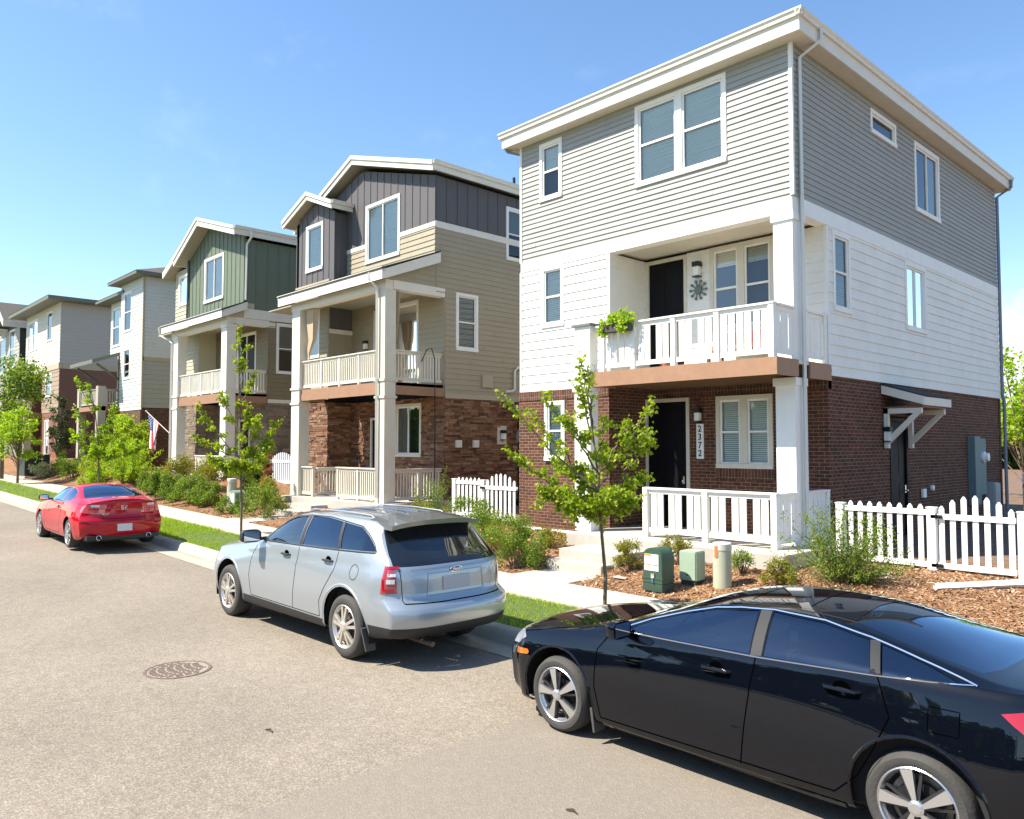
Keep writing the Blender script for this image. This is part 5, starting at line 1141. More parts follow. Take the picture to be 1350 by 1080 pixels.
# ---- silver crossover
def suv():
    r = root('parked_car', (-9.775, 5.90, 0), 'silver crossover parked in front of the tan house with a dark tinted rear window', 'car', 'cars parked along the curb')
    wb, R, ar = 3.21, .372, .465; W_ = .93
    T = dict(W=W_, xf=-2.60, xr=2.78, xa=-2.15, xb=1.85, xf0=0, kf=.46, kr=.30, cp=4, crown=2.6, crk=.010,
      zb=[(-2.6,.33),(-2,.27),(2,.29),(2.78,.36)], wb=[(-2.6,.80),(-1.5,.895),(1.6,.90),(2.78,.84)], zm=[(-2.6,.6),(-1.6,.70),(0,.66),(1.6,.74),(2.78,.72)],
      wm=[(-2.6,.84),(-1.6,.935),(0,.92),(1.6,.945),(2.4,.93),(2.78,.87)],
      zs=[(-2.6,.84),(-2.3,.93),(-1.6,1.03),(-.9,1.11),(-.4,1.15),(.8,1.20),(1.8,1.225),(2.3,1.23),(2.78,1.21)],
      ws=[(-2.6,.70),(-2.2,.79),(-1.6,.835),(-.4,.865),(1,.87),(1.8,.86),(2.4,.83),(2.78,.78)],
      zr=[(-2.6,.865),(-2.3,.96),(-1.6,1.065),(-1.0,1.15),(-.78,1.205),(-.1,1.53),(.2,1.585),(.9,1.62),(1.6,1.612),(2.1,1.59),(2.78,1.55)],
      wr=[(-2.6,.62),(-2.2,.70),(-1.6,.745),(-1.0,.76),(-.78,.755),(-.1,.67),(.3,.66),(1.5,.67),(2.1,.665),(2.5,.66),(2.78,.655)],
      zc=[(-2.6,.91),(-2.3,1.02),(-1.6,1.13),(-1.1,1.18),(-.9,1.21),(-.1,1.585),(.25,1.64),(.9,1.675),(1.6,1.665),(2.1,1.64),(2.78,1.60)],
      cr=[(-2.6,.8),(0,.93),(2.78,1.0)],
      front=[(.3,-2.45),(.5,-2.60),(.75,-2.60),(.9,-2.50),(1.0,-2.38)],
      rear=[(.30,2.52),(.40,2.66),(.56,2.72),(.68,2.72),(.715,2.66),(.735,2.60),(.80,2.58),(1.0,2.57),(1.14,2.53),(1.25,2.40),(1.35,2.28),(1.45,2.17),(1.5,2.12),(1.6,2.05)])
    c = Car(T); c.loft(); P = paint('silver_car_paint', (.38,.42,.45), metal=.55, rough=.36)
    for sx in (-wb/2, wb/2):
        for fl in (sideL, sideR): c.cut(circ(sx, R+.005, ar, 30), (0,2), fl)
    w1 = [(-.62,1.20),(.41,1.225),(.34,1.575),(.05,1.548),(-.15,1.49),(-.40,1.365)]
    w2 = [(.50,1.23),(1.36,1.255),(1.24,1.565),(.9,1.59),(.45,1.585)]
    w3 = [(1.42,1.26),(2.10,1.285),(2.02,1.37),(1.88,1.46),(1.70,1.53),(1.30,1.56)]
    win = [c.cut(w, (0,2), f) for w in (w1, w2, w3) for f in (sideL, sideR)]
    ws = c.cut([(-.92,-.70),(-.92,.70),(-.78,.72),(-.14,.63),(-.08,.3),(-.06,0),(-.08,-.3),(-.14,-.63),(-.78,-.72)], (0,1), upf)
    rear = lambda f: f.normal.x > .2 and f.calc_center_median().x > 1.86
    rw = c.cut([(-.765,1.135),(.765,1.135),(.745,1.25),(.645,1.53),(.0,1.55),(-.645,1.53),(-.745,1.25)], (1,2), rear)
    tlp = [(2.30,1.145),(2.90,1.15),(2.90,.865),(2.30,.845)]
    cm = lambda f: f.calc_center_median()
    ta = [c.cut(tlp, (0,2), f) for f in (lambda f: cm(f).y < -.3, lambda f: cm(f).y > .3)]
    tl = [c.cut([(-1.2,.8),(-.745,.8),(-.765,1.2),(-1.2,1.2)], (1,2), lambda f: cm(f).x > 2.2, (ta[0],)), c.cut([(1.2,.8),(.745,.8),(.765,1.2),(1.2,1.2)], (1,2), lambda f: cm(f).x > 2.2, (ta[1],))]
    bl = c.cut([(-1.2,.2),(1.2,.2),(1.2,.475),(-1.2,.475)], (1,2), lambda f: f.calc_center_median().x > 2.07 and f.normal.z < .75)
    lo = [c.cut([(-1.13,.2),(1.12,.2),(1.12,.385),(-1.13,.40)], (0,2), f) for f in (sideL, sideR)]
    roofp = c.cut([(-.02,-.53),(2.05,-.52),(2.05,.52),(-.02,.53)], (0,1), lambda f: f.normal.z > .5 and f.calc_center_median().z > 1.4)
    c.piece([0]+ta, 'body', P, r); c.piece(roofp, 'roof_panel', mat('dark_grey_roof_paint', (.17,.185,.195), .3, metal=.5, coat=1), r)
    for i in range(2): c.piece(win[i], 'side_window', TINTL, r, -.005)
    for i in range(2, 6): c.piece(win[i], 'side_window', TINT2, r, -.005)
    c.piece(ws, 'windshield', TINTG, r, -.003); c.piece(rw, 'rear_window', glassmat('black_rear_glass', (.06,.07,.08), .75, boost=1.7), r, -.003)
    c.piece(bl, 'bumper_cladding', BLKP, r, .004)
    for l in lo: c.piece(l, 'sill_cladding', BLKP, r, .004)
    for tt in tl: 
        o = c.piece(tt, 'taillight', mat('clear_red_lens', (.33,.06,.07), .12, coat=1), r, .006)
    TLR = mat('red_lens', (0,0,0)); TLW = mat('white_lens', (.62,.60,.62), .15, coat=1)
    for zz in (.885, 1.13): c.ribbon([(2.335,zz),(2.40,zz),(2.43,zz)], (0,2), -1, .03, TLR, 'taillight_band', r, off=.010)
    c.ribbon([(2.34,.885),(2.325,1.0),(2.335,1.13)], (0,2), -1, .03, TLR, 'taillight_band', r, off=.010)
    c.ribbon([(2.37,.98),(2.40,.98),(2.43,.98)], (0,2), -1, .05, TLW, 'taillight_band', r, off=.010); c.ribbon([(2.37,1.05),(2.40,1.05),(2.43,1.05)], (0,2), -1, .035, TLW, 'taillight_band', r, off=.010)
    for pts in ([(-.86,.42),(-.90,.7),(-.86,1.0),(-.72,1.16)], [(.34,.41),(.385,.7),(.44,1.2)], [(1.40,1.23),(1.36,1.0),(1.18,.78),(1.05,.6),(1.04,.41)], [(-.86,.415),(1.04,.41)]):
        c.ribbon(pts, (0,2), -1, .009, SEAM, 'door_gap', r)
    c.ribbon(circ(1.80, 1.03, .085, 26), (0,2), -1, .007, SEAM, 'fuel_door_gap', r, closed=True)
    c.ribbon([(.455,1.225),(.395,1.58)], (0,2), -1, .085, BLKP, 'door_pillar', r, off=.001); c.ribbon([(1.39,1.255),(1.27,1.565)], (0,2), -1, .06, BLKP, 'door_pillar', r, off=.001)
    c.ribbon([(-.66,1.19),(.5,1.218),(1.4,1.245),(2.10,1.272)], (0,2), -1, .022, BLKP, 'window_trim', r, h=.006)
    c.ribbon([(-.64,1.20),(-.40,1.378),(-.15,1.503),(.05,1.558),(.4,1.592),(.9,1.602),(1.30,1.572),(1.70,1.54),(1.88,1.472),(2.03,1.375),(2.11,1.28)], (0,2), -1, .016, BLKP, 'window_trim', r, h=.004)
    # hatch seams, spoiler, emblem, painted shade of crease and plate recess
    for s_ in (-1, 1): c.ribbon([(s_*.70,.735),(s_*.705,.9),(s_*.715,1.12)], (1,2), 1, .009, SEAM, 'hatch_gap', r)
    c.ribbon([(-.70,.735),(-.3,.725),(.3,.725),(.70,.735)], (1,2), 1, .024, SEAM, 'hatch_gap', r)
    c.ribbon([(-.60,1.095),(.60,1.095)], (1,2), 1, .006, mat('silver_shade_line', (.22,.25,.27), .4, metal=.5), 'hatch_crease_shade', r, off=.002)  # flat darker strip paints the shade of the hatch crease
    sp = MB(); n = 12; up = []; dn = []
    for i in range(n+1):
        y = -.64+1.28*i/n; k = 1-abs(y/.64)**3
        up.append((1.72, y, 1.622+.048*k)); dn.append((2.22+.03*k, y*1.02, 1.575+.045*k))
    for i in range(n):
        a, b_, c1, d1 = up[i], up[i+1], dn[i+1], dn[i]
        sp.poly([a, b_, c1, d1]); lw = lambda p, dx, dz: (p[0]+dx, p[1], p[2]+dz)
        sp.poly([d1, c1, lw(c1,-.02,-.055), lw(d1,-.02,-.055)]); sp.poly([lw(d1,-.02,-.055), lw(c1,-.02,-.055), lw(b_,.25,-.10), lw(a,.25,-.10)])
    for q in (0, n):
        a, d1 = up[q], dn[q]; sp.poly([a, d1, (d1[0]-.02,d1[1],d1[2]-.055), (a[0]+.25,a[1],a[2]-.10)])
    local(sp, 'spoiler', mat('dark_grey_roof_paint', (0,0,0)), r, smooth=True)
    P0, _ = c.proj((.0, 1.065), (1,2), 1); em = MB(); em.lathe((0,0,0), (1,0,0), [(0,.075),(.006,.075),(.010,.062),(.011,0)], 28)
    em.v = [(P0.x+v[0]+.002, v[1]*1.25, P0.z+v[2]*.5) for v in em.v]; o = local(em, 'emblem', CHROME, r, smooth=True)
    em = MB(); em.lathe((0,0,0), (1,0,0), [(0,.062),(.002,0)], 24); em.v = [(P0.x+v[0]+.0135, v[1]*1.25, P0.z+v[2]*.46) for v in em.v]; local(em, 'emblem_face', mat('blue_enamel', (.03,.06,.20), .2, coat=1), o)
    tx = text(None, 'Ford', (0,0,0), .055, CHROME, 'emblem_script', (math.pi/2, 0, math.pi/2), .001, .35); tx.parent = o; tx.location = (P0.x+.0165, 0, P0.z)
    P1, _ = c.proj((0., .93), (1,2), 1); m = MB(); m.box(P1.x-.02, P1.x+.012, -.20, .20, .84, 1.00); local(m, 'license_plate', mat('silver_blur_plate', (.42,.43,.45), .5), r, bevel=.004)
    c.ribbon([(-.40,1.045),(-.42,.80),(.42,.80),(.40,1.045)], (1,2), 1, .010, mat('silver_shade_line', (0,0,0)), 'plate_recess_shade', r, off=.002, closed=True)  # flat darker outline paints the shaded edge of the plate recess
    m = MB(); m.box(-1.0, 1.9, -.78, .78, .4, 1.10); local(m, 'cabin_floor', CABIN, r)
    m = MB(); m.hexa([(-.95,-.72,1.05),(-.5,-.72,1.05),(-.5,.72,1.05),(-.95,.72,1.05),(-.95,-.7,1.19),(-.45,-.7,1.20),(-.45,.7,1.20),(-.95,.7,1.19)]); local(m, 'dashboard', CABIN, r)
    m = MB(); m.lathe((-.28,-.38,1.18), (-.85,0,.5), [(0,.18),(.02,.195),(.035,.18),(.02,.165),(0,.18)], 24); local(m, 'steering_wheel', BLKP, r, smooth=True)
    seats(r, [(.25,(-.38,.38)),(1.15,(-.4,.0,.4))], .85, 1.32)
    for sx in (-wb/2, wb/2):
        for yy, out in ((-.915, -1), (.915, 1)): wheel(r, sx, yy, R, .248, .25, 'suv', ALLOYW, out); arch_liner(r, sx, out*.88, out*.58, ar+.03, R)
        c.ribbon(circ(sx, R+.005, ar+.022, 32, -.2, math.pi+.3), (0,2), -1, .03, P, 'arch_lip', r, h=.008, off=-.001)
    m = MB(); m.hexa([(2.035,-.89,.16),(2.055,-.89,.16),(2.055,-.76,.16),(2.035,-.76,.16),(1.985,-.93,.42),(2.01,-.93,.42),(2.01,-.76,.42),(1.985,-.76,.42)]); local(m, 'mudflap', GREYP, r)
    mirror(r, -.66, -.89, 1.26, BLKP, 1.25); handle(c, .12, 1.075, BLKP, r, .22); handle(c, 1.20, 1.105, BLKP, r, .22)
    for y in (-.535,.535): m = MB(); m.tube([(.1,y,1.62),(.2,y,1.655),(1.0,y,1.672),(1.60,y,1.655),(1.68,y,1.62)], .009, 6); local(m, 'roof_rail', P, r, smooth=True)
    for y in (-.3,-.1,.1,.3): c.ribbon([(.2,y),(1.0,y),(1.68,y)], (0,1), 1, .02, mat('dark_grey_roof_paint', (0,0,0)), 'roof_rib', r, h=.008)
    m = MB(); m.box(-2.2, 2.25, -.7, .7, .30, .38); local(m, 'underbody', BLKP, r)
    m = MB(); m.tube([(2.2,-.45,.30),(2.72,-.45,.29)], .03, 10); local(m, 'exhaust_pipe', mat('rusty_steel', (.12,.09,.07), .5, metal=.5), r)
    return r
# ---------------------------------------------------------------- red coupe
def coupe():
    z0 = rise(-21.5)
    r = root('parked_car', (-21.45, 5.93, z0+.02), 'red two-door coupe parked farthest down the street', 'car', 'cars parked along the curb', rz=R_(-1.5))
    wb, R, ar = 2.95, .33, .385; W_ = .92
    T = dict(W=W_, xf=-2.55, xr=2.60, xa=-2.0, xb=1.95, xf0=0, kf=.45, kr=.34, cp=3.8, crown=2.4, crk=.012,
      zb=[(-2.55,.26),(-1.9,.20),(2,.21),(2.6,.30)], wb=[(-2.55,.80),(-1.5,.87),(1.5,.88),(2.6,.84)], zm=[(-2.55,.5),(0,.56),(1.5,.60),(2.6,.62)], wm=[(-2.55,.84),(-1.5,.915),(0,.905),(1.5,.935),(2.6,.87)],
      zs=[(-2.55,.70),(-2.1,.80),(-1.5,.89),(-.8,.96),(.3,.99),(1.2,1.03),(1.9,1.045),(2.6,1.02)], ws=[(-2.55,.70),(-2.0,.80),(-1.4,.83),(.5,.84),(1.4,.84),(2.0,.81),(2.6,.74)],
      zr=[(-2.55,.72),(-2.1,.82),(-1.5,.915),(-.95,1.0),(-.75,1.05),(-.05,1.30),(.3,1.345),(.7,1.345),(1.1,1.29),(1.5,1.20),(1.8,1.115),(2.1,1.08),(2.6,1.05)],
      wr=[(-2.55,.64),(-2.0,.73),(-1.4,.745),(-.9,.74),(-.05,.61),(.5,.59),(1.1,.60),(1.5,.64),(1.85,.72),(2.6,.66)],
      zc=[(-2.55,.76),(-2.1,.87),(-1.5,.96),(-.95,1.03),(-.8,1.06),(0,1.37),(.35,1.415),(.7,1.42),(1.1,1.365),(1.5,1.255),(1.85,1.15),(2.1,1.13),(2.45,1.14),(2.6,1.12)],
      cr=[(-2.55,.66),(0,.82),(2.6,.92)], front=[(.15,-2.4),(.4,-2.55),(.6,-2.55),(.8,-2.35)], rear=[(.2,2.40),(.38,2.54),(.55,2.58),(.68,2.58),(.72,2.52),(.95,2.50),(1.1,2.50)])
    c = Car(T); c.loft(); P = paint('red_car_paint', (.40,.004,.018), rough=.22)
    for sx in (-wb/2, wb/2):
        for fl in (sideL, sideR): c.cut(circ(sx, R+.005, ar, 26), (0,2), fl)
    w1 = [(-.70,.995),(.62,1.02),(.66,1.325),(.3,1.325),(-.05,1.28),(-.40,1.15)]; w2 = [(.68,1.022),(1.10,1.045),(1.36,1.13),(1.18,1.235),(.95,1.30),(.72,1.325)]
    win = [c.cut(w, (0,2), f) for w in (w1, w2) for f in (sideL, sideR)]
    ws = c.cut([(-.88,-.68),(-.88,.68),(-.75,.69),(-.08,.58),(-.02,0),(-.08,-.58),(-.75,-.69)], (0,1), upf)
    rw = c.cut([(.98,-.53),(1.5,-.60),(1.80,-.665),(1.86,-.4),(1.87,0),(1.86,.4),(1.80,.665),(1.5,.60),(.98,.53),(.95,0)], (0,1), upf)
    tl = [c.cut([(2.20,.97),(2.2,.86),(2.7,.76),(2.7,1.0),(2.4,1.02)], (0,2), f) for f in (lambda f: f.normal.y < -.1, lambda f: f.normal.y > .1)]
    c.piece(0, 'body', P, r)
    for w in win: c.piece(w, 'side_window', TINT2, r, -.004)
    c.piece(ws, 'windshield', TINTG, r, -.003); c.piece(rw, 'rear_window', TINT2, r, -.003)
    for t in tl: c.piece(t, 'taillight', mat('pink_clear_lens', (.60,.10,.11), .08, coat=1), r, .004)
    for s_ in (-1, 1): 
        c.ribbon([(s_*.52,.90),(s_*.70,.91)], (1,2), 1, .11, mat('red_lens', (0,0,0)), 'taillight_lower', r, off=.004); c.ribbon([(s_*.50,.985),(s_*.66,.99)], (1,2), 1, .05, mat('white_lens', (0,0,0)), 'taillight_lower', r, off=.006)
    for pts in ([(-.86,.3),(-.90,.6),(-.80,.96)], [(.66,1.0),(.72,.7),(.66,.4),(.60,.3)], [(-.86,.28),(.60,.28)]): c.ribbon(pts, (0,2), -1, .009, SEAM, 'door_gap', r)
    c.ribbon([(-.75,.985),(.62,1.01),(1.10,1.035),(1.38,1.13),(1.18,1.25),(.95,1.315),(.3,1.34),(-.05,1.295),(-.42,1.165),(-.75,.985)], (0,2), -1, .012, mat('rosy_chrome', (.6,.5,.5), .2, metal=.9), 'window_trim', r, h=.004)
    for s_ in (-1, 1): c.ribbon([(s_*.44,.70),(s_*.46,.86),(s_*.62,1.05)], (1,2), 1, .008, SEAM, 'trunk_gap', r)
    c.ribbon([(-.44,.70),(.44,.70)], (1,2), 1, .010, SEAM, 'trunk_gap', r); c.ribbon([(-.86,.655),(0,.65),(.86,.655)], (1,2), 1, .012, P, 'bumper_edge', r, h=.012)
    p, _ = c.proj((0,.50), (1,2), 1); m = MB(); m.box(p.x-.005, p.x+.012, -.155, .155, .42, .58); local(m, 'license_plate', PLATE, r)
    p, _ = c.proj((0,.93), (1,2), 1); m = MB(); w, h = .055, .048
    ring = [(p.x+.006, w*(1.15 if s > 0 else .8)*a, .93+h*s) for a, s in ((-1,1),(1,1),(1,-1),(-1,-1),(-1,1))]; m.tube(ring, .010, 6)
    for s_ in (-1, 1): m.tube([(p.x+.008, s_*w*.62, .93+h*.8), (p.x+.008, s_*w*.40, .93-h*.8)], .009, 6)
    m.tube([(p.x+.008,-w*.5,.93),(p.x+.008,w*.5,.93)], .008, 6); local(m, 'emblem', CHROME, r)
    p, _ = c.proj((-.40,.80), (1,2), 1); tx = text(None, 'ACCORD', (0,0,0), .06, CHROME, 'badge', (math.pi/2,0,math.pi/2), .002); tx.parent = r; tx.location = (p.x+.006, -.33, .80)
    tx = text(None, 'V6', (0,0,0), .06, CHROME, 'badge', (math.pi/2,0,math.pi/2), .002); tx.parent = r; tx.location = (p.x+.008, .38, .83)
    for y in (-.52,.52): m = MB(); m.lathe((2.38,y,.29), (1,0,0), [(0,.05),(.16,.055),(.165,.045),(.05,.042),(.05,0)], 16); local(m, 'exhaust_tip', CHROME, r, smooth=True)
    m = MB(); m.box(2.2, 2.50, -.75, .75, .24, .33); m.box(-2.0, 2.2, -.7, .7, .18, .25); local(m, 'underbody', BLKP, r)
    m = MB(); m.box(-1.0, 2.2, -.78, .78, .25, .94); local(m, 'cabin_floor', CABIN, r); seats(r, [(.2,(-.38,.38))], .55, 1.08)
    for sx in (-wb/2, wb/2):
        for yy, out in ((-.90, -1), (.90, 1)): wheel(r, sx, yy, R, .245, .23, 'coupe', ALLOY, out); arch_liner(r, sx, out*.86, out*.56, ar+.03, R)
    mirror(r, -.62, -.87, 1.06, BLKP); handle(c, .42, .87, P, r)
    return r
sedan(); suv(); coupe()
# ================================================================ PLANTS
RD = Vector((math.sin(_ps), math.cos(_ps), 0)); FD = Vector((-math.cos(_ps), math.sin(_ps), 0))
def rv(s=1.0): return Vector((random.gauss(0, s), random.gauss(0, s), random.gauss(0, s)))
def leaf(mb, p, sz, maple=False, droop=.5, el=1.0):
    u = rv(); u.z -= droop; u.normalize(); w = u.cross(rv()).normalized(); n = u.cross(w); r = random.random(); f = n*sz*random.uniform(.05,.25)
    if maple:
        L = [(0,0),(.30,.12),(.52,.02),(.42,.34),(.62,.52),(.30,.58),(.0,1.05),(-.30,.58),(-.62,.52),(-.42,.34),(-.52,.02),(-.30,.12)]
        pts = [p+u*(b_*sz)+w*(a*sz)+f*abs(a)*2 for a, b_ in L]
        mb.poly(pts[:7]+[], 0, r); mb.poly([pts[0]]+pts[6:], 0, r)
    else:
        a, b_, c, d = p, p+u*sz*.5+w*sz*.32*el+f, p+u*sz, p+u*sz*.5-w*sz*.32*el+f
        mb.poly([a, b_, c], 0, r); mb.poly([a, c, d], 0, r)
LF1 = leafmat('maple_leaf', [(.13,.19,.012),(.22,.30,.018),(.33,.40,.03),(.16,.23,.014),(.43,.43,.05)], .5)
LF2 = leafmat('shrub_leaf', [(.06,.12,.016),(.13,.21,.024),(.22,.31,.04),(.09,.15,.018),(.32,.34,.05)], .4)
LF3 = leafmat('yellow_shrub_leaf', [(.10,.14,.012),(.20,.22,.02),(.30,.25,.03),(.14,.18,.015),(.36,.20,.04)], .4)
LFD = leafmat('dark_leaf', [(.015,.035,.008),(.03,.065,.012),(.05,.095,.016),(.02,.05,.01),(.07,.12,.02)], .25)
LFB = leafmat('lime_leaf', [(.15,.26,.015),(.26,.38,.025),(.38,.48,.04),(.19,.30,.018),(.46,.50,.06)], .5)
LFR = leafmat('rust_needle', [(.16,.05,.02),(.30,.11,.04),(.40,.17,.07),(.22,.08,.03),(.12,.05,.02)], .2)
BARK = mat('tree_bark', (.17,.125,.085), .9, bump=.6, bscale=30, var=.35, vscale=18)
PETAL = mat('rose_petal', (.70,.16,.20), .6)
def young_tree(base, trunk, limbs, label, nleaf, sz, r0=.035, lm=LF1, maple=True, name='young_tree', sc=1.0):
    """trunk: [(s, z)], limbs: (z on trunk, s_end, z_end, depth, density)"""
    base = Vector(base); h = root(name, base, label, 'tree', 'trees along the street')
    P = lambda s_, z, d=0: base+RD*s_*sc+FD*d*sc+Vector((0,0,z*sc))
    t = MB(); tp = [P(a, b_) for a, b_ in trunk]; t.tube(tp, [r0*(1-.8*i/(len(tp)-1)) for i in range(len(tp))], 8)
    lv = MB(); tot = sum(l[4] for l in limbs)
    def ts(z):
        for (a, b_), (c, d) in zip(trunk, trunk[1:]):
            if b_ <= z <= d: return a+(c-a)*(z-b_)/(d-b_)
        return trunk[-1][0]
    for (z0, se, ze, de, dn) in limbs:
        a = Vector((ts(z0), 0, z0)); b_ = Vector((se, de, ze)); mid = (a+b_)/2; mid.z -= .12*abs(se-a.x); mid.x += random.gauss(0,.05)
        pts = []
        for i in range(9):
            q = i/8; v = a*(1-q)**2+mid*2*q*(1-q)+b_*q*q+Vector((random.gauss(0,.02), random.gauss(0,.02), random.gauss(0,.02)))*(q > 0); pts.append(v)
        t.tube([P(v.x, v.z, v.y) for v in pts], [.014*sc*(1-.75*i/8)+.003 for i in range(9)], 5)
        n = int(nleaf*dn/tot)
        # side twigs carry the leaves
        tw = []
        for k in range(max(3, int(dn*5))):
            q = random.uniform(.25, 1); v = pts[min(8, int(q*8))]; L = random.uniform(.12,.34)*(1.15-q*.5)
            e = v+Vector((random.gauss(0,.7), random.gauss(0,.7), random.gauss(.15,.5))).normalized()*L; tw.append((v, e)); t.tube([P(v.x, v.z, v.y), P(e.x, e.z, e.y)], [.004*sc, .002*sc], 4)
        tw += [(pts[5], pts[8])]*2
        for k in range(n):
            v, e = random.choice(tw); q = random.uniform(.2, 1.08); p = v+(e-v)*q; p = p+Vector((random.gauss(0,.035), random.gauss(0,.035), random.gauss(0,.035)))
            leaf(lv, P(p.x, p.z, p.y), sz*random.uniform(.6,1.15), maple, .5)
    t.build('trunk', BARK, h, smooth=True); lv.build('crown', lm, h, rndattr=True, recalc=False); return h
def shrub(loc, w, hgt, label, lm=LF2, n=1500, sz=.05, cat='shrub', group='shrubs in the front beds', clumps=14, wispy=False, name='shrub', flowers=0, el=1, dep=None):
    x, y, z = loc; h = root(name, loc, label, cat, group); lv = MB(); st = MB(); C = []; dep = dep or w; n = int(n*2.4); sz = sz*.85; w = w*1.08; hgt = hgt*1.08
    for k in range(clumps):
        a = random.uniform(0, 6.3); r = random.random()**.55; zz = random.uniform(.18, .95); sh = math.sqrt(max(0, 1-(max(0, zz-.35)/.68)**2))
        C.append(Vector((math.cos(a)*r*w/2*sh, math.sin(a)*r*dep/2*sh, zz*hgt*(.8+.25*random.random()))))
    for c in C:
        c0 = Vector((c.x*.15, c.y*.15, 0)); m = (c+c0)/2+Vector((random.gauss(0,.02), random.gauss(0,.02), .04)); st.tube([Vector(loc)+c0, Vector(loc)+m, Vector(loc)+c*1.02], [.008,.006,.003], 4)
    for k in range(n):
        c = random.choice(C)
        if wispy: q = random.uniform(.3, 1.25); p = c*q+rv(.02*w)
        else: g = .5*(w*dep*hgt)**(1/3)/clumps**.36; p = c+rv(1).normalized()*g*random.random()**.5
        if p.z < .01: p.z = random.uniform(.01,.08)
        leaf(lv, Vector(loc)+p, sz*random.uniform(.6,1.3), False, -.35 if wispy else -.1, el)
    st.build('stem', BARK, h); lv.build('foliage', lm, h, rndattr=True, recalc=False)
    if flowers:
        f = MB()
        for k in range(flowers):
            c = random.choice(C); p = Vector(loc)+c+Vector((random.gauss(0,.06), random.gauss(0,.06), hgt*.12))
            for j in range(6): leaf(f, p, .035, False, -.6, 1.6)
        f.build('flower', PETAL, h, recalc=False)
    return h
def gz(x, y): return rise(x)+bed(x, y)-.02
def sh(x, y, w, hh, label, **k): return shrub((x, y, gz(x, y)), w, hh, label, **k)
# near young maple
young_tree((-7.22, 8.60, .14), [(0,0),(.02,.5),(-.03,1.1),(-.06,1.7),(-.12,2.3),(-.2,2.9),(-.27,3.4)],
  [(1.35,-.9,1.75,-.3,2.2),(1.4,.55,1.95,.2,2.0),(1.45,-1.35,2.3,.1,1.4),(1.5,.1,1.75,-.6,2.2),(1.5,-.2,1.9,.6,2.2),(1.6,.62,2.55,-.2,1.6),(1.7,-1.0,2.85,.25,1.2),(1.75,-1.42,3.05,-.1,.55),(1.8,.75,3.0,.15,.8),(1.9,.3,2.7,-.3,1.4),(2.0,-.55,2.75,-.4,1.3),(1.7,-.7,2.15,.5,1.8),(2.2,-.85,3.1,.1,.5),(2.2,.05,2.75,.35,.7),(2.4,-.38,3.2,-.1,.7),(2.6,-.2,3.45,.05,.5),(2.8,-.3,3.6,0,.35),(1.45,.45,1.6,-.4,1.6),(1.4,-.6,1.55,-.4,1.7),(1.35,-.15,1.5,.1,1.6)],
  'young maple with airy lime green leaves before the nearest porch', 6600, .058, .03)
young_tree((-19.15, 8.70, rise(-19.15)+.13), [(0,0),(0,.9),(-.03,1.6),(-.05,2.4),(-.1,3.4),(-.12,4.4),(-.15,5.2)],
  [(1.5,-.9,2.0,.1,2),(1.5,.75,2.3,0,2.4),(1.6,.5,1.7,-.3,2.4),(1.6,-.5,1.7,.3,2),(1.8,.9,2.9,.2,1.6),(1.9,-1.15,3.3,0,1.1),(1.9,.2,2.2,.5,2.4),(2.0,-1.1,2.5,-.3,1),(2.2,.55,3.0,-.3,1.5),(2.4,.1,3.2,.2,1.8),(2.6,-.6,3.6,.1,1),(3.0,.25,4.1,0,.9),(3.4,-.1,4.5,.1,.7),(4.0,-.1,5.2,0,.8),(1.7,0,1.9,-.5,2.4)],
  'slim young maple with bright green leaves standing beside the silver crossover', 6800, .064, .035)
young_tree((-31.0, 8.70, rise(-31)+.13), [(0,0),(0,1.2),(-.05,2.2),(-.2,3.4),(-.5,4.6)],
  [(1.4,-1.0,2.6,0,2),(1.5,.9,2.3,.1,2.5),(1.6,1.5,2.0,.2,2),(1.7,-.9,3.4,0,1.2),(1.8,1.2,3.1,0,2),(2.0,.2,3.0,.4,2),(2.4,.5,3.6,.0,1.5),(3.0,-.9,4.5,0,.7),(3.4,-.5,4.3,0,.6),(1.5,0,2.1,-.4,2)],
  'young tree with yellow green leaves in the verge beyond the red coupe', 4600, .10, .04, LFB, False)
def big_tree(loc, hgt, w, label, lm, n, sz, crown0=.35, name='tree', group='trees along the street', clumps=40, tr=.12):
    loc = Vector(loc); h = root(name, loc, label, 'tree', group); t = MB(); lv = MB(); zc = hgt*(1+crown0)/2; rz = hgt*(1-crown0)/2
    t.tube([loc, loc+Vector((.05,0,hgt*.3)), loc+Vector((-.05,.05,hgt*.7))], [tr, tr*.8, tr*.3], 8); C = []
    for k in range(clumps):
        v = rv().normalized()*random.random()**.4; c = Vector((v.x*w/2*.85, v.y*w/2*.85, zc+v.z*rz*.9)); C.append((c, random.uniform(.10,.19)*w)); t.tube([loc+Vector((0,0,hgt*crown0*random.uniform(.7,1.5))), loc+c], [tr*.22,.01], 4)
    for k in range(n):
        c, r = random.choice(C); v = rv().normalized()*r*random.random()**.45; v.z *= .7; leaf(lv, loc+c+v, sz*random.uniform(.6,1.3), False, .1)
    t.build('trunk', BARK, h); lv.build('crown', lm, h, rndattr=True, recalc=False); return h
big_tree((-48.5, 8.9, rise(-48.5)+.1), 6.8, 4.6, 'dark green leafy street tree at the left edge in front of the far houses', LF2, 5500, .16)
big_tree((-44.0, 8.75, rise(-44)+.1), 3.9, 2.6, 'small lime green tree at the left edge below the dark street tree', LFB, 3000, .13, .25, tr=.06)
big_tree((-56.0, 13.4, rise(-56)+.5), 5.2, 1.5, 'dark columnar evergreen against the rust sided house', LFD, 2500, .12, .02)
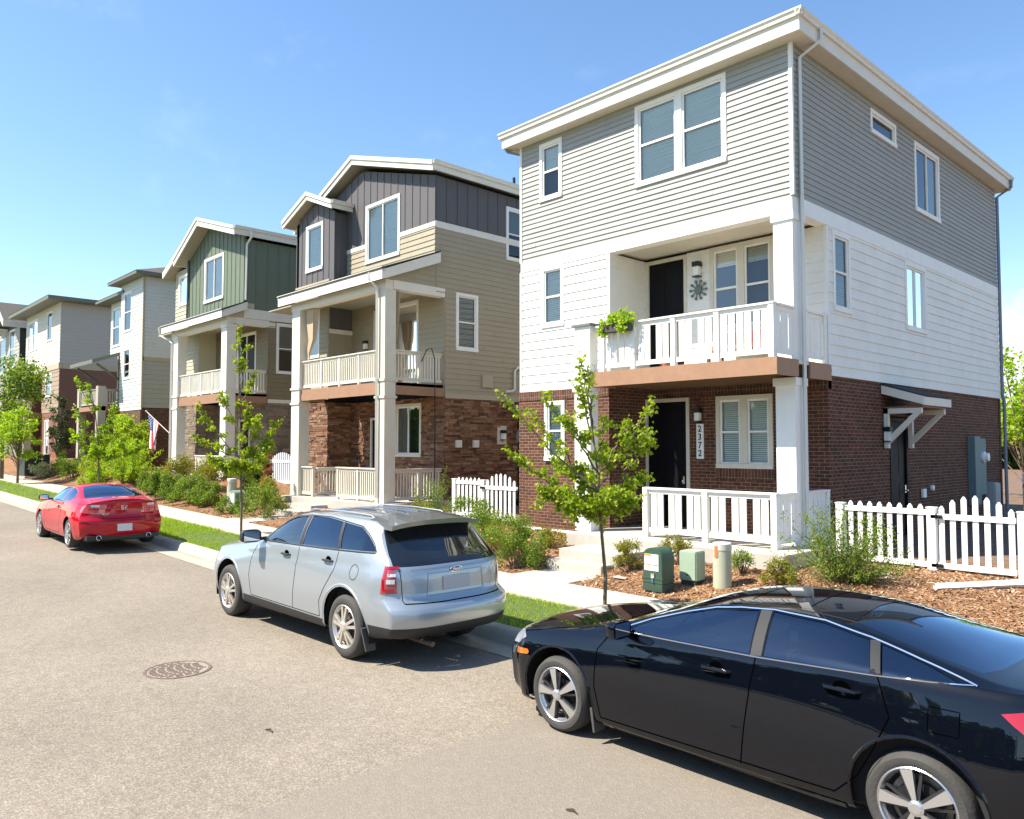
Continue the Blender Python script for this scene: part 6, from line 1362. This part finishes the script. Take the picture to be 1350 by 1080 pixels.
# shrubs, far to near
sh(-45.5, 11.3, 1.3, 1.0, 'round green shrub beside the dark utility cabinet', n=700, sz=.1)
sh(-43.6, 11.0, 1.3, .9, 'blue green shrub in front of the pale grey house', n=700, sz=.1)
sh(-41.0, 11.2, 1.6, 1.1, 'yellow topped shrub among the green ones before the pale grey house', lm=LF3, n=800, sz=.1)
sh(-39.0, 11.0, 1.7, 1.9, 'tall feathery green shrub left of the brightest bush', lm=LFB, n=2000, sz=.10, wispy=True, clumps=40, el=.6)
sh(-36.3, 11.3, 2.6, 1.75, 'widest bright green feathery bush behind the red coupe', lm=LFB, n=3600, sz=.11, wispy=True, clumps=60, el=.6)
sh(-40.6, 13.0, 1.8, 2.4, 'tall loose green shrub behind the feathery bushes near the flag', lm=LF1, n=2200, sz=.12, clumps=26)
sh(-42.0, 12.8, 2.2, 2.5, 'loose lime green shrub in front of the putty siding', lm=LFB, n=2200, sz=.12, clumps=26)
sh(-38.6, 10.5, 1.0, .6, 'low clipped bright green shrub behind the red coupe roof', lm=LFB, n=900, sz=.07)
R3 = [(-31.6,10.7,.95,.75,'leftmost dark green shrub of the row before the sage gabled house',LF2),(-30.4,10.75,1.0,.8,'second grey green shrub from the left before the sage gabled house',LF2),(-29.1,10.7,1.1,.8,'third grey green shrub in the row before the sage gabled house',LF2),
  (-27.6,10.75,1.2,.85,'wide green shrub at the middle of the row before the sage gabled house',LF2),(-26.2,10.7,1.0,.7,'green shrub touching the pale round pedestal',LF2),(-31.0,11.9,1.5,1.05,'orange tipped shrub behind the row under the left stone column',LF3),(-28.7,11.9,1.3,.95,'orange tipped shrub behind the row near the porch steps',LF3)]
for x, y, w, hh, lb, lm in R3: sh(x, y, w*1.15, hh*1.1, lb, lm=lm, n=1900, sz=.07, clumps=24)
sh(-22.2, 10.75, 1.25, .95, 'leafy shrub right of the grey pedestal by the concrete steps', lm=LF2, n=1100, sz=.07, clumps=18); sh(-23.4, 11.3, 1.1, .85, 'shrub with orange tips next to the red evergreen', lm=LF3, n=1000, sz=.07); sh(-23.9, 10.6, .9, .6, 'dark low shrub at the edge of the sidewalk left of the steps', n=900, sz=.06)
sh(-25.4, 12.0, .9, 1.4, 'dark green upright shrub beside the rust coloured evergreen', lm=LFD, n=1500, sz=.08, clumps=24)
shrub((-24.3, 11.9, gz(-24.3, 11.9)), .5, 1.45, 'rust coloured dead evergreen with bare gaps', lm=LFR, n=1700, sz=.06, clumps=30, wispy=False, name='evergreen_shrub')
sh(-16.1, 12.5, 1.1, 1.25, 'tall wispy shrub between the tan porch and the white gate', lm=LF2, n=1500, sz=.05, wispy=True, clumps=34, el=.7)
sh(-15.6, 11.6, .95, .6, 'yellow green shrub below the wispy one behind the silver crossover', lm=LF3, n=1300, sz=.05)
sh(-13.7, 11.7, 1.2, .85, 'rose bush with pink blooms in front of the white gate', lm=LF2, n=1700, sz=.05, clumps=22, flowers=5)
sh(-12.5, 11.0, 1.2, .85, 'second rose bush with pink blooms behind the silver crossover', lm=LF2, n=1700, sz=.05, clumps=22, flowers=5)
sh(-11.6, 10.75, .85, .6, 'yellow green rose bush between its larger neighbours', lm=LF3, n=1100, sz=.045, clumps=18, flowers=2)
sh(-10.98, 10.45, 1.25, .88, 'largest dark green rose bush left of the concrete walk', lm=LF2, n=2600, sz=.05, clumps=28, flowers=3)
sh(-11.35, 11.75, .75, .42, 'small sparse shrub in the mulch near the left column of the nearest porch', lm=LF3, n=700, sz=.045)
sh(-8.75, 11.15, .62, .55, 'small yellow green shrub left of the dark green pedestal', lm=LF3, n=900, sz=.04, clumps=20)
sh(-8.15, 11.72, .65, .55, 'yellow tipped shrub behind the dark green pedestal', lm=LF3, n=900, sz=.04, clumps=20)
sh(-6.9, 11.75, .4, .4, 'tiny green shrub behind the pale round bollard', lm=LF2, n=400, sz=.04)
sh(-6.05, 11.42, .52, .40, 'small yellow green shrub in front of the porch slab corner', lm=LF3, n=800, sz=.04, clumps=18)
sh(-5.35, 12.0, 1.7, 1.0, 'large wispy arching shrub at the right corner of the nearest porch', lm=LF2, n=4200, sz=.045, wispy=True, clumps=90, el=.8)
# flowers low at far left
shrub((-47.2, 10.6, gz(-47.2,10.6)), 1.4, .8, 'pale flowering shrub at the far left by the dark cabinet', lm=leafmat('cream_bloom', [(.5,.45,.35),(.25,.28,.1),(.6,.55,.45),(.15,.2,.05),(.55,.5,.4)], .3), n=700, sz=.12)
# trees behind the right edge and beyond
for (x, y, hh, w, lb) in ((-8.9,37,6.3,5.0,'light green tree beyond the back of the nearest house'),(-5.0,48,9.0,7,'taller tree behind the light green one at the right edge')):
    big_tree((x, y, .4), hh, w, lb, LFB if y < 40 else LF2, 3800, .22, .12, group='trees beyond the yards', tr=.14)
# tree belt on the horizon; a nearer unseen one is added to darken reflections
def belt(name, pts, hgt, dz, label, n, sz, lm):
    mb = MB()
    for k in range(n):
        i = random.randrange(len(pts)-1); q = random.random(); x = pts[i][0]+(pts[i+1][0]-pts[i][0])*q; y = pts[i][1]+(pts[i+1][1]-pts[i][1])*q
        hh = hgt*(.62+.25*math.sin(x*.21+y*.17)+.2*math.sin(x*.07-y*.11+2)); z = dz+hh*random.random()**.8
        leaf(mb, Vector((x+random.gauss(0,1.5), y+random.gauss(0,1.5), z)), sz*random.uniform(.6,1.4), False, 0, 1.6)
    o = mb.build(name, lm, rndattr=True, recalc=False); tag(o, label, 'trees', kind='stuff')
belt('tree_belt', [(-160,26),(-110,60),(-60,75),(0,80),(60,70)], 9, .2, 'distant band of trees beyond the houses', 5000, 1.8, LFD)
belt('tree_belt', [(-120,-30),(-60,-19),(-20,-17),(20,-17),(60,-25)], 7.5, .0, 'unseen band of trees added across the street to darken reflections', 7000, 1.5, LFD)
# ================================================================ FENCES
def picket(par, x0, x1, y, z0, ztop, arch=0, bw=.08, gap=.085, arch_n=None):
    n = int((x1-x0+gap)/(bw+gap)); off = ((x1-x0)-(n*(bw+gap)-gap))/2; m = MB()
    for i in range(n):
        a = x0+off+i*(bw+gap); t = (a+bw/2-(x0+x1)/2)/((x1-x0)/2); zt = ztop+arch*(1-t*t); c = a+bw/2
        m.prism([(a,y-.012,z0),(a+bw,y-.012,z0),(a+bw,y-.012,zt-.05),(c+.01,y-.012,zt),(c-.01,y-.012,zt),(a,y-.012,zt-.05)], (0,.024,0))
    return m.build('picket_row', FENCEW, par)
def fence_run(name, label, x0, x1, y, z0, zt, posts=(), arch=0, hinges=(), gate=False, group='white picket fences', pw=.11):
    h = root(name, ((x0+x1)/2, y, z0), label, 'gate' if gate else 'fence', group)
    for z in (z0+.06, zt-.17):
        m = MB(); m.box(x0, x1, y-.034, y-.0125, z, z+.085); m.box(x0, x1, y+.0125, y+.034, z, z+.085); m.build('rail', FENCEW, h)
    picket(h, x0, x1, y, z0+.05, zt, arch)
    for p in posts:
        m = MB(); m.box(p-pw/2, p+pw/2, y-pw/2, y+pw/2, z0-.12, zt-.06); m.box(p-pw/2-.01, p+pw/2+.01, y-pw/2-.01, y+pw/2+.01, zt-.06, zt-.04); m.build('post', FENCEW, h)
    for (u, z) in hinges: m = MB(); m.box(u-.085, u+.085, y-.045-.02, y-.036, z-.028, z+.028); m.tube([(u,y-.07,z-.04),(u,y-.07,z+.04)], .012, 6); m.build('hinge', BLACKM, h)
    return h
fence_run('picket_fence', 'white picket panel beside the nearest house on the right', -6.13, -4.76, 13.9, .46, 1.54, posts=(-6.20, -4.69), pw=.13)
fence_run('picket_gate', 'white arched picket gate at the right edge with black hinges', -4.60, -3.50, 13.9, .46, 1.48, arch=.23, hinges=((-4.61,1.35),(-4.61,.56)), gate=True)
fence_run('picket_fence', 'white picket panel right of the arched gate', -3.32, -1.9, 13.9, .46, 1.54, posts=(-3.40,), pw=.13)
fence_run('picket_fence', 'shaded white picket panel beside the tan house', -16.55, -15.5, 13.55, .60, 1.66, posts=(-16.6, -15.42), pw=.12)
fence_run('picket_gate', 'sunlit white arched picket gate between the two nearest houses', -15.30, -14.12, 13.5, .56, 1.56, arch=.24, hinges=((-15.36,1.42),), gate=True)
m = fence_run('picket_fence', 'blue shaded picket panel between the sage gabled house and the tan house', -30.0, -28.2, 14.9, .95, 2.0, posts=(-30.05,-28.1), arch=.25)
fence_run('picket_fence', 'distant white picket fence behind the nearest house', -6.6, -2.0, 27.5, .5, 1.7, posts=(-6.65,))
m = MB(); m.box(-7.2, 4, 31, 31.1, .4, 2.05); o = m.build('solid_fence', FENCEW); tag(o, 'solid white fence far behind the nearest house', 'fence')
shrub((-6.0, 27.2, .45), 1.2, 1.35, 'red flowering plant on the distant picket fence', lm=leafmat('red_bloom', [(.45,.03,.06),(.06,.1,.02),(.6,.06,.10),(.04,.07,.02),(.5,.05,.08)], .3), n=600, sz=.09, name='flowering_plant', cat='plant')
# ================================================================ SMALL THINGS
UG = mat('dark_green_plastic', (.035,.075,.05), .45, var=.1, vscale=6); PG = mat('pale_green_enamel', (.30,.39,.29), .5, var=.06, vscale=6); BEI = mat('beige_green_plastic', (.40,.42,.31), .5, var=.06, vscale=6)
def rbox(name, x0, x1, y0, y1, z0, z1, m, par, bev=.02): b_ = MB(); b_.box(x0, x1, y0, y1, z0, z1); return b_.build(name, m, par, bevel=bev)
def green_ped(x, y, z, label, sc=1.0, m=UG):
    h = root('utility_pedestal', (x, y, z), label, 'utility box', 'utility pedestals'); w, d, H = .19*sc, .16*sc, .66*sc; b_ = MB(); n = 12
    pr = [(-w, .10*sc)]+[(-w*math.cos(math.pi*i/n) if True else 0, H-.15*sc+.15*sc*math.sin(math.pi*i/n)**.8) for i in range(n+1)]+[(w, .10*sc)]
    b_.prism([(x+a, y-d, z+c) for a, c in pr], (0, 2*d, 0)); o = b_.build('cover', m, h, smooth=True, bevel=.008)
    b_ = MB(); b_.box(x-w*1.02, x+w*1.02, y-d*1.03, y+d*1.03, z-.03, z+.098*sc); b_.build('base', m, h, bevel=.01)
    b_ = MB(); b_.box(x-w*1.03, x+w*1.03, y-d*1.05, y+d*1.05, z+.17*sc, z+.20*sc); b_.build('seam_band', m, h)
    s_ = MB(); s_.box(x-w*.80, x+w*.62, y-d-.004, y-d, z+.30*sc, z+.56*sc); lb = s_.build('warning_label', mat('label_white', (.72,.73,.75), .5), h)
    k = MB(); k.box(x-w*.80, x-w*.1, y-d-.006, y-d-.004, z+.53*sc, z+.558*sc); k.build('label_print', mat('label_orange', (.75,.22,.04), .5), lb); k = MB(); k.box(x-w*.78, x-w*.1, y-d-.006, y-d-.004, z+.385*sc, z+.40*sc); k.build('label_print', mat('label_orange', (.75,.22,.04), .5), lb)
    k = MB(); k.box(x-w*.0, x+w*.58, y-d-.006, y-d-.004, z+.385*sc, z+.40*sc)
    for i in range(4): k.box(x-w*.6+.01*i, x+w*.4, y-d-.006, y-d-.004, z+(.43+.02*i)*sc, z+(.434+.02*i)*sc)
    for i in range(3): k.box(x-w*.6, x+w*(.2+.1*i), y-d-.006, y-d-.004, z+(.32+.02*i)*sc, z+(.324+.02*i)*sc)
    k.build('label_print', mat('label_blue', (.10,.17,.40), .5), lb)
    k = MB(); k.box(x-.02, x+.045, y-d-.02, y-d-.006, z+.19*sc, z+.26*sc); k.tube([(x+.01,y-d-.02,z+.19*sc),(x-.005,y-d-.03,z+.14*sc),(x+.03,y-d-.03,z+.12*sc),(x+.01,y-d-.02,z+.19*sc)], .007, 6); k.build('padlock', CHROME, h)
    return h
green_ped(-7.62, 10.42, .22, 'dark green utility pedestal with a white warning label and padlock')
h = root('utility_box', (-7.35, 10.98, .26), 'pale green square utility box between the dark pedestal and the round bollard', 'utility box', 'utility pedestals')
rbox('cover', -7.52, -7.20, 10.84, 11.12, .33, .80, PG, h, .015); rbox('base', -7.50, -7.22, 10.86, 11.10, .2, .328, mat('dark_base_metal', (.03,.035,.04), .6), h, .005)
m = MB(); m.lathe((-7.36,10.835,.42), (0,-1,0), [(0,.014),(.008,.014),(.008,0)], 10); m.build('bolt', BLACKM, h)
def bollard(x, y, z, H, r, label, sticker=True):
    h = root('round_bollard', (x, y, z), label, 'utility bollard', 'utility pedestals'); m = MB(); m.lathe((x,y,z-.03), (0,0,1), [(0,r),(H,r)], 28); m.build('tube', BEI, h, smooth=True)
    m = MB(); m.lathe((x,y,z+H-.03), (0,0,1), [(-.10,r+.006),(-.005,r+.006),(.012,r-.01),(.015,0)], 28); m.build('cap', mat('cap_beige', (.5,.5,.42), .5), h, smooth=True)
    if sticker:
        m = MB(); P = [(x+(r+.008)*math.cos(a), y+(r+.008)*math.sin(a)) for a in [R_(-108+6*i) for i in range(5)]]
        for p, q in zip(P, P[1:]): m.poly([(*p, z+H-.24), (*q, z+H-.24), (*q, z+H-.06), (*p, z+H-.06)])
        m.build('sticker', mat('orange_sticker', (.75,.15,.06), .5), h)
bollard(-6.83, 11.02, .25, .74, .145, 'tall pale round utility bollard with an orange sticker near the black sedan')
bollard(-24.95, 11.0, gz(-24.95,11), .98, .15, 'pale round utility bollard among the shrubs before the far porch')
h = root('utility_box', (-24.5, 10.95, gz(-24.5,10.95)), 'small pale green utility box in front of the distant bollard', 'utility box', 'utility pedestals'); z = gz(-24.5,10.95); rbox('cover', -24.68, -24.36, 10.72, 10.98, z+.05, z+.55, PG, h); rbox('base', -24.66, -24.38, 10.74, 10.96, z-.03, z+.049, UG, h, .004)
green_ped(-23.95, 10.75, gz(-23.95,10.75), 'grey green dome pedestal with a white label by the distant shrubs', 1.05, mat('grey_green_plastic', (.20,.24,.19), .5))
h = root('transformer_box', (-49.5, 10.6, gz(-49.5,10.6)), 'dark green boxy utility cabinet far down the street', 'utility box'); z = gz(-49.5,10.6); rbox('cabinet', -50.3, -48.7, 10.0, 11.2, z, z+1.1, mat('black_green_steel', (.012,.022,.016), .5), h, .03); rbox('lid', -50.33, -48.67, 9.97, 11.23, z+1.101, z+1.16, mat('black_green_steel', (0,0,0)), h, .01); rbox('pad', -50.5, -48.5, 9.98, 11.4, z-.1, z-.002, CONCD, h, .01)
# manhole cover
zc = .003; h = root('manhole_cover', (-9.04, 3.40, 0), 'rusty round manhole cover in the asphalt', 'manhole cover')
RUST = mat('rusty_iron', (.15,.105,.08), .85, bump=.5, bscale=60, var=.4, vscale=20)
m = MB(); m.lathe((-9.04,3.40,0), (0,0,1), [(0,.36),(.008,.355),(.008,.325),(.003,.32)], 40); m.build('frame', RUST, h, smooth=True)
m = MB(); m.lathe((-9.04,3.40,0), (0,0,1), [(.0045,.318),(.0045,0)], 40); pl = m.build('plate', mat('plate_grit', (.26,.22,.18), .9, var=.2, vscale=30), h)
m = MB()
for i in range(-5, 6):
    u = i*.055; L = math.sqrt(max(0, .30**2-u*u)); j = -L
    while j < L-.03:
        m.box(-9.04+u-.014, -9.04+u+.014, 3.40+j, 3.40+min(j+.075, L), .0046, .009); j += .095
m.build('tread_pattern', RUST, pl)
# white plank, splash block, downspout extension on the mulch
m = MB(); a, b_ = Vector((-4.10,12.20,.475)), Vector((-2.9,13.65,.535)); m.tube([a, b_], .06, 4); o = m.build('plank', FENCEW); tag(o, 'white plank lying on the mulch in front of the gate', 'plank')
m = MB(); m.hexa([(-5.28,12.98,.40),(-4.72,12.22,.38),(-4.52,12.34,.38),(-5.10,13.10,.40),(-5.28,12.98,.47),(-4.72,12.22,.43),(-4.52,12.34,.43),(-5.10,13.10,.47)]); o = m.build('splash_block', CONC, bevel=.01); tag(o, 'pale concrete splash block in the mulch beside the wispy shrub', 'splash block')
m = MB(); m.box(-8.72,-8.45,10.62,10.70,.24,.262); o = m.build('paving_chip', CONC); tag(o, 'small pale stone chip in the mulch by the steps', 'stone')
# flag on a slanted pole
h = root('flag', (-36.72, 13.25, 3.05), 'american flag hanging from a slanted pole on the column of the sage gabled house', 'flag')
A, B_ = Vector((-36.72,13.25,3.05)), Vector((-38.35,12.75,4.1)); m = MB(); m.tube([A, B_], .02, 6); m.lathe(tuple(B_), tuple(B_-A), [(0,.04),(.05,.05),(.09,0)], 8); m.build('flag_pole', mat('pale_wood_pole', (.5,.45,.38), .5), h)
fm = MB(); NU, NV = 26, 14; d = (A-B_).normalized()
def fp(i, j):   # i along fly (down), j across hoist (along the pole)
    t = i/NU; s_ = j/NV; p = B_+d*(.12+s_*.95*(1-.45*t)); return p+Vector((.07*math.sin(s_*9+t*3)*t*2+.25*t, .10*math.sin(s_*12)*t, -1.55*t))
for i in range(NU):
    for j in range(13): 
        q = NV*j/13; q2 = NV*(j+1)/13; mi = 2 if (t_ := i/NU) < .4 and j < 7 else (0 if j % 2 == 0 else 1)
        fm.poly([fp(i,q), fp(i+1,q), fp(i+1,q2), fp(i,q2)], mi)
fm.build('flag_cloth', [mat('flag_red', (.45,.03,.05), .8), mat('flag_white', (.75,.73,.72), .8), mat('flag_blue', (.03,.05,.18), .8)], h, recalc=False)
sm = MB()
for i in range(1, 10):
    for j in range(1, 7):
        if (i+j) % 2: p = fp(i*1.04, j*1.05); sm.lathe(tuple(p+Vector((.012,-.012,0))), (.5,-.8,0), [(0,.018),(.003,0)], 5)
sm.build('flag_stars', mat('flag_white', (0,0,0)), h)
# balcony planter, bench
h = root('planter', (-10.2, 12.72, 4.7), 'yellow green trailing plant in a rail planter on the white balcony', 'planter')
rbox('planter_box', -10.62, -9.86, 12.54, 12.69, 4.84, 5.0, mat('dark_planter', (.05,.045,.04), .7), h, .01)
lv = MB()
for k in range(900):
    c = random.choice([(-10.5,12.6,5.06,.15),(-10.3,12.6,5.12,.13),(-10.05,12.6,5.15,.18),(-9.88,12.6,5.08,.13),(-10.56,12.55,4.86,.12),(-10.02,12.52,4.92,.14)])
    v = rv().normalized()*c[3]*random.random()**.5; leaf(lv, Vector(c[:3])+v, random.uniform(.04,.08), False, .1, 1.4)
lv.build('foliage', LFB, h, rndattr=True, recalc=False)
h = root('bench', (-8.2, 14.2, 4.05), 'bench with red and orange striped cushions behind the white balcony rail', 'bench')
m = MB()
for x in (-8.9,-7.45):
    for y in (13.95,14.45): m.box(x-.03, x+.03, y-.03, y+.03, 4.05, 4.40)
m.box(-8.95,-7.4,13.9,14.5,4.40,4.44); m.box(-8.95,-7.4,14.46,14.5,4.44,4.85); m.build('bench_frame', mat('dark_wood', (.08,.04,.025), .6), h)
m = MB(); n = 16
for i in range(n):
    x0 = -8.92+1.5*i/n; m.box(x0, x0+1.5/n, 13.92, 14.44, 4.441, 4.52, i % 2); m.box(x0, x0+1.5/n, 14.36, 14.455, 4.521, 4.82, i % 2)
m.build('striped_cushion', [mat('cushion_red', (.20,.03,.04), .8), mat('cushion_orange', (.42,.16,.08), .8)], h)
h = root('flower_pot', (-9.3, 13.2, 4.05), 'terracotta pot on the white balcony floor', 'pot'); m = MB(); m.lathe((-9.35,13.1,4.055), (0,0,1), [(0,0),(0,.11),(.2,.15),(.24,.165),(.24,.14),(.18,.13)], 20); m.build('pot_body', mat('terracotta', (.45,.17,.08), .8), h, smooth=True)
m = MB(); m.lathe((-9.35,13.1,4.05), (0,0,1), [(.18,.13),(.19,0)], 20); m.build('soil', mat('soil', (.04,.025,.015), .9), h)
# chimney vent pipe on the tan house roof
m = MB(); m.tube([(-19.6,18.6,11.25),(-19.6,18.6,11.85)], .05, 8); o = m.build('vent_stack', BLACKM); o2 = bpy.data.objects['house.001']; wl_ = o.location.copy(); o.parent = o2; o.location = wl_-o2.location
# specks and twigs on the road
for i, (x, y, L, lb) in enumerate(((-6.6,3.25,.10,'dark twig lying on the asphalt right of the manhole cover'),(-3.75,4.05,.09,'dark twig on the asphalt near the black sedan'))):
    m = MB(); m.tube([(x,y,.012),(x+L*.5,y+.02,.02),(x+L,y+.01,.012)], [.006,.009,.003], 5); o = m.build('twig', mat('twig_brown', (.05,.03,.02), .9)); tag(o, lb, 'twig')
